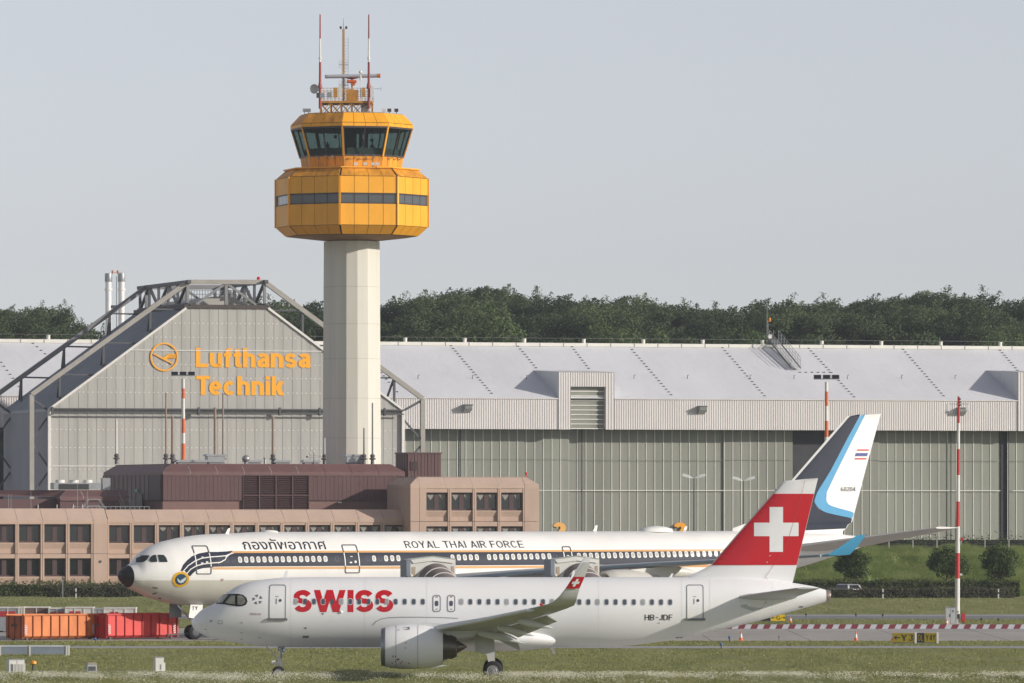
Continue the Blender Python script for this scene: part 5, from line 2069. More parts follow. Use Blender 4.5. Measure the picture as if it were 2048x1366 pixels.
def smooth_st(pts, n=160):
    """resample station rows (x, top, bottom, half width) with monotone cubic interpolation"""
    p = np.array(pts, dtype=float)
    xs = np.unique(np.concatenate([p[:, 0], np.linspace(0, 1, 60) ** 2 * min(8, p[-1, 0]), np.linspace(p[0, 0], p[-1, 0], n)]))
    out = [xs]
    for c in (1, 2, 3):
        x, y = p[:, 0], p[:, c]
        h = np.diff(x)
        d = np.diff(y) / h
        m = np.zeros_like(y)
        m[1:-1] = np.where(d[:-1] * d[1:] > 0, 2 * d[:-1] * d[1:] / (d[:-1] + d[1:] + 1e-12), 0)
        m[0], m[-1] = d[0], d[-1]
        k = np.clip(np.searchsorted(x, xs, 'right') - 1, 0, len(x) - 2)
        t = (xs - x[k]) / h[k]
        out.append((2 * t**3 - 3 * t**2 + 1) * y[k] + (t**3 - 2 * t**2 + t) * h[k] * m[k] + (-2 * t**3 + 3 * t**2) * y[k + 1] + (t**3 - t**2) * h[k] * m[k + 1])
    return np.stack(out, 1)


FOIL = [(1, 0), (.85, .30), (.7, .52), (.5, .75), (.3, .92), (.18, .93), (.08, .75), (.03, .5), (0, 0), (.03, -.42), (.08, -.58), (.18, -.72), (.35, -.78), (.55, -.62), (.75, -.34), (.9, -.12)]


def wing(secs, side, name, mat, par, vertical=False):
    """secs: (lateral, xLE, chord, z, thickness ratio, cant radians)"""
    rows = []
    for (l, xl, c, z, th, cant) in secs:
        r = []
        for (fx, fz) in FOIL:
            d = fz * th * c * .5
            r.append((xl + fx * c, side * (l - d * math.sin(cant)), z + d * math.cos(cant)))
        rows.append(r)
    mb = MB().grid(rows, close=True)
    n = len(FOIL)
    e = (len(rows) - 1) * n
    mb.f.append(tuple(range(e, e + n)))
    mb.f.append(tuple(range(n - 1, -1, -1)))
    return mb.build(name, mat, par, smooth=40)


def wheel(mbp, name, c, r, w, par):
    c = Vector(c)
    t = MB().lathe(c - Vector((0, w / 2, 0)), (0, 1, 0), [(0, r * .62), (w * .06, r * .88), (w * .22, r), (w * .78, r), (w * .94, r * .88), (w, r * .62)], 28).build(name, TYRE, par, smooth=50)
    return t


def hub(c, r, w, par, side=-1):
    c = Vector(c)
    y = c.y + side * w / 2
    MB().lathe((c.x, y - side * .02, c.z), (0, side, 0), [(0, r * .6), (.03, r * .58), (.02, r * .42), (.06, r * .36), (.06, r * .18), (.10, r * .14), (.11, r * .03)], 20).build('wheel_rim', HUB, par, smooth=40)


def rrect(cx, cz, hw, hh, r, n=4, lean=0.0):
    p = []
    for (sx, sz, a0) in ((1, 1, 0), (-1, 1, 90), (-1, -1, 180), (1, -1, 270)):
        for i in range(n + 1):
            a = R(a0 + 90 * i / n)
            x = cx + sx * (hw - r) + r * math.cos(a)
            z = cz + sz * (hh - r) + r * math.sin(a)
            p.append((x + lean * (z - cz), z))
    return p


# ================================================================= red and white airliner
SWD = 400.0
nx = GX(383.3, SWD)


def swz(y):
    return H + (HY - y) * SWD / F


def swx(px):
    return (px - 383.3) * SWD / F


S1 = thing('red_tailed_airliner', 'white airliner with red cross tail taxiing in front', 'airliner', (nx, SWD, 0))
prof_t = [(383.3, 1246), (385, 1240), (392, 1230.5), (407, 1217), (431, 1206.5), (446, 1191), (467, 1176), (489, 1166.5), (519, 1159.8), (566, 1155.2), (620, 1154.3)]
prof_b = [(383.3, 1247), (385, 1253), (392, 1261.5), (414, 1273), (446, 1281.5), (489, 1288), (536, 1292.3), (575, 1294.2), (620, 1294.6)]
aft_t = [(1480, 1154.3), (1530, 1157), (1583, 1165), (1627, 1172.5), (1652, 1180), (1656, 1181)]
aft_b = [(1180, 1294.6), (1215, 1293.8), (1261, 1290.7), (1322, 1283), (1371, 1275), (1444, 1259), (1517, 1242), (1566, 1228), (1615, 1214.5), (1652, 1203.5), (1656, 1202.5)]
xs = sorted(set([p[0] for p in prof_t + prof_b + aft_t + aft_b]))
st = []
for p in xs:
    t = np.interp(p, [q[0] for q in prof_t] + [q[0] for q in aft_t], [q[1] for q in prof_t] + [q[1] for q in aft_t])
    b = np.interp(p, [q[0] for q in prof_b] + [q[0] for q in aft_b], [q[1] for q in prof_b] + [q[1] for q in aft_b])
    x = swx(p)
    hh = (swz(t) - swz(b)) / 2
    if x < 7:
        w = 1.975 * min(1, (1 - (1 - min(x, 5.6) / 5.6) ** 2) ** .5) if x > 0 else .02
        w = max(w, .02)
    elif x > 23.5:
        k = (x - 23.5) / (swx(1656) - 23.5)
        w = 1.975 * (1 - .80 * k ** 1.6)
    else:
        w = 1.975
    st.append((x, swz(t), swz(b), w))
P1 = Plane(S1, nx, SWD, 0.0, smooth_st(st))
xe = swx(1652)
P1.fuselage(WHITE, xe)
MB().lathe((xe + .01, 0, swz(1191.8)), (1, 0, -.05), [(0, .36), (.12, .36), (.26, .30), (.27, .22), (.1, .2)], 20).build('exhaust_cone', M('apu_metal', (.38, .32, .28), .35, .1, 2, metal=.6), S1, smooth=40)
# belly fairing
rows = []
for i in range(25):
    t = i / 24
    x = swx(752) + (swx(1130) - swx(752)) * t
    k = max(.02, 1 - abs(2 * t - 1) ** (3.0 if t < .5 else 3.6)) ** .5
    zb, zt_ = 2.42 - .78 * k, 2.42 + (.95 - .25 * t) * k
    zm = (zb + zt_) / 2
    w = 2.22 * k + .02
    rows.append([(x, w * math.cos(2 * math.pi * j / 28), zm + (zt_ - zb) / 2 * math.sin(2 * math.pi * j / 28)) for j in range(28)])
MB().grid(rows, close=True).build('belly_fairing', WHITE, S1, smooth=60)
# wings
SEC = [(1.2, 11.55, 7.3, 2.55, .14, .05), (2.4, 12.25, 6.5, 2.68, .13, .08), (4.4, 13.45, 5.15, 2.92, .12, .12), (6.4, 14.7, 4.05, 3.20, .115, .14), (10.5, 17.2, 3.1, 3.72, .105, .14), (15.0, 19.95, 2.0, 4.38, .10, .15),
       (16.2, 20.75, 1.65, 4.60, .095, .22)]
TIP = [(16.2, 20.75, 1.62, 4.60, .095, .22), (16.75, 21.15, 1.30, 4.78, .09, .6), (17.1, 21.5, 1.02, 5.1, .085, 1.0), (17.3, 21.85, .80, 5.55, .08, 1.2), (17.48, 22.28, .66, 6.2, .08, 1.3), (17.62, 22.72, .48, 6.88, .08, 1.3), (17.66, 22.86, .36, 7.02, .08, 1.3)]
for sd, nm in ((-1, 'near'), (1, 'far')):
    wg = wing(SEC, sd, 'wing', WINGG, S1)
    # bright slat leading edge, deployed a little
    sl = [(l, xl - .28, c * .16 + .16, z - .10, .42, .14) for (l, xl, c, z, th, ca) in SEC[3:6]]
    wing(sl, sd, 'slat', WINGL, wg)
    sl = [(l, xl - .26, c * .12 + .16, z - .10, .36, .10) for (l, xl, c, z, th, ca) in SEC[1:3]]
    wing(sl, sd, 'slat', WINGL, wg)
    # flaps hanging down and back
    for (a, b) in ((2.5, 6.2), (6.6, 12.9)):
        q = []
        for l in (a, b):
            xl = np.interp(l, [s_[0] for s_ in SEC], [s_[1] + s_[2] * .86 for s_ in SEC])
            c = np.interp(l, [s_[0] for s_ in SEC], [s_[2] * .26 for s_ in SEC])
            z = np.interp(l, [s_[0] for s_ in SEC], [s_[3] for s_ in SEC]) - .12
            q.append((l, float(xl), float(c), float(z)))
        mbf = MB()
        r_ = []
        for (l, xl, c, z) in q:
            r_.append([(xl + fx * c * .9, sd * l, z - fx * c * .52 + fz * c * .07) for (fx, fz) in FOIL])
        mbf.grid(r_, close=True)
        mbf.f.append(tuple(range(16)))
        mbf.f.append(tuple(range(31, 15, -1)))
        mbf.build('flap', WINGG, wg, smooth=40)
    for (l, x0_, x1_, z0_, z1_) in ((6.45, 16.9, 19.55, 2.80, 2.22), (9.1, 18.0, 20.1, 3.18, 2.72), (11.9, 19.2, 21.2, 3.6, 3.2)):
        L = x1_ - x0_
        mbf = MB()
        r_ = []
        for i in range(13):
            t = i / 12
            rad = .19 * math.sin(math.pi * (.06 + .94 * t) ** .7) ** .8 if t < 1 else .01
            zz = z0_ + .22 - .55 * t ** 1.3 * (z0_ - z1_ + .1)
            zz = z0_ + (z1_ - z0_) * t ** 1.4
            r_.append([(x0_ + L * t, sd * l + rad * .7 * math.cos(2 * math.pi * j / 12), zz + rad * 1.15 * math.sin(2 * math.pi * j / 12)) for j in range(12)])
        mbf.grid(r_, close=True)
        mbf.build('flap_track_fairing', WINGL, wg, smooth=60)
    sk = wing([(q[0], q[1] + (.45 if sd > 0 else 0)) + q[2:] for q in TIP], sd, 'sharklet', M('sharklet_white', (.66, .67, .66), .35, .04), S1)
# flag on the near sharklet
def tip_at(z, f):
    zz = [s_[3] for s_ in TIP]
    xl = np.interp(z, zz, [s_[1] for s_ in TIP])
    c = np.interp(z, zz, [s_[2] for s_ in TIP])
    l = np.interp(z, zz, [s_[0] for s_ in TIP]) + .06 + .04 * (1 - abs(2 * f - .7))
    return (float(xl + c * f), float(-l - .02), float(z))
rows = [[tip_at(z, f) for f in (.02, .25, .5, .75, .98)] for z in np.linspace(5.55, 6.2, 6)]
fl_ = MB().grid(rows).build('tip_flag', RED, S1)
mbx = MB()
def cr(a, b, c, d, o=.012):
    p = [tip_at(b, a), tip_at(b, c), tip_at(d, c), tip_at(d, a)]
    mbx.poly([(q[0], q[1] - o - .02, q[2]) for q in p])
cr(.40, 5.66, .60, 6.08)
cr(.22, 5.80, .78, 5.94, .016)
mbx.build('cross', WHITE, fl_)
# nav light
MB().lathe((20.55, -16.0, 4.62), (-1, -.3, 0), [(0, .08), (.1, .07), (.16, .02)], 8).build('wingtip_lamp', MATS['red_lens'], S1)

# engines
for sd in (-1, 1):
    cx, cy, cz = swx(762) + .12, sd * 5.75, 2.02
    e = MB().lathe((cx + .25, cy, cz), (1, 0, 0), [(0, 1.14), (.3, 1.22), (.9, 1.28), (1.6, 1.285), (2.3, 1.24), (2.9, 1.13), (3.33, 1.02), (3.34, .96), (2.6, .98)], 44, cap0=False, cap1=False).build('engine', WHITE, S1, smooth=50)
    MB().lathe((cx, cy, cz), (1, 0, 0), [(.5, .92), (.2, .95), (.03, 1.01), (0, 1.05), (.03, 1.09), (.26, 1.142)], 44, cap0=False, cap1=False).build('inlet_lip', M('lip_metal', (.30, .31, .34), .3, .05, metal=.6), e, smooth=60)
    MB().lathe((cx + .8, cy, cz), (1, 0, 0), [(-.55, .02), (-.3, .2), (0, .3), (.01, .95), (.1, .95)], 30).build('fan', BLK, e, smooth=40)
    MB().lathe((cx + 2.6, cy, cz), (1, 0, 0), [(0, .97), (1.0, .80), (1.3, .70), (1.45, .72), (1.75, .60), (1.8, .50), (1.7, .45)], 32).build('core_nozzle', HOT, e, smooth=40)
    MB().lathe((cx + 4.2, cy, cz), (1, 0, 0), [(0, .42), (.25, .36), (.75, .05), (.78, .01)], 20).build('exhaust_plug', HOT, e, smooth=60)
    pz = 3.1
    MB().prism([(cx + .9, cy - .18, cz + 1.22), (cx + 2.6, cy - .18, cz + 1.42), (cx + 4.6, cy - .18, 3.28), (cx + 6.3, cy - .18, 3.05), (cx + 5.2, cy - .18, 2.62), (cx + 3.4, cy - .18, 2.4)], (0, .36, 0)).build('pylon', WINGL, e)
    # cowl joints, vent scoop, strake, small placards
    for xx, r_ in ((.62, 1.256), (1.88, 1.277)):
        mbj = MB()
        rw = []
        for d in (0, .02):
            rw.append([(cx + .25 + xx + d, cy + (r_ + .006) * math.cos(2 * math.pi * j / 44), cz + (r_ + .006) * math.sin(2 * math.pi * j / 44)) for j in range(44)])
        mbj.grid(rw, close=True)
        mbj.build('cowl_joint', LINE, e)
    if sd < 0:
        def cowl(x_, z_, o=.012):
            r_ = np.interp(x_ - cx - .25, [0, .3, .9, 1.6, 2.3, 2.9, 3.33], [1.14, 1.22, 1.28, 1.285, 1.24, 1.13, 1.02]) + o
            return (x_, cy - math.sqrt(max(.001, r_ ** 2 - (z_ - cz) ** 2)), z_)
        MB().poly([cowl(*P1.plane_pick(a, b, -7)) for a, b in ((792, 1261), (806, 1255.5), (819, 1254), (819, 1259.5))]).build('cowl_scoop', GREY, e)
        mbm = MB()
        for (a, b, w_, h_) in ((786, 1313, 2, 4), (791, 1318, 1.2, 13), (796, 1319, 5, 3), (784, 1327, 2, 2), (801, 1327, 2.5, 2), (818, 1327, 2.5, 2), (804, 1324, 4, 1.5), (812, 1286, 4, 1), (811, 1296, 4, 1)):
            mbm.poly([cowl(*P1.plane_pick(a + dx, b + dy, -7)) for dx, dy in ((-w_ / 2, h_ / 2), (w_ / 2, h_ / 2), (w_ / 2, -h_ / 2), (-w_ / 2, -h_ / 2))])
        mbm.build('placard', M('placard_red', (.30, .06, .07), .6), e)
    MB().prism([(cx + 2.2, cy - .03, cz - 1.2), (cx + 3.1, cy - .03, cz - 1.02), (cx + 3.85, cy - .03, cz - 1.08), (cx + 2.9, cy - .03, cz - 1.25)], (0, .06, 0)).build('drain_mast', WINGL, e)

# fin
def finx(px, y):
    return P1.plane_pick(px, y, 0.0)
fin_pts = [(1366, 1155), (1380, 1150.5), (1397, 1143), (1423, 1129.6), (1470, 1075), (1520, 1017.5), (1563.5, 967), (1570, 960), (1578, 957), (1636, 956.3), (1611, 1060), (1585, 1166.5), (1560, 1175), (1430, 1175)]
fz = [finx(*p) for p in fin_pts]


def fin_build(P, pts, mat, name, root, th_root, th_tip, z0, z1):
    """fin with real thickness: symmetric section, thickest about a third back, thin at both edges"""
    poly = pts
    mb = MB()
    zs_ = sorted(set([round(float(v), 4) for v in np.linspace(min(p[1] for p in poly) + 1e-3, max(p[1] for p in poly) - 1e-3, 42)]))
    rows = []
    for z in zs_:
        xs_ = []
        for i in range(len(poly)):
            a, b = poly[i], poly[(i + 1) % len(poly)]
            if (a[1] - z) * (b[1] - z) < 0:
                xs_.append(a[0] + (b[0] - a[0]) * (z - a[1]) / (b[1] - a[1]))
        if len(xs_) < 2:
            continue
        xl, xr_ = min(xs_), max(xs_)
        th = th_root + (th_tip - th_root) * max(0, min(1, (z - z0) / (z1 - z0)))
        r = []
        for (fx, fz_) in ((0, 0), (.03, .35), (.1, .62), (.25, .93), (.4, 1), (.65, .7), (.85, .32), (1, .03), (.85, -.32), (.65, -.7), (.4, -1), (.25, -.93), (.1, -.62), (.03, -.35)):
            r.append((xl + (xr_ - xl) * fx, -fz_ * th / 2, z))
        rows.append(r)
    mb.grid(rows, close=True)
    n = len(rows[0])
    e = (len(rows) - 1) * n
    mb.f.append(tuple(range(e, e + n)))
    ob = mb.build(name, mat, root, smooth=50)

    xls = [r_[0][0] for r_ in rows]
    xrs = [r_[7][0] for r_ in rows]
    zr = [r_[0][2] for r_ in rows]

    def side(x, z, off=.02):
        xl, xr_ = float(np.interp(z, zr, xls)), float(np.interp(z, zr, xrs))
        t = (x - xl) / max(xr_ - xl, .01)
        th = th_root + (th_tip - th_root) * max(0, min(1, (z - z0) / (z1 - z0)))
        f = float(np.interp(t, [0, .03, .1, .25, .4, .65, .85, 1], [0, .35, .62, .93, 1, .7, .32, .03]))
        return Vector((x, -f * th / 2 - off, z))
    return ob, side


def fin_decal(P, side, polys, name, mat, par, off=.02, dx=.10, dz=.30):
    off += .015
    dx = min(dx, .10)
    mb = MB()
    for p in polys:
        for q in P.cut([p], dx, dz):
            mb.poly([side(v[0], v[1], off) for v in q])
    return mb.build(name, mat, par, smooth=180)


fin, fside = fin_build(P1, fz, WHITE, 'fin', S1, .56, .22, 6.0, 11.8)


def fle(y):
    return float(np.interp(y, [956, 967, 1129.6], [1572, 1563.5, 1423]))


def fte(y):
    return float(np.interp(y, [956.3, 1166.5], [1636, 1585]))


band = [finx(fle(y) + .4, y) for y in np.linspace(987.5, 1130, 8)] + [finx(fte(y) - .4, y) for y in np.linspace(1130, 987.5, 8)]
fin_decal(P1, fside, [band], 'red_band', RED, fin, .015)
cross = [[finx(a, b) for a, b in ((1538.8, 1103.7), (1565.8, 1103.7), (1565.8, 1014), (1538.8, 1014))], [finx(a, b) for a, b in ((1507.7, 1072.3), (1538.8, 1072.3), (1538.8, 1045.3), (1507.7, 1045.3))],
         [finx(a, b) for a, b in ((1565.8, 1072.3), (1597, 1072.3), (1597, 1045.3), (1565.8, 1045.3))]]
fin_decal(P1, fside, cross, 'white_cross', WHITE, fin, .028)
rl = P1.outline([finx(*p) for p in ((1611, 957), (1598, 1008), (1570, 1098), (1530, 1155), (1545, 1164))], .018, close=False)
fin_decal(P1, fside, rl, 'rudder_joint', M('joint_rose', (.42, .10, .11), .6), fin, .036)
MB().beam(finx(1563.5, 967)[:1] + (0,) + finx(1563.5, 967)[1:], finx(1426, 1127)[:1] + (0,) + finx(1426, 1127)[1:], .10, .10).build('fin_leading_edge', BARE, fin)
fin_decal(P1, fside, [[finx(a, b) for a, b in ((1540 - 1, 1112), (1541, 1112), (1541, 1110.5), (1539, 1110.5))], [finx(a, b) for a, b in ((1533, 1125), (1535, 1125), (1535, 1123.5), (1533, 1123.5))]], 'hinge_light', WHITE, fin, .03)
# tailplanes
for sd in (-1, 1):
    tp = wing([(.5, 31.9, 3.6, 4.75, .10, .1), (1.6, 32.35, 3.2, 4.88, .10, .1), (6.2, 35.35, 1.35, 5.42, .09, .1)], sd, 'tailplane', WINGG, S1)
MB().poly([P1.surf(*P1.pick(a, b), .02) for a, b in ((1478, 1196), (1480, 1191), (1500, 1187), (1530, 1189), (1533, 1205), (1520, 1218), (1505, 1222), (1482, 1214))]).build('tailplane_seal', M('seal_plate', (.55, .56, .56), .4), S1)

# cabin windows
WF = M('window_surround', (.56, .58, .61), .4)
wx = [591.7 + 18.143 * k for k in range(15)] + [922.6 + 18.163 * k for k in range(24)]
for k, px in enumerate(wx):
    x, z = P1.pick(px, 1203.2 + 1.3 * (px - 592) / 750)
    w = P1.decal('window', [rrect(x, z, .145, .195, .11)], WF, .012)
    P1.decal('pane', [rrect(x, z - .0, .105, .155, .085)], GLASSD if (k * 7) % 5 else M('blind_pane', (.36, .37, .38), .3), .020, w)


def door(px0, px1, y0, y1, sill, name='door'):
    a = P1.pick(px0, y1)
    b = P1.pick(px1, y0)
    cx_, cz_ = (a[0] + b[0]) / 2, (a[1] + b[1]) / 2
    hw, hh = (b[0] - a[0]) / 2, (b[1] - a[1]) / 2
    d = P1.decal(name, [rrect(cx_, cz_, hw, hh, .14)], WHITE, .008)
    P1.decal('door_seam', P1.outline(rrect(cx_, cz_, hw, hh, .14), .055), LINE, .014, d)
    if sill:
        mbs = MB()
        p, q = P1.surf(cx_ - hw - .12, cz_ - hh, .03), P1.surf(cx_ + hw + .12, cz_ - hh, .03)
        mbs.beam(p, q, .10, .13)
        mbs.build('door_sill', M('sill_grey', (.16, .165, .17), .5), d)
        P1.decal('door_window', [rrect(cx_ + .17, cz_ + .10, .085, .085, .08)], GLASSD, .018, d)
        P1.decal('door_handle', [rrect(cx_ - .06, cz_ + .05, .03, .16, .02), rrect(cx_ - .02, cz_ + .32, .09, .02, .01)], LINE, .018, d)
    else:
        P1.decal('exit_window', [rrect(cx_, cz_, .105, .155, .085)], GLASSD, .018, d)
        P1.decal('exit_mark', [rrect(cx_, cz_ + .38, .07, .03, .01), rrect(cx_, cz_ - .33, .07, .02, .01)], M('placard_red', (.30, .06, .07), .6), .018, d)
    return d


door(538.5, 571.5, 1170.3, 1238.3, True)
door(1373.5, 1406, 1170.3, 1238.5, True)
door(866, 880.5, 1191, 1223, False, 'overwing_exit')
door(895, 909.5, 1191, 1223, False, 'overwing_exit')

# lettering
def text_on(P, s_, t_, px0, px1, y0, y1, mat, name, off=.014, gap=.10, space=.35, dz=.14, eps=.003):
    a, b = P.pick(px0, y1), P.pick(px1, y0)
    polys = [[(a[0] + p[0] * (b[0] - a[0]), a[1] + p[1] * (b[1] - a[1])) for p in q] for q in text_quads(s_, t_, gap, space)]
    return P.decal(name, polys, mat, off, dz=dz, eps=eps)


text_on(P1, 'SWISS', .262, 587.3, 787, 1180, 1224.2, RED, 'airline_lettering', gap=.085, off=.006)
text_on(P1, 'HB-JDF', .135, 1289.5, 1345.3, 1229, 1240.3, INKB, 'registration', gap=.12)
text_on(P1, 'DF', .14, 419.5, 425, 1240, 1244, INKB, 'nose_mark')
# five-pointed alliance emblem
cx_, cz_ = P1.pick(515, 1199)
em_ = []
for k in range(5):
    a = R(90 + 72 * k + 10)
    p = lambda r, d: (cx_ + r * math.cos(a + R(d)), cz_ + r * math.sin(a + R(d)))
    em_.append([p(.30, -18), p(.12, -6), p(.29, 24)])
P1.decal('alliance_emblem', em_, M('emblem_grey', (.16, .165, .18), .5), .014)
# cockpit windows
ckf = [(431, 1208), (440, 1195.5), (446, 1190), (458, 1188.3), (476, 1188), (486, 1190), (493, 1196), (495, 1203), (492, 1209.5), (486, 1212.3), (474, 1212.6), (456, 1210), (444, 1208.2)]
c_ = P1.decal('cockpit_window', [P1.pxpoly(ckf)], INKB, .02, dx=.1, dz=.06)
for q in ([(433, 1207), (441, 1196.5), (447, 1191.5), (457, 1191), (452, 1197), (447, 1203), (444, 1206.8)], [(450, 1206), (457, 1197), (462, 1192), (470, 1192), (470, 1209.3), (458, 1208)], [(475, 1192), (484, 1192.3), (490, 1198), (491, 1204), (488, 1208.3), (483, 1209.8), (475, 1209.6)]):
    P1.decal('cockpit_pane', [P1.pxpoly(q)], M('cockpit_interior', (.30, .31, .25), .12, .45, 1.6, spec=.8), .045, c_, dx=.1, dz=.06)
# small service marks and panel joints
mk = []
for (px, py, w_, h_) in ((440.5, 1244.3, 8, 6), (482, 1245.5, 4, .8), (484, 1245.5, .8, 4), (411, 1258.5, 5, .8), (611.5, 1273.5, 12, 4.5), (645.5, 1227.5, 4, 3), (611, 1256, 4, 3), (483, 1265.5, 6, .8), (483, 1278, 6, .8), (519, 1275, 6, .8), (1316, 1246.5, 4, .8), (1318.5, 1246, .8, 3.5), (1358.5, 1275, 14, 2.5), (1602, 1213.5, 8, 3)):
    a, b = P1.pick(px - w_ / 2, py + h_ / 2), P1.pick(px + w_ / 2, py - h_ / 2)
    mk.append(rrect((a[0] + b[0]) / 2, (a[1] + b[1]) / 2, (b[0] - a[0]) / 2, (b[1] - a[1]) / 2, .01, 2))
P1.decal('service_mark', mk[1:], M('mark_grey', (.20, .19, .20), .6), .012)
P1.decal('service_hatch', P1.outline(mk[0], .02), LINE, .012)
text_on(P1, 'Wildhaus', .16, 500.5, 522.5, 1225.5, 1229.8, M('mark_rose', (.50, .36, .38), .6), 'name_script')
jl = []
for px in (415, 583, 731, 854, 1196, 1362, 1418, 1543):
    top, bot, _ = P1.sec(swx(px))
    zz = np.linspace(bot + .08, top - .08, 22)
    for i in range(21):
        jl.append([(swx(px), zz[i]), (swx(px) + .014, zz[i]), (swx(px) + .014, zz[i + 1]), (swx(px), zz[i + 1])])
P1.decal('skin_joint', jl, M('skin_joint', (.70, .70, .71), .5), .008)
# wing root fairing edge line
fr = P1.outline([P1.pick(a, b) for a, b in ((745.5, 1250), (752, 1243), (762, 1238), (776, 1235.3), (800, 1234.3), (838, 1234.3), (880, 1235), (915, 1236.5))], .035, close=False)
P1.decal('fairing_joint', fr, LINE, .014)
# blade aerials
for (pts_) in ([(565, 1155), (571, 1142), (576, 1140.5), (574, 1155)], [(1142, 1155), (1146, 1141), (1150, 1140), (1148, 1155)], [(1338, 1155), (1343, 1147), (1347.5, 1147), (1343, 1156)]):
    MB().prism([(lambda q: (q[0], -.02, q[1]))(P1.plane_pick(a, b, 0)) for a, b in pts_], (0, .04, 0)).build('blade_aerial', WHITE, S1)
MB().prism([(lambda q: (q[0], -.03, q[1]))(P1.plane_pick(a, b, 0)) for a, b in ((1098, 1293), (1105, 1293), (1111, 1307), (1107, 1308.5))], (0, .06, 0)).build('belly_aerial', WHITE, S1)
MB().lathe(P1.surf(swx(684), swz(1223), 0), (0, -1, 0), [(0, .09), (.06, .07), (.09, .02)], 10).build('wing_lamp', M('lamp_glow', (.9, .9, .88), .2), S1)

# nose gear
xg = swx(557)
ng = MB().tube((xg - .02, 0, .38), (xg + .22, 0, 2.1), .085, .11, 12).build('nose_gear', BARE, S1, smooth=40)
for y_ in (-.26, .26):
    wheel(None, 'tyre', (xg, y_, .385), .385, .22, ng)
    hub((xg, y_, .385), .385, .22, ng, -1 if y_ < 0 else 1)
MB().beam((xg + .1, 0, 1.05), (xg - .75, 0, 1.95), .07).beam((xg - .25, 0, 1.0), (xg + .35, 0, .85), .09).box(xg - .3, xg + .05, -.3, .3, .86, 1.0).build('drag_brace', BARE, ng)
MB().beam((xg - .3, -.2, 1.02), (xg - .25, .2, 1.02), .16).build('taxi_lamp', M('lamp_glow', (.9, .9, .88), .2), ng)
dr = MB().prism([(swx(555), -.42, swz(1294)), (swx(572), -.42, swz(1294)), (swx(571), -.42, swz(1302.5)), (swx(567), -.42, swz(1307)), (swx(556), -.42, swz(1303))], (0, .04, 0)).build('gear_door', WHITE, ng)
mbt = MB()
a, b = P1.plane_pick(556.5, 1301.8, -.44), P1.plane_pick(569.5, 1293.8, -.44)
flat_text(mbt, 'DF', .17, (a[0], -.425, a[1]), (b[0] - a[0], 0, 0), (0, 0, b[1] - a[1]), (0, -1, 0))
mbt.poly([(swx(561), -.428, swz(1304.5)), (swx(570), -.428, swz(1304.5)), (swx(570), -.428, swz(1302.5)), (swx(561), -.428, swz(1302.5))])
mbt.build('gear_door_mark', INKB, ng)
# main gear
xm = swx(986)
for sd in (-1, 1):
    mg = MB().tube((xm, sd * 3.8, .58), (xm - .12, sd * 3.75, 2.9), .15, .19, 12).beam((xm, sd * 3.35, .58), (xm, sd * 4.25, .58), .16).beam((xm - .1, sd * 3.7, 2.0), (xm - .1, sd * 2.4, 2.6), .12).build('main_gear', BARE, S1, smooth=40)
    for y_ in (-.46, .46):
        wheel(None, 'tyre', (xm, sd * 3.8 + y_, .585), .585, .42, mg)
        hub((xm, sd * 3.8 + y_, .585), .585, .42, mg, -1 if y_ < 0 else 1)
    MB().prism([(swx(950), sd * 4.32, 2.75), (swx(988), sd * 4.32, 2.75), (swx(990), sd * 4.32, 1.1), (swx(977), sd * 4.32, 1.1), (swx(974), sd * 4.32, 1.5), (swx(951), sd * 4.32, 1.75)], (0, .05 * sd, 0)).build('gear_door', M('gear_door_white', (.62, .62, .60), .4), mg)

# ================================================================= air force jet
PSI = R(28.0)
TND = 515.0
tnx = GX(237.6, TND)
S2 = thing('air_force_jet', 'large white four engined jet with navy window band parked behind', 'airliner', (tnx, TND, 0), PSI)


class Q(Plane):
    pass


P2 = Q(S2, tnx, TND, PSI, [(0, 5, 4, .1), (60, 5, 4, .1)])
pt = [(237.6, 1149), (240, 1143), (250.5, 1134.5), (265.7, 1125), (276, 1111.5), (297, 1095), (325, 1083), (360.6, 1075), (407, 1069), (454, 1067.2)]
pb = [(237.6, 1151), (243, 1163), (259, 1177), (297, 1195), (332, 1205), (360.6, 1210)]
T = [P2.plane_pick(a, b, 0) for a, b in pt]
Bt = [P2.plane_pick(a, b, 0) for a, b in pb]
TOP, BOT = 8.16, 2.52
tx_ = [p[0] for p in T] + [12.0, 52.0, 58.0, 63.0, 65.2, 65.7]
tz_ = [p[1] for p in T] + [TOP, TOP, 8.12, 7.95, 7.7, 7.45]
bx_ = [p[0] for p in Bt] + [9.0, 12.0, 42.0, 46.0, 52.0, 59.5, 64.0, 65.2, 65.7]
bz_ = [p[1] for p in Bt] + [2.56, BOT, BOT, 2.75, 3.6, 5.2, 6.4, 6.75, 6.95]
x0_ = min(tx_[0], bx_[0])
xs = sorted(set(tx_ + bx_))
st = []
for x in xs:
    t, b = np.interp(x, tx_, tz_), np.interp(x, bx_, bz_)
    xx = x - x0_
    if xx < 9:
        w = 2.82 * (1 - (1 - min(xx, 8.2) / 8.2) ** 2) ** .5
    elif x > 44:
        w = 2.82 * (1 - .86 * ((x - 44) / 21.7) ** 1.5)
    else:
        w = 2.82
    st.append((x, max(t, b + .05), b, max(w, .03)))
P2.st = smooth_st(st)


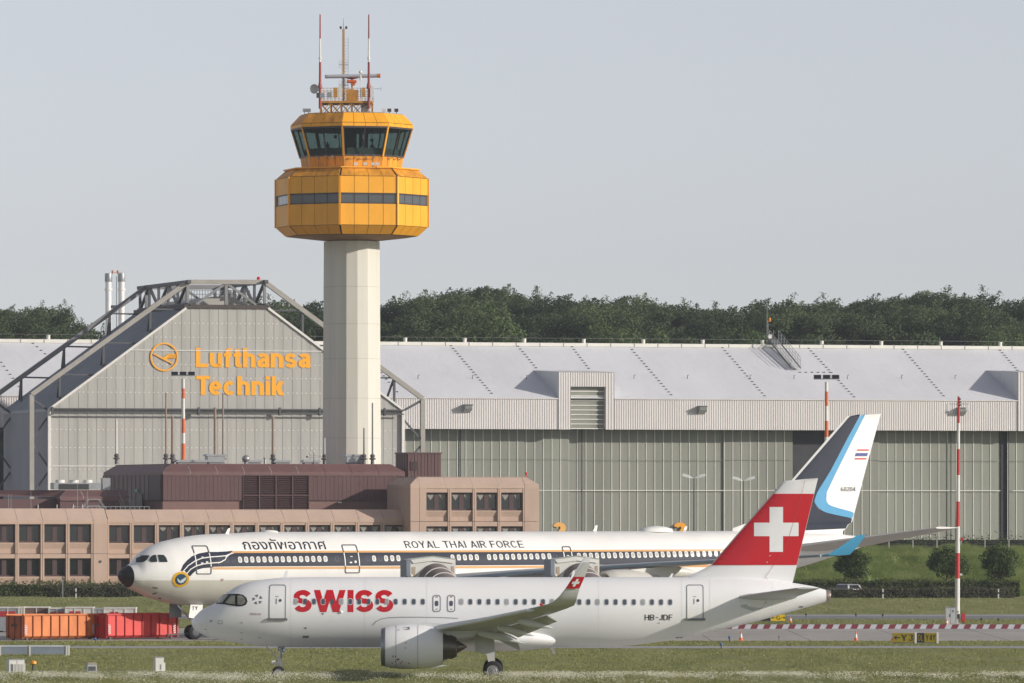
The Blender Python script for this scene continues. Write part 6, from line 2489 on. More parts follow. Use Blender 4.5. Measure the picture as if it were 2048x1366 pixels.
def two_tone():
    m = bpy.data.materials.new('jet_paint')
    m.use_nodes = True
    n = m.node_tree.nodes
    l = m.node_tree.links
    b = n['Principled BSDF']
    b.inputs['Roughness'].default_value = .32
    b.inputs['Coat Weight'].default_value = .08
    tc = n.new('ShaderNodeTexCoord')
    sx = n.new('ShaderNodeSeparateXYZ')
    l.new(tc.outputs['Object'], sx.inputs[0])
    gt = n.new('ShaderNodeMath')
    gt.operation = 'GREATER_THAN'
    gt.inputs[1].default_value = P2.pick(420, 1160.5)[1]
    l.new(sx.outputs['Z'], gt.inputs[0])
    no = n.new('ShaderNodeTexNoise')
    no.inputs['Scale'].default_value = .35
    no.inputs['Detail'].default_value = 6
    mp = n.new('ShaderNodeMapping')
    mp.inputs['Scale'].default_value = (1, 1, .35)
    l.new(tc.outputs['Object'], mp.inputs[0])
    l.new(mp.outputs[0], no.inputs['Vector'])
    r = n.new('ShaderNodeMapRange')
    r.inputs['From Min'].default_value = .3
    r.inputs['From Max'].default_value = .7
    r.inputs['To Min'].default_value = .92
    r.inputs['To Max'].default_value = 1.04
    l.new(no.outputs[0], r.inputs[0])
    mx = n.new('ShaderNodeMix')
    mx.data_type = 'RGBA'
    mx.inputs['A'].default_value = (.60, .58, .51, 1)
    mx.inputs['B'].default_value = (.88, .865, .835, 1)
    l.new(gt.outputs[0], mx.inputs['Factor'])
    m2 = n.new('ShaderNodeMix')
    m2.data_type = 'RGBA'
    m2.blend_type = 'MULTIPLY'
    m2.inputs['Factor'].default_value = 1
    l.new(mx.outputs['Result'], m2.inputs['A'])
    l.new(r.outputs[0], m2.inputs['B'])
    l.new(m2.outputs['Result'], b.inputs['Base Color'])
    return m


rows = []
n = 56
xs = sorted(set([float(v) for v in P2.st[:, 0]]))
for x in xs:
    t, b, w = P2.sec(x)
    zc, h = (t + b) / 2, (t - b) / 2
    rows.append([(x, w * math.cos(2 * math.pi * i / n), zc + h * math.sin(2 * math.pi * i / n)) for i in range(n)])
mb = MB().grid(rows, close=True)
mb.f.append(tuple(range((len(rows) - 1) * n, len(rows) * n)))
mb.f.append(tuple(range(n - 1, -1, -1)))
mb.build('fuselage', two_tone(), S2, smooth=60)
# black radome over the nose
rows = []
xr0 = xs[0]
for x in [xr0 + d for d in (0, .02, .05, .1, .16, .24, .34, .46, .58, .68, .76)]:
    t, b, w = P2.sec(x)
    zc, h = (t + b) / 2, (t - b) / 2
    rows.append([(x - .012, (w + .012) * math.cos(2 * math.pi * i / n), zc + (h + .012) * math.sin(2 * math.pi * i / n)) for i in range(n)])
mb = MB().grid(rows, close=True)
mb.f.append(tuple(range(n - 1, -1, -1)))
mb.build('radome', INKB, S2, smooth=60)

# stripes along the cabin
zg0, zg1 = P2.pick(700, 1101.5)[1], P2.pick(700, 1105.3)[1]
zn0, zn1 = P2.pick(700, 1105.3)[1], P2.pick(700, 1131.8)[1]
zl0, zl1 = P2.pick(700, 1133)[1], P2.pick(700, 1137.8)[1]
xa = P2.pick(462, 1107)[0]
xb = 57.5


def strip(name, x0, x1, z0, z1, mat, off):
    return P2.decal(name, [[(x0 + (x1 - x0) * i / 40, z0), (x0 + (x1 - x0) * (i + 1) / 40, z0), (x0 + (x1 - x0) * (i + 1) / 40, z1), (x0 + (x1 - x0) * i / 40, z1)] for i in range(40)], mat, off, dx=2.0)


strip('gold_stripe', xa, xb, zg1, zg0, GOLD, .012)
strip('navy_band', P2.pick(470, 1118)[0], xb, zn1, zn0, NAVY, .012)
P2.decal('navy_band', [P2.pxpoly([(471, 1107), (471, 1132.8), (428, 1133.5), (437, 1127), (449, 1119.5), (461, 1108)])], NAVY, .010, dx=.25, dz=.12)
strip('gold_stripe', P2.pick(425, 1136)[0], xb, zl1, zl0, GOLD, .012)
# sweeping feathers by the front door
def feather(pts, mat, name, off):
    return P2.decal(name, [P2.pxpoly(pts)], mat, off, dx=.25, dz=.12)


feather([(361, 1142), (366, 1130), (374, 1121), (384, 1112.5), (398, 1107), (414, 1104), (435, 1104), (452, 1103), (465.5, 1101.5), (460, 1107), (452, 1110.5), (436, 1112), (418, 1113.3), (402, 1116), (388, 1122), (376, 1131), (367.5, 1142)], NAVY, 'feather', .016)
feather([(368.5, 1141), (378, 1131), (391, 1122.5), (404, 1117.5), (420, 1115), (438, 1114), (450, 1113), (453, 1114), (449, 1119.5), (440, 1124), (424, 1125), (406, 1127), (392, 1131), (381, 1138), (374.5, 1146)], NAVY, 'feather', .020)
feather([(375.5, 1146), (383, 1138.5), (394, 1132), (408, 1128.7), (424, 1127), (437, 1126), (433, 1131), (424, 1135), (407, 1136), (394, 1139.5), (386, 1146), (380, 1152.5), (377, 1150)], NAVY, 'feather', .024)
def ribbon(pts, w, mat, name, off):
    c = [P2.pick(*p) for p in pts]
    return P2.decal(name, P2.outline(c, w, close=False), mat, off, dx=.3, dz=.1)


ribbon([(366.5, 1142), (376, 1131.5), (390, 1122), (403, 1116.8), (420, 1114.2), (438, 1113), (453, 1111.5), (462, 1107.5)], .07, WHITE2, 'feather_edge', .030)
ribbon([(373.5, 1147), (381, 1138.5), (393, 1131.5), (407, 1128), (424, 1126), (440, 1125), (450, 1119.5), (453, 1114)], .07, WHITE2, 'feather_edge', .032)
# roundel
cx_, cz_ = P2.pick(361.5, 1158.5)
rad = 15.3 / 26.3


def disc(r, n=28, dx=0, dz=0):
    return [(cx_ + dx + r * 1.10 * math.cos(2 * math.pi * i / n), cz_ + dz + r * math.sin(2 * math.pi * i / n)) for i in range(n)]


rd = P2.decal('roundel', [disc(rad)], M('roundel_yellow', (.78, .42, .02), .45, .05), .030, dx=.25, dz=.1)
P2.decal('roundel_field', [disc(rad * .70)], M('roundel_navy', (.03, .07, .12), .45, .1), .036, rd, dx=.25, dz=.1)
P2.decal('roundel_bird', [[(cx_ - .28, cz_ + .10), (cx_ - .05, cz_ - .12), (cx_ + .10, cz_ - .30), (cx_ - .12, cz_ - .25), (cx_ - .26, cz_ - .05)], [(cx_ - .05, cz_ - .10), (cx_ + .36, cz_ + .18), (cx_ + .38, cz_ - .02), (cx_ + .2, cz_ - .24), (cx_ + .05, cz_ - .26)]], M('roundel_white', (.62, .74, .78), .45, .1), .042, rd, dx=.2, dz=.08)
# cockpit windows
for q in ([(266.5, 1126), (272, 1117), (277.5, 1111.8), (298.5, 1111.5), (294, 1120), (287, 1124.5)], [(298, 1122), (300.5, 1115.5), (306, 1110.8), (311.5, 1110.3), (314.3, 1124), (304, 1124.8)], [(315.3, 1110.2), (327, 1110.5), (332, 1116), (335, 1124.2), (318.5, 1124.3)]):
    P2.decal('cockpit_window', [P2.pxpoly(q)], CKPT, .05, dx=.1, dz=.06)
# cabin windows
WF2 = M('jet_window_surround', (.70, .69, .66), .4, .05)
PN2 = M('jet_window_pane', (.45, .45, .43), .25, .12, 3)


def jwin(px, py, blank=False):
    x, z = P2.pick(px, py)
    if blank:
        P2.decal('blanked_window', P2.outline(rrect(x, z, .13, .19, .11), .025), M('navy_line', (.07, .08, .11), .4), .020)
        return
    w = P2.decal('window', [rrect(x, z, .165, .225, .13)], WF2, .020)
    P2.decal('pane', [rrect(x, z, .10, .16, .085)], PN2, .027, w)


def wy(px):
    return float(np.interp(px, [480, 650, 740, 1000, 1250, 1440], [1119.5, 1117.8, 1117.2, 1114, 1110.5, 1107]))


k = 0
wl = [480 + 12.2 * i for i in range(15)] + [748, 772, 784.3, 796.6, 905] + [917.5 + 12.0 * i for i in range(4)] + [978 + 12.05 * i for i in range(11)] + [1158 + 11.95 * i for i in range(6)] + [1242, 1254] + [1206 + 11.85 * i for i in range(3)] + [1266 + 0 + 11.85 * i for i in range(20)]
wl = sorted(set(round(v, 1) for v in wl))
last = -99
for px in wl:
    if px - last < 8 or px > 1500:
        continue
    last = px
    jwin(px, wy(px))
for px in (441, 454, 467, 674, 736, 760, 1110):
    jwin(px, wy(px), True)


def jdoor(pts, name='door'):
    c = P2.pxpoly(pts)
    # keep the door square to the cabin: same station top and bottom
    x0 = (c[0][0] + c[3][0]) / 2
    x1 = (c[1][0] + c[2][0]) / 2
    zt_, zb_ = (c[0][1] + c[1][1]) / 2, (c[2][1] + c[3][1]) / 2
    o = rrect((x0 + x1) / 2, (zt_ + zb_) / 2, (x1 - x0) / 2, (zt_ - zb_) / 2, .12)
    up = [p for p in P2.outline(o, .075)]
    out_ = [r for q in up for r in (clip(q, 1, zn0, 1), clip(q, 1, zn1, -1)) if len(r) > 2]
    d = P2.decal(name, out_, M('door_line', (.10, .10, .11), .6), .034)
    P2.decal('door_edge', [clip(clip(q, 1, zn1, 1), 1, zn0, -1) for q in up if len(clip(clip(q, 1, zn1, 1), 1, zn0, -1)) > 2], WHITE2, .040, d)
    P2.decal('door_handle', [rrect((x0 + x1) / 2 - .12, (zn0 + zn1) / 2 - .25, .10, .05, .02), rrect((x0 + x1) / 2 + .28, (zn0 + zn1) / 2 - .2, .09, .09, .06), rrect((x0 + x1) / 2 - .02, (zn0 + zn1) / 2 + .2, .1, .03, .01)], WF2, .040, d)
    return d


jdoor([(385, 1092.5), (414, 1092), (421.5, 1147.5), (391.5, 1148)])
jdoor([(682.5, 1090.5), (711, 1090), (719, 1145), (691, 1146)])
jdoor([(1124.5, 1094), (1139.5, 1093.5), (1145, 1121), (1128.5, 1121)], 'emergency_exit')

# lettering
a, b = P2.pick(812, 1096.2), P2.pick(1048, 1093.2)
top = P2.pick(812, 1082.5)
polys = [[(a[0] + p[0] * (b[0] - a[0]), a[1] + p[1] * (top[1] - a[1])) for p in q] for q in text_quads('ROYAL THAI AIR FORCE', .125, .16, .42)]
P2.decal('service_lettering', polys, NAVY, .014, dz=.08, eps=.003)
cu = bpy.data.curves.new('script', 'FONT')
cu.body = 'กองทัพอากาศ'
cu.resolution_u = 3
cu.offset = 0.006
tmp = bpy.data.objects.new('script_source', cu)
COL.objects.link(tmp)
dg = bpy.context.evaluated_depsgraph_get()
me = bpy.data.meshes.new_from_object(tmp.evaluated_get(dg))
vv = np.array([v.co[:2] for v in me.vertices])
faces = [list(p.vertices) for p in me.polygons]
bpy.data.objects.remove(tmp)
if len(vv):
    lo, hi = vv.min(0), vv.max(0)
    a, b = P2.pick(489, 1099.5), P2.pick(654, 1098.5)
    topz = P2.pick(560, 1077.5)[1]
    vv = (vv - lo) / (hi - lo)
    polys = [[(a[0] + vv[i][0] * (b[0] - a[0]), a[1] + vv[i][1] * (topz - a[1])) for i in f] for f in faces]
    P2.decal('thai_lettering', polys, NAVY, .014, dz=.12)
P2.decal('registration_mark', [[(P2.pick(444, 1160)[0] + .13 * math.cos(2 * math.pi * i / 12), P2.pick(444, 1160)[1] + .12 * math.sin(2 * math.pi * i / 12)) for i in range(12)]], M('mark_rose', (.50, .33, .30), .6), .014)
P2.decal('drain_stain', [P2.pxpoly(q) for q in ([(305, 1174), (316, 1175), (314, 1177.5), (304, 1176)], [(304, 1187), (313, 1184.5), (314, 1186), (306, 1189)], [(317, 1195), (323, 1196), (322, 1198), (316, 1197)])], M('stain_brown', (.10, .08, .07), .8, .3, 3), .014)

# wings
W2 = [(2.0, 22.5, 13.0, 4.05, .13, .05), (4.0, 24.3, 11.0, 4.25, .125, .08), (10.0, 28.5, 7.6, 4.95, .11, .09), (20.0, 35.5, 4.6, 5.75, .10, .08), (31.0, 43.4, 2.1, 6.46, .095, .08)]
TP2 = [(31.0, 43.4, 2.1, 6.46, .09, .08), (31.35, 43.75, 1.95, 6.52, .085, .6), (31.75, 44.6, 1.5, 7.1, .08, 1.15), (32.15, 45.85, .75, 7.98, .08, 1.2)]
for sd in (-1, 1):
    wg = wing(W2, sd, 'wing', WINGG, S2)
    wing([(l, xl - .12, c * .09 + .2, z - .02, .5, .05) for (l, xl, c, z, th, ca) in W2[1:]], sd, 'slat', M('slat_bluegrey', (.26, .32, .37), .4, .06), wg)
    for (l, L, dz_) in ((7.0, 6.0, .3), (12.5, 5.0, .25), (17.5, 3.6, .15), (22.5, 2.3, .05), (26.5, 1.5, .0)):
        xl = float(np.interp(l, [s_[0] for s_ in W2], [s_[1] + s_[2] * .55 for s_ in W2]))
        z_ = float(np.interp(l, [s_[0] for s_ in W2], [s_[3] for s_ in W2])) - .35
        r_ = []
        for i in range(11):
            t = i / 10
            rd_ = .42 * math.sin(math.pi * (.05 + .93 * t)) ** .7
            r_.append([(xl + L * t, sd * l + rd_ * .6 * math.cos(2 * math.pi * j / 12), z_ - dz_ * t + rd_ * math.sin(2 * math.pi * j / 12)) for j in range(12)])
        MB().grid(r_, close=True).build('flap_track_fairing', M('fairing_cream', (.62, .60, .55), .4, .05), wg, smooth=60)
    wing(TP2, sd, 'winglet', SKYB, S2)
    for (l, xo, zc) in ((9.37, -3.6, 3.05), (19.2, -3.6, 3.75)):
        xl = float(np.interp(l, [s_[0] for s_ in W2], [s_[1] for s_ in W2])) + xo
        e = MB().lathe((xl, sd * l, zc), (1, 0, 0), [(.5, 1.15), (.1, 1.28), (0, 1.38), (.12, 1.48), (.8, 1.60), (2.0, 1.62), (3.4, 1.45), (4.6, 1.15), (4.62, 1.05), (4.0, 1.0)], 36, cap0=False, cap1=False).build('engine', MATS['fairing_cream'], S2, smooth=60)
        MB().lathe((xl + .9, sd * l, zc), (1, 0, 0), [(-.5, .05), (0, .4), (.01, 1.3), (.1, 1.3)], 24).build('fan', BLK, e)
        MB().lathe((xl + 3.9, sd * l, zc), (1, 0, 0), [(0, .95), (1.2, .75), (1.25, .5), (2.0, .05)], 24).build('core_nozzle', HOT, e, smooth=50)
        MB().prism([(xl + 1.2, sd * l - .25, zc + 1.5), (xl + 4.2, sd * l - .25, zc + 1.75), (xl + 6.5, sd * l - .25, zc + 1.9), (xl + 5.4, sd * l - .25, zc + .9)], (0, .5, 0)).build('pylon', MATS['fairing_cream'], e)
    wing([(1.0, 57.2, 7.0, 6.75, .10, .1), (2.6, 58.4, 6.0, 6.95, .10, .1), (11.2, 65.6, 2.2, 8.42, .09, .1)], sd, 'tailplane', M('tailplane_grey', (.60, .58, .55), .45, .05), S2)

# fin
def f2(px, y):
    return P2.plane_pick(px, y, 0.0)
fp2 = [(1462, 1059), (1470, 1053.5), (1500, 1045), (1520, 1033), (1587, 956), (1640, 894.5), (1694, 832.5), (1702, 827.5), (1761.6, 827), (1733, 932), (1703, 1048), (1697, 1048), (1692, 1058), (1686, 1060), (1684, 1074), (1600, 1074), (1470, 1074)]
fin2, fs2 = fin_build(P2, [f2(*p) for p in fp2], WHITE2, 'fin', S2, .75, .30, 8.0, 17.5)
dark = [f2(*p) for p in ((1500, 1052), (1530, 1026), (1590, 957.5), (1645, 894.5), (1698, 833), (1704, 829), (1719, 828.5), (1690, 880), (1657, 942), (1634, 977), (1628, 995), (1624, 1005), (1632, 1017), (1645, 1024), (1666, 1029), (1704, 1036), (1701, 1047.5), (1696, 1047.5), (1691, 1057), (1686, 1059), (1600, 1061))]


def tri_fan(poly, k=24):
    """slice a simple polygon into level strips"""
    lo, hi = min(p[1] for p in poly), max(p[1] for p in poly)
    out = []
    for i in range(k):
        a, b = lo + (hi - lo) * i / k, lo + (hi - lo) * (i + 1) / k
        row = []
        for z in (a + 1e-4, b - 1e-4):
            xs_ = sorted(p[0] + (q[0] - p[0]) * (z - p[1]) / (q[1] - p[1]) for p, q in zip(poly, poly[1:] + poly[:1]) if (p[1] - z) * (q[1] - z) < 0)
            row.append(xs_)
        n_ = min(len(row[0]), len(row[1])) // 2
        for j in range(n_):
            out.append([(row[0][2 * j], a), (row[0][2 * j + 1], a), (row[1][2 * j + 1], b), (row[1][2 * j], b)])
    return out


fin_decal(P2, fs2, tri_fan(dark, 60), 'navy_field', NAVY, fin2, .02, 1.2, 1.2)
blue = [f2(*p) for p in ((1719, 828.5), (1728.5, 828.5), (1700, 884), (1668, 947), (1650, 984), (1649, 1001), (1654, 1009), (1664, 1013.5), (1707.5, 1024.5), (1704, 1036.5), (1666, 1029), (1645, 1024), (1630, 1013), (1624, 1003), (1630, 985), (1657, 942), (1690, 880))]
fin_decal(P2, fs2, tri_fan(blue, 60), 'blue_band', SKYB, fin2, .035, 1.2, 1.2)
fl2 = []
for (a_, b_, c_, d_) in ((1713.2, 1737.2, 898.6, 901.4), (1710.3, 1735.2, 906, 912.2), (1708.3, 1732.4, 916, 918.8)):
    k = (d_ - c_) * .28
    fl2.append([f2(a_ - k, d_), f2(b_ - k, d_), f2(b_, c_), f2(a_, c_)])
fin_decal(P2, fs2, [fl2[0], fl2[2]], 'flag_red', M('flag_red', (.60, .07, .06), .5), fin2, .03)
fin_decal(P2, fs2, [fl2[1]], 'flag_blue', M('flag_blue', (.07, .09, .28), .5), fin2, .03)
a, b = f2(1679.5, 982.5), f2(1710, 974)
fin_decal(P2, fs2, [[(a[0] + p[0] * (b[0] - a[0]), a[1] + p[1] * (b[1] - a[1])) for p in q] for q in text_quads('60204', .12, .16)], 'serial', INKB, fin2, .03)
# dorsal root window-like fairing, satellite hump, aerials
dome = MB().lathe((0, 0, 0), (0, 0, 1), [(0, 1), (.5, .92), (.8, .6), (1, .05)], 24).build('satellite_dome', WHITE2, S2, smooth=60)
dome.location = (P2.plane_pick(1313, 1058, 0)[0], 0, TOP - .06)
dome.scale = (1.45, .9, .48)
for (pts_) in ([(1337 + 30, 1061), (1370, 1053), (1374.5, 1053), (1372, 1061)], [(1186, 1062), (1191, 1051), (1195, 1050.5), (1193, 1062)], [(450, 1068.5), (456, 1057), (460, 1056), (458, 1069)]):
    MB().prism([(lambda q: (q[0], -.02, q[1]))(P2.plane_pick(a, b, 0)) for a, b in pts_], (0, .04, 0)).build('blade_aerial', WHITE2, S2)
MB().lathe((P2.plane_pick(539, 1066, 0)[0], 0, TOP - .05), (0, 0, 1), [(0, .7), (.12, .62), (.2, .2)], 16).build('aerial_plate', WHITE2, S2, smooth=50)
# landing gear
xg = P2.plane_pick(386, 1258, 0)[0]
ng = MB().tube((xg, 0, .5), (xg + .1, 0, 2.9), .13, .17, 12).build('nose_gear', BARE, S2, smooth=40)
for y_ in (-.36, .36):
    wheel(None, 'tyre', (xg, y_, .55), .55, .34, ng)
    MB().lathe((xg, y_ + (-.17 if y_ < 0 else .17), .55), (0, -1 if y_ < 0 else 1, 0), [(0, .3), (.02, .28), (.03, .1)], 16).build('wheel_rim', DGREY, ng)
MB().beam((xg, 0, 1.3), (xg - 1.3, 0, 2.6), .12).build('drag_brace', BARE, ng)
gx0, gz0 = P2.plane_pick(381, 1209, -.7)
d_ = MB().prism([(gx0, -.72, gz0), (gx0 + 1.05, -.72, gz0 + .05), (gx0 + .9, -.72, gz0 - 1.15), (gx0 - .15, -.72, gz0 - 1.0)], (0, .05, 0)).build('gear_door', WHITE2, ng)
MB().prism([(gx0 - 1.1, .7, gz0 + .05), (gx0 - .1, .7, gz0 + .05), (gx0 - .1, .7, gz0 - 1.0), (gx0 - 1.1, .7, gz0 - 1.0)], (0, .05, 0)).build('gear_door', GREY, ng)
mbt = MB()
flat_text(mbt, 'TYV', .14, (gx0 + .12, -.73, gz0 - .42), (.62, 0, .02), (0, 0, .27), (0, -1, 0), gap=.2)
mbt.build('gear_door_mark', INKB, ng)
tow = MB().beam((xg - .3, -.1, .45), (xg - 2.2, -.1, .35), .10).beam((xg - .3, .1, .45), (xg - 2.2, .1, .35), .10).build('tow_bar', DGREY, ng)
for (xm_, ym_) in ((33.5, -5.3), (33.5, 5.3), (33.8, 0.0)):
    mg = MB().tube((xm_, ym_, .7), (xm_, ym_ * .95, 3.6), .24, .28, 12).beam((xm_ - 1.0, ym_, .72), (xm_ + 1.0, ym_, .72), .24).build('main_gear', BARE, S2, smooth=40)
    for dx_ in (-.99, .99):
        for dy_ in (-.7, .7):
            wheel(None, 'tyre', (xm_ + dx_, ym_ + dy_, .7), .7, .5, mg)
            hub((xm_ + dx_, ym_ + dy_, .7), .7, .5, mg, -1 if dy_ < 0 else 1)
rows = []
for i in range(21):
    t = i / 20
    k = max(.02, math.sin(math.pi * t) ** .5)
    rows.append([(20.5 + 20 * t, 3.1 * k * math.cos(2 * math.pi * j / 24), 3.3 + 1.25 * k * math.sin(2 * math.pi * j / 24)) for j in range(24)])
MB().grid(rows, close=True).build('belly_fairing', MATS['fairing_cream'], S2, smooth=60)
# ------------------------------------------------------------------ masts, lamps, ground equipment, signs, vehicles
ORN = M('mast_orange', (0.66, 0.135, 0.035), 0.5, 0.06)
MWH = M('mast_white', (0.70, 0.68, 0.64), 0.5, 0.05)
MRD = M('mast_signal_red', (0.52, 0.035, 0.035), 0.5, 0.06)


def flood_mast(px, D, z0, ytop, bands, label):
    t = thing('floodlight_mast', label, 'floodlight mast', (GX(px, D), D, z0), 0, 'floodlight masts')
    s = F / D
    zz = lambda y: H + (HY - y) / s - z0
    top = zz(ytop)
    for i in range(len(bands) - 1):
        a, b = zz(bands[i + 1]), zz(bands[i])
        MB().tube((0, 0, a), (0, 0, b), .20 + .006 * (top - a), .20 + .006 * (top - b), 14).build('pole_section', (MWH, ORN)[i % 2], t, smooth=40)
    MB().tube((0, 0, 0), (0, 0, zz(bands[-1])), .34, .30, 14).build('pole_section', MWH, t, smooth=40)
    MB().beam((-1.6, 0, top), (1.6, 0, top), .10).build('head_beam', GALV, t)
    for k in (-1, 0, 1):
        o = MB()
        o.prism([(k * 1.12 - .47, -.22, top + .52), (k * 1.12 - .47, -.52, top + .02), (k * 1.12 - .47, .05, top - .02), (k * 1.12 - .47, .22, top + .50)], (.94, 0, 0))
        fx = o.build('floodlight', M('lamp_body', (.42, .42, .43), .4, .1), t)
        MB().poly([(k * 1.12 - .43, -.245, top + .51), (k * 1.12 + .43, -.245, top + .51), (k * 1.12 + .43, -.53, top + .05), (k * 1.12 - .43, -.53, top + .05)]).build('lens', glass('lamp_lens', (.02, .02, .03)), fx)
    MB().tube((.55, 0, top), (.55, 0, top + 1.0), .03, .015, 6).build('lightning_tip', WHT, t)
    return t


flood_mast(366.5, 905, 0, 751, [757, 777, 797, 837, 866, 887, 925], 'orange and white floodlight mast in front of the arched hangar')
flood_mast(1653, 842, 5.0, 758, [764, 783, 812, 842, 874, 905, 940], 'orange and white floodlight mast behind the air force tail fin')


def twin_lamp(px, D, z0, ytop, label):
    t = thing('twin_street_lamp', label, 'street lamp', (GX(px, D), D, z0), 0, 'twin street lamps before the hangar doors')
    top = H + (HY - ytop) / F * D - z0
    MB().tube((0, 0, 0), (0, 0, top), .11, .07, 10).build('pole', DGREY, t, smooth=40)
    for sd in (-1, 1):
        MB().prism([(0, -.08, top - .05), (sd * .6, -.14, top + .36), (sd * 1.35, -.16, top + .56), (sd * 1.42, -.16, top + .24), (sd * .7, -.14, top + .0)], (0, .4, 0)).build('lamp_head', M('lamp_head_pale', (.78, .79, .80), .4, .05), t)
        MB().beam((sd * .6, -.05, top + .05), (sd * 1.3, -.05, top + .22), .2, .05).build('lamp_glass', M('lamp_glass', (.6, .6, .58), .3), t)
    return t


twin_lamp(1388, 828, 5.0, 956, 'twin armed street lamp nearer the tower before the hangar doors')
twin_lamp(1487, 830, 5.0, 961, 'twin armed street lamp beside the red tail fin')

# the tall red and white mast on the right
D = 579.0
RM = thing('camera_mast', 'tall red and white banded mast with brackets at the top', 'mast', (GX(1914.5, D), D, 0))
s = F / D
zz = lambda y: H + (HY - y) / s
bands = [793, 846, 898, 950, 1003, 1053, 1106, 1157, 1250]
for i in range(8):
    a, b = max(0, zz(bands[i + 1])), zz(bands[i])
    r_ = lambda z: .225 - .12 * z / 19.0
    MB().tube((.12 * a / 19, 0, a), (.12 * b / 19, 0, b), r_(a), r_(b), 16).build('pole_section', (MRD, MWH)[i % 2], RM, smooth=40)
zt_ = zz(808)
MB().beam((-.7, 0, zt_), (.95, 0, zt_), .05).build('crossarm', GALV, RM)
MB().box(-1.05, -.35, -.1, .12, zt_ - .75, zt_ - .60).beam((-.9, 0, zt_), (-.9, 0, zt_ - .6), .04).beam((-.45, 0, zt_), (-.45, 0, zt_ - .6), .04).build('lamp_bracket', GALV, RM)
MB().box(.72, .95, -.1, .1, zt_ - .5, zt_ - .1).build('camera', WHT, RM)
for z_ in (zz(800), zz(806), zz(812)):
    MB().lathe((.22, -.05, z_), (0, 0, 1), [(0, .08), (.12, .08), (.16, .03)], 8).build('bracket_lamp', BLK, RM)
MB().box(.3, .5, -.12, .12, zz(1082), zz(1075)).beam((.1, 0, zz(1080)), (.4, 0, zz(1079)), .05).build('side_lamp', MRD, RM)
MB().box(.22, .42, -.1, .1, zz(1151), zz(1147)).build('side_camera', WHT, RM)
MB().box(-.02, .16, -.28, -.2, .55, .95).box(.02, .1, -.27, -.2, 1.05, 1.2).build('base_box', BLK, RM)
MB().box(-.42, .42, -.42, .42, 0, .12).build('base_plate', CONC, RM)
CB = thing('switch_cabinet', 'pale grey switch cabinet at the foot of the banded mast', 'cabinet', (GX(1899.5, D), D - .6, 0))
MB().box(-.42, .42, -.3, .3, .06, 1.48).build('body', M('cabinet_grey', (.52, .53, .55), .5, .05), CB)
MB().box(-.46, .46, -.34, .34, 1.48, 1.54).build('cap', GALV, CB)
MB().box(-.40, -.02, -.33, -.305, .12, 1.42).box(.02, .40, -.33, -.305, .12, 1.42).build('door', MATS['cabinet_grey'], CB)
MB().box(-.06, -.03, -.36, -.33, .7, .95).build('handle', BLK, CB)
MB().box(.15, .3, -.345, -.332, 1.1, 1.3).build('vent', GREY, CB)
HB = thing('hose_box', 'small red box standing beside the banded mast', 'box', (GX(1926, D), D - .2, 0))
MB().box(-.17, .17, -.15, .15, .25, 1.0).build('body', MRD, HB, bevel=.04)
MB().tube((0, 0, 0), (0, 0, .3), .05, .05, 8).build('stem', DGREY, HB)

# low red and white barrier line along the apron edge
D = 561.2
x0, x1 = GX(1400, D), GX(2070, D)
BR = thing('barrier_line', 'low line of red and white blocks along the far apron edge', 'barrier', ((x0 + x1) / 2, D, 0))
per = 25.05 / (F / D)
k = int((x1 - x0) / per)
pr = [None, None]
for i in range(k):
    for c in (0, 1):
        xx = x0 - (x0 + x1) / 2 + per * (i + .5 * c)
        if pr[c] is None:
            pr[c] = MB().prism([(.01, -.2, 0), (per / 2 - .01, -.2, 0), (per / 2 + .17, -.1, .36), (.19, -.1, .36)], (0, .4, 0)).build('barrier_block', (M('barrier_red', (.20, .035, .05), .6, .1), M('barrier_white', (.50, .51, .55), .6, .08))[c], BR)
            pr[c].location = (xx, 0, 0)
        else:
            inst(pr[c], parent=BR, loc=(xx, 0, 0))


def cone(px, D, label, hgt=.72):
    t = thing('traffic_cone', label, 'traffic cone', (GX(px, D), D, 0), 0, 'traffic cones on the apron')
    MB().box(-.19, .19, -.19, .19, 0, .04).build('base', M('cone_orange', (.75, .16, .06), .5), t)
    MB().lathe((0, 0, .04), (0, 0, 1), [(0, .15), (hgt * .28, .115)], 14, cap1=False).lathe((0, 0, .04), (0, 0, 1), [(hgt * .68, .06), (hgt, .025)], 14, cap0=False).build('body', M('cone_orange', (.75, .16, .06), .5), t, smooth=50)
    MB().lathe((0, 0, .04), (0, 0, 1), [(hgt * .28, .116), (hgt * .68, .061)], 14, cap0=False, cap1=False).build('reflective_band', M('cone_white', (.75, .72, .70), .5), t, smooth=50)


cone(1482, 512, 'traffic cone under the tail of the red tailed airliner')
cone(1712, 511.5, 'lone traffic cone left of the yellow taxiway sign')
cone(1786.5, 511.3, 'traffic cone touching the edge of the yellow taxiway sign')
cone(1893.5, 578, 'small red cone before the grey switch cabinet', .5)
cone(1581, 592, 'small red cone right of the bright yellow taxiway sign', .45)


# taxiway signs
SY = M('sign_face_dark_yellow', (.30, .235, .012), .5, .08)  # sign yellow mixed darker than on the other sign
SYB = M('sign_face_yellow', (.82, .56, .01), .45, .04)


def sign_panel(par, x0, x1, z0, z1, mat, txt, ink, name='sign_face', t=.15, gap=.14):
    p = MB().box(x0, x1, -.06, .06, z0, z1).build(name, mat, par)
    if txt:
        mbt = MB()
        m_ = (z1 - z0) * .16
        flat_text(mbt, txt, t, (x0 + .10, -.061, z0 + m_), (x1 - x0 - .20, 0, 0), (0, 0, z1 - z0 - 2 * m_), (0, -1, 0), gap=gap, lift=.006, eps=.002)
        mbt.build('sign_text', ink, p)
    return p


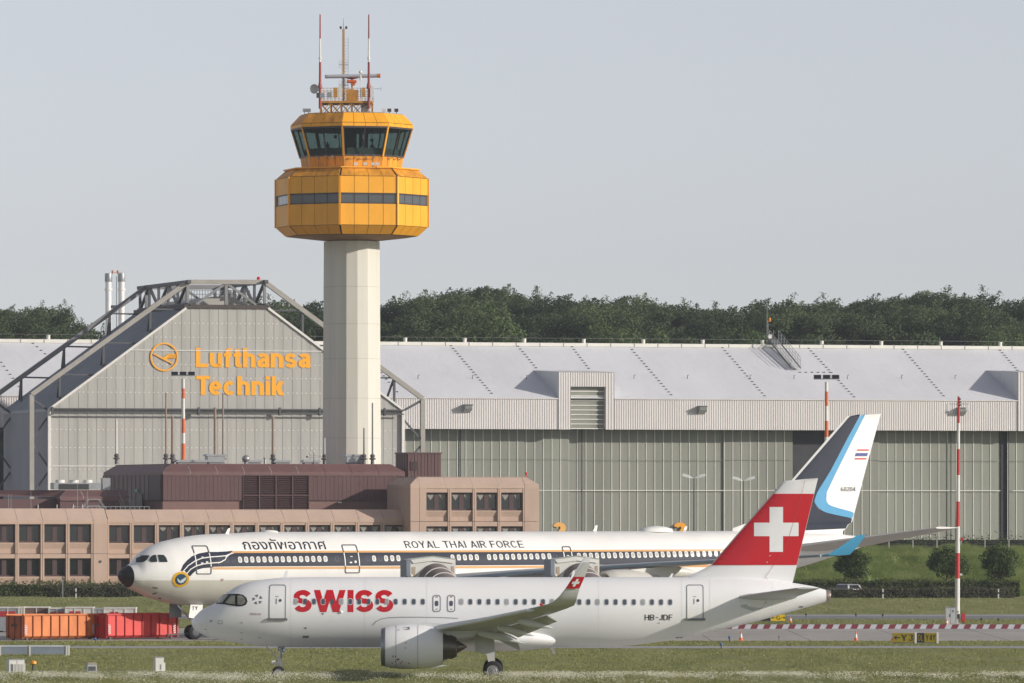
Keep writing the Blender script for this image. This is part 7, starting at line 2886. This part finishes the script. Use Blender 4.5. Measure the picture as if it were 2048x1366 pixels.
D = 502.0
s = F / D
c = 1831
TS = thing('taxiway_sign', 'dark yellow taxiway sign reading Y3 and Y4 with arrows in the grass', 'sign', (GX(c, D), D, 0))
q = lambda px: (px - c) / s
za, zb = .10, .78
sign_panel(TS, q(1785.5), q(1829), za, zb, SY, '<Y3', INKB)
sign_panel(TS, q(1834), q(1848.5), za, zb, INKB, 'DL', SY)
sign_panel(TS, q(1848.6), q(1873), za, zb, SY, 'Y4^', INKB)
for px in (1831.2, 1875):
    MB().box(q(px) - .075, q(px) + .075, -.09, .09, 0, .82).build('post', MWH, TS)
MB().box(q(1786), q(1875), -.02, .02, .02, za).build('foot_rail', GREY, TS)

D = 596.0
s = F / D
c = 1552
GS = thing('taxiway_sign', 'bright yellow taxiway sign reading G with arrows below the airliner tail', 'sign', (GX(c, D), D, 0))
q = lambda px: (px - c) / s
sign_panel(GS, q(1541), q(1572.5), .06, .60, SYB, '<G>', INKB, t=.13, gap=.2)
sign_panel(GS, q(1518), q(1540.8), .06, .60, INKB, '', SYB)
for px in (1519, 1541, 1572):
    MB().box(q(px) - .03, q(px) + .03, -.08, .08, 0, .62).build('post', GREY, GS)

D = 462.0
s = F / D
c = 68
BS = thing('sign_back', 'grey blue back of a long taxiway sign on white posts', 'sign', (GX(c, D), D, 0))
q = lambda px: (px - c) / s
SBK = M('sign_back_blue', (.24, .28, .33), .55, .10, 1.5)
for a, b in ((2, 57.5), (62, 132.5)):
    MB().box(q(a), q(b), -.05, .05, .10, .60).build('back_panel', SBK, BS)
    MB().prism([(q(a), -.08, .60), (q(b), -.08, .60), (q(b), .1, .70), (q(a), .1, .70)], (0, .12, 0)).build('top_rail', M('rail_pale', (.52, .55, .58), .5), BS)
for px in (59.7, 133.2, 137.5, 0.5):
    MB().box(q(px) - .055, q(px) + .055, -.09, .09, 0, .70).build('post', MWH, BS)

# utility cabinets in the near grass
for (px, w_, y0, y1, lab, kind) in ((31, 34, 1319.5, 1347, 'wide white utility cabinet with slatted front near the picture edge', 0), (182.5, 21, 1328, 1347, 'small grey utility cabinet with dark slats', 1), (318.5, 21, 1315, 1343, 'narrow tall white utility cabinet with a lower side box', 2)):
    D = 417.0 + kind
    s = F / D
    t = thing('utility_cabinet', lab, 'cabinet', (GX(px, D), D, 0), R(18), 'utility cabinets in the near grass')
    hw = w_ / s / 2 * .92
    top = H - (y0 - HY) / s
    CW = M('cabinet_white', (.66, .65, .62), .5, .06)
    if kind == 2:
        MB().box(-hw, hw * .75, -.25, .25, 0, top).build('body', CW, t)
        MB().box(hw * .75 + .005, hw * 1.1, -.22, .2, 0, top * .62).build('side_box', CW, t)
        MB().box(-hw * .05, hw * .2, -.27, -.255, .1, top * .5).build('grille', GREY, t)
        MB().box(-hw - .03, hw * .8, -.28, .28, top, top + .05).build('cap', GALV, t)
    elif kind == 0:
        MB().box(-hw, hw, -.35, .35, 0, top).build('body', CW, t)
        MB().box(-.012, .012, -.36, -.352, .45, top - .03).build('door_gap', GREY, t)
        fr_ = MB()
        for i in range(9):
            xx = -hw * .55 + i * hw * 1.5 / 8
            fr_.box(xx, xx + .05, -.46, -.40, 0, .5)
        fr_.box(-hw * .6, hw * 1.1, -.46, -.40, .46, .52)
        fr_.build('slatted_guard', CW, t)
        MB().box(-hw - .03, hw + .03, -.38, .38, top, top + .05).build('cap', GALV, t)
    else:
        MB().box(-hw, hw, -.25, .25, 0, top).build('body', M('cabinet_mid_grey', (.40, .41, .42), .5, .08), t)  # grey body, darker than the two white cabinets
        for i in range(6):
            MB().box(-hw * .8 + i * hw * .27, -hw * .8 + i * hw * .27 + .05, -.27, -.252, .05, top * .7).build('slat', DGREY, t)
        MB().prism([(-hw - .04, -.3, top), (hw + .04, -.3, top), (hw * .8, -.3, top + .09), (-hw * .8, -.3, top + .09)], (0, .6, 0)).build('cap', M('cap_tan', (.35, .3, .25), .7), t)


def ground_lamp(px, D, label, h, mat, z0=0, group='airfield ground lamps', r=.10):
    t = thing('ground_lamp', label, 'ground lamp', (GX(px, D), D, z0), 0, group)
    MB().tube((0, 0, 0), (0, 0, h * .6), r * .35, r * .35, 8).build('stem', DGREY, t)
    MB().lathe((0, 0, h * .55), (0, 0, 1), [(0, r * .6), (h * .12, r), (h * .34, r * .9), (h * .45, r * .3)], 12).build('lamp_head', mat, t, smooth=50)
    return t


ORL = M('lamp_amber', (.80, .34, .02), .4)
BLL = M('lamp_blue', (.06, .14, .36), .4)
ground_lamp(66.5, 421, 'amber ground lamp beside the wide white cabinet', .62, ORL, r=.22)
ground_lamp(190.5, 500, 'blue taxiway lamp in the grass below the orange skip', .5, BLL)
ground_lamp(334, 531, 'blue taxiway lamp at the corner of the red skip', .35, BLL)
ground_lamp(1459, 509, 'blue taxiway lamp left of the cone under the airliner tail', .42, BLL, r=.13)
ground_lamp(1442.5, 484, 'blue taxiway lamp on the far side of the near grass strip', .42, BLL, r=.13)
ground_lamp(290, 392.5, 'pale ground lamp at the bottom edge near the utility cabinets', .22, MWH, .28)
ground_lamp(1866, 392.5, 'pale ground lamp at the bottom edge below the taxiway sign', .24, MWH, .28)
ground_lamp(1558, 512.5, 'dark stub lamp on the near apron edge', .4, BLL, r=.06)
for i, (px, D) in enumerate(((1612, 615), (1712, 614), (1765.5, 611), (1963, 590), (1996.5, 588), (1558, 618))):
    ground_lamp(px, D, 'small black edge lamp standing along the far road', .42, BLK, 0, 'black edge lamps along the road', .10)

# marker posts
for i, (px, D, lab) in enumerate(((1766, 742, 'white marker post with black band before the low hedge'), (1997, 742, 'white marker post with black band near the picture edge'), (152, 746, 'white marker post before the office hedge'))):
    t = thing('marker_post', lab, 'post', (GX(px, D), D, 0), 0, 'white marker posts')
    MB().box(-.07, .07, -.05, .05, 0, .48).box(-.07, .07, -.05, .05, .68, 1.05).build('post', MWH, t)
    MB().box(-.071, .071, -.051, .051, .48, .68).build('band', BLK, t)
t = thing('thin_post', 'thin grey pole in front of the tan office', 'post', (GX(125.5, 750), 750, 0))
MB().tube((0, 0, 0), (0, 0, 2.35), .05, .04, 8).build('pole', GALV, t)
MB().box(-.08, .08, -.05, .05, 1.95, 2.3).build('plate', DGREY, t)
t = thing('timber_post', 'brown timber post beside the parked car', 'post', (GX(1711, 752.8), 752.8, 0))
MB().box(-.12, .12, -.1, .1, 0, 1.25).build('post', M('timber', (.24, .16, .09), .8, .2, 4), t)
MB().box(-.15, .15, -.13, .13, 1.25, 1.3).build('cap', M('timber', (.24, .16, .09), .8), t)

# chain fence along the bank crest
FE = thing('crest_fence', 'wire fence with thin pale posts along the crest of the bank', 'fence', (GX(1830, 804), 804, 5.0))
fx0, fx1 = GX(1570, 804) - GX(1830, 804), GX(2110, 804) - GX(1830, 804)
px = 1586.0
while px < 2100:
    xx = GX(px, 804) - GX(1830, 804)
    MB().box(xx - .06, xx + .06, -.05, .05, -.9, 1.15).build('post', M('fence_post', (.45, .43, .38), .6), FE)
    px += 48.0
for z_ in (-.3, -.1, .15, .4, .65, .9):
    MB().beam((fx0, 0, z_), (fx1, 0, z_), .035).build('wire', DGREY, FE)
MB().box(fx0, fx1, .1, .16, -.55, -.12).build('kick_board', M('board_dark', (.05, .055, .045), .8, .2, 2), FE)

# ------------------------------------------------------------------ roll-off skips
def skip(px, D, rz, L, Wd, hgt, mat, dark, name, label, ribs=8):
    t = thing(name, label, 'skip', (GX(px, D), D, 0), rz, 'open steel skips')
    MB().box(.02, L - .02, .04, .10, .30, hgt - .08).build('side_panel', mat, t)
    MB().box(.02, L - .02, Wd - .10, Wd - .04, .30, hgt - .08).build('side_panel', mat, t)
    MB().prism([(.02, .04, .30), (.02, .38, .10), (.02, .44, .10), (.02, .10, .30)], (L - .04, 0, 0)).build('lower_slope', mat, t)
    MB().box(.05, L - .05, .4, Wd - .3, .10, .16).build('floor', mat, t)
    for i in range(ribs + 1):
        xx = .10 + (L - .25) * i / ribs
        MB().box(xx - .035, xx + .035, -.05, .04, .32, hgt - .1).prism([(xx - .035, -.05, .32), (xx - .035, .34, .10), (xx - .035, .40, .10), (xx - .035, .04, .32)], (.07, 0, 0)).build('rib', dark, t)
    MB().box(-.03, L + .03, -.08, .12, hgt - .10, hgt).box(-.03, L + .03, Wd - .12, Wd + .05, hgt - .10, hgt).build('rim', mat, t)
    e = MB().box(-.02, .03, .06, Wd - .06, .14, hgt - .10)
    e.build('end_wall', dark, t)  # end turned from the sun: its shade is in the darker colour
    for yy in (.35, Wd * .5, Wd - .35):
        MB().box(-.10, -.02, yy - .06, yy + .06, .15, hgt - .12).build('end_rib', dark, t)
    MB().box(L - .05, L + .02, .06, Wd - .06, .14, hgt - .10).build('end_wall', mat, t)
    # hazard chevrons on the corner posts
    for xx in (.22, L - .42):
        b_ = MB().box(xx - .11, xx + .11, -.062, -.052, .45, 1.15).build('hazard_plate', MWH, t)
        hz = MB()
        for i in range(4):
            z0 = .47 + .17 * i
            hz.poly([(xx - .11, -.066, z0), (xx + .11, -.066, z0 + .10), (xx + .11, -.066, z0 + .18), (xx - .11, -.066, z0 + .08)])
        hz.build('chevron', MRD, b_)
    for yy in (.3, Wd - .3):
        MB().tube((L - .5, yy - .08, .10), (L - .5, yy + .08, .10), .10, .10, 12).tube((.5, yy - .08, .10), (.5, yy + .08, .10), .10, .10, 12).build('roller', DGREY, t)
    MB().tube((-.05, Wd / 2 - .3, hgt * .55), (-.22, Wd / 2, hgt * .6), .05, .05, 8).tube((-.22, Wd / 2, hgt * .6), (-.05, Wd / 2 + .3, hgt * .55), .05, .05, 8).build('hook_bar', DGREY, t)
    return t


SKO = M('skip_orange', (.62, .185, .045), .55, .22, .8, stretch=(1, 1, .5))
SKOD = M('skip_orange_shaded', (.36, .10, .035), .65, .3, 1.0)  # darker orange for the shaded end wall, also on the ribs
SKR = M('skip_red', (.66, .055, .045), .5, .10, .8)
SKRD = M('skip_red_shaded', (.42, .03, .035), .55, .1, .8)  # darker red with the end wall's shade in it, also on ribs
skip(46.5, 513.2, R(39), 6.85, 2.3, 1.97, SKO, SKOD, 'orange_skip', 'scratched orange steel skip with hazard stripes at the picture edge')
skip(213.5, 516.2, R(39), 6.75, 2.3, 1.97, SKR, SKRD, 'red_skip', 'bright red steel skip with hazard stripes before the jet nose wheel')


def box_bin(px0, px1, D, ytop, mats, label, name='waste_container', stripe=None):
    s = F / D
    t = thing(name, label, 'container', (GX(px0, D), D, 0), 0, 'white and grey containers behind the skips')
    L = (px1 - px0) / s
    h = H - (ytop - HY) / s
    MB().box(0, L, 0, 2.0, .12, h).build('body', mats[0], t)
    MB().box(-.04, L + .04, -.06, 2.06, h - .08, h + .02).build('rim', mats[1], t)
    n_ = max(2, int(L / .7))
    for i in range(n_ + 1):
        MB().box(L * i / n_ - .04, L * i / n_ + .04, -.05, -.004, .15, h - .1).build('rib', mats[1], t)
    if stripe:
        MB().box(L * stripe[0], L * stripe[1], -.03, -.003, h - .75, h - .32).build('panel', stripe[2], t)
    for xx in (.25, L - .25):
        MB().tube((xx, .3, .12), (xx, .5, .12), .12, .12, 10).tube((xx, 1.5, .12), (xx, 1.7, .12), .12, .12, 10).build('roller', DGREY, t)
    return t


CWH = M('bin_white', (.66, .63, .57), .55, .12, 1.2)
CGR = M('bin_grey', (.30, .31, .33), .55, .12, 1.2)
CBR = M('bin_brown', (.16, .10, .085), .7, .15, 1.2)
CRD = M('bin_red', (.42, .04, .045), .5, .1)
box_bin(-6, 37, 546, 1214.5, (CGR, CWH), 'grey container with dull red panel at the picture edge', stripe=(.1, .85, CRD))
box_bin(38, 48, 546.3, 1214, (CWH, CWH), 'narrow white container beside the brown one')
box_bin(48.8, 97, 547, 1214, (CBR, CWH), 'dark brown container with white rim')
box_bin(98, 130, 546, 1216, (CGR, CWH), 'grey container with red band between brown and white ones', stripe=(.1, .9, CRD))
box_bin(131, 186, 545.6, 1214.5, (CWH, CWH), 'white container with red panel behind the orange skip', stripe=(.15, .55, CRD))
box_bin(188, 207, 546.5, 1217, (CGR, CGR), 'small grey container behind the gap of the skips')
wb = box_bin(208, 271, 547, 1215.5, (CWH, CWH), 'long white container with faded lettering behind the red skip', stripe=(.2, .45, CRD))
mbt = MB()
flat_text(mbt, 'TIS-STEIL', .14, (.7, -.004, 1.63), (1.2, 0, 0), (0, 0, .18), (0, -1, 0), lift=.01) if False else None

# ------------------------------------------------------------------ covered passenger stairs at the jet
def pax_stairs(px, D, label, sc=1.0):
    t = thing('covered_boarding_stairs', label, 'boarding stairs', (GX(px, D), D, 0), R(12), 'covered boarding stairs at the jet')
    CAN = M('canopy_pale', (.66, .66, .63), .5, .05)
    BEL = M('bellows_brown', (.20, .165, .155), .7, .12, 2)
    zt_ = 6.15
    hw = 1.72
    MB().prism([(-hw, 0, 3.9), (-hw, 0, zt_), (0, 0, zt_ + .22), (hw, 0, zt_), (hw, 0, 3.9)], (0, 2.4, 0)).build('canopy_head', CAN, t)
    MB().poly([(-hw, -.02, zt_), (0, -.02, zt_ + .22), (0, -.10, zt_ - .10), (-hw + .2, -.10, zt_ - .28)]).poly([(hw, -.02, zt_), (0, -.02, zt_ + .22), (0, -.10, zt_ - .10), (hw - .15, -.10, zt_ - .28)]).build('canopy_visor', CAN, t)
    MB().beam((-hw, -.03, zt_ + .03), (0, -.03, zt_ + .25), .06).beam((hw, -.03, zt_ + .03), (0, -.03, zt_ + .25), .06).build('gutter_rail', M('rail_green', (.36, .40, .36), .5), t)
    MB().box(-hw - .30, -hw - .005, -.02, 2.4, 3.9, zt_ - .05).build('left_side_face', M('side_face_slate', (.20, .235, .28), .7, .1), t)  # side face on the left only, in dark blue grey
    MB().box(-hw + .12, -hw + .38, -.03, -.005, 4.3, zt_ - .55).box(hw - .32, hw - .12, -.03, -.005, 4.6, zt_ - .5).build('side_window', M('canopy_window', (.45, .36, .28), .2, .1), t)
    MB().lathe((-hw + .0, -.2, 4.95), (0, -1, 0), [(0, .1), (.12, .12), (.2, .05)], 10).build('marker_lamp', WHT, t)
    # bellows tunnel coming down towards the viewer
    for i in range(5):
        rows_ = []
        for f in (0, 1):
            k = i + f * .97
            r_ = 1.36 - .03 * k
            rows_.append([(.22 + .16 * k + r_ * math.cos(math.pi * j / 24), -.05 - .85 * k, 4.50 - .33 * k + r_ * math.sin(math.pi * j / 24)) for j in range(25)])
        MB().grid(rows_).build('bellows', BEL, t, smooth=60)
        k = i + .97
        r_ = 1.36 - .03 * k
        mbh = MB()
        for j in range(24):
            pa = [(.22 + .16 * k + (r_ + d) * math.cos(math.pi * (j + e) / 24), -.05 - .85 * k, 4.50 - .33 * k + (r_ + d) * math.sin(math.pi * (j + e) / 24)) for (d, e) in ((0, 0), (.06, 0), (.06, 1), (0, 1))]
            mbh.prism(pa, (0, .08, 0))
        mbh.build('bellows_hoop', M('hoop_white', (.70, .69, .68), .5), t)
    rows_ = [[(.22 + .16 * 4.97 + r_ * math.cos(math.pi * j / 24), -.05 - .85 * 4.97, zz_) for zz_ in (1.2, 4.50 - .33 * 4.97 + r_ * math.sin(math.pi * j / 24))] for j in range(25)]
    MB().grid(rows_).build('bellows_end', BEL, t)
    # stair flight and chassis
    mbs = MB()
    for i in range(18):
        mbs.box(-.6, 1.4, -.3 - .33 * i, .05 - .33 * i, 4.0 - .205 * i, 4.05 - .205 * i)
    mbs.build('steps', GALV, t)
    for xx in (-.68, 1.48):
        MB().beam((xx, 0, 3.95), (xx, -6.1, .25), .1, .35).build('stringer', CAN, t)
    MB().box(-hw + .1, hw - .1, .1, 2.3, 3.9, 4.1).build('platform', GREY, t)
    MB().box(-1.1, 1.1, -5.6, 2.2, .55, .85).build('chassis', DGREY, t)
    for xx in (-.9, .9):
        MB().beam((xx, 1.6, .8), (xx, 1.6, 3.95), .16).build('lift_post', GREY, t)
        for yy in (-4.6, 1.2):
            MB().lathe((xx - .15, yy, .42), (1, 0, 0), [(0, .28), (.03, .40), (.08, .42), (.24, .42), (.29, .40), (.3, .28)], 18).build('tyre', TYRE, t, smooth=50)
    return t


pax_stairs(866, 508.5, 'covered boarding stairs with brown bellows in the middle of the jet')
pax_stairs(1154, 510.5, 'covered boarding stairs with brown bellows behind the airliner wingtip')

# ------------------------------------------------------------------ parked estate car
CR = thing('parked_car', 'silver estate car seen from behind between the hedges', 'car', (GX(1690, 749.6), 749.6, 0), R(0))
CR.rotation_euler = (0, 0, R(27))
SIL = M('car_silver', (.52, .54, .57), .3, .04, metal=.35)
CGL = glass('car_glass', (.012, .014, .016))
# x across, y forward (away), z up; rear bumper at y = -2.25
prof_ = [(-2.25, .35), (-2.3, .62), (-2.24, .95), (-1.95, 1.42), (-1.7, 1.47), (0, 1.50), (.55, 1.44), (1.15, 1.02), (2.05, .86), (2.22, .62), (2.2, .35)]
rows_ = []
for (xw, dz) in ((-.88, 0), (-.90, 0), (.90, 0), (.88, 0)):
    rows_.append([((xw if z < 1.0 else xw * .80), y, z) for (y, z) in prof_])
mbc = MB().grid(rows_)
mbc.f.append(tuple(range(len(prof_))))
mbc.f.append(tuple(range(4 * len(prof_) - 1, 3 * len(prof_) - 1, -1)))
mbc.build('body', SIL, CR, smooth=35)
MB().poly([(-.62, -2.235, 1.0), (.62, -2.235, 1.0), (.58, -1.99, 1.385), (-.58, -1.99, 1.385)]).build('rear_window', CGL, CR)
for sd in (-1, 1):
    MB().poly([(sd * .895, -1.95, 1.02), (sd * .895, .95, 1.02), (sd * .745, .5, 1.40), (sd * .735, -1.75, 1.42)]).build('side_window', CGL, CR)
    MB().box(sd * .62 - .18, sd * .62 + .18, -2.335, -2.28, .68, .95).build('tail_lamp', MRD, CR)
    for yy in (-1.4, 1.4):
        w_ = MB().lathe((sd * .72, yy, .32), (sd, 0, 0), [(0, .2), (.02, .3), (.06, .32), (.16, .32), (.2, .29), (.205, .2)], 20).build('tyre', TYRE, CR, smooth=50)
        MB().lathe((sd * .925, yy, .32), (sd, 0, 0), [(0, .2), (.01, .19), (.02, .05)], 14).build('rim', HUB, w_)
MB().box(-.85, .85, -2.36, -2.27, .38, .58).build('bumper', M('bumper_pale', (.55, .53, .50), .5), CR)
MB().box(-.26, .26, -2.335, -2.29, .70, .82).build('number_plate', WHT, CR)
MB().beam((-.66, -1.6, 1.52), (-.66, .2, 1.53), .04).beam((.66, -1.6, 1.52), (.66, .2, 1.53), .04).build('roof_rail', DGREY, CR)
MB().poly([(-.6, .62, 1.43), (.6, .62, 1.43), (.7, 1.1, 1.07), (-.7, 1.1, 1.07)]).build('windscreen', CGL, CR)
# ------------------------------------------------------------------ thin evening haze over the whole field
hm = bpy.data.materials.new('haze_air')
hm.use_nodes = True
hn = hm.node_tree
for nd in list(hn.nodes):
    if nd.type == 'BSDF_PRINCIPLED':
        hn.nodes.remove(nd)
pv = hn.nodes.new('ShaderNodeVolumePrincipled')
pv.inputs['Color'].default_value = (0.86, 0.91, 1.0, 1)
pv.inputs['Density'].default_value = 0.00007
pv.inputs['Anisotropy'].default_value = 0.1
hn.links.new(pv.outputs[0], hn.nodes['Material Output'].inputs['Volume'])
hz = MB().box(-6100, 6100, -120, 16100, -1.0, 78.0).build('haze', hm)
tag(hz, 'thin pale haze in the air over the airfield', 'haze', kind='stuff')
SC.cycles.volume_bounces = 0
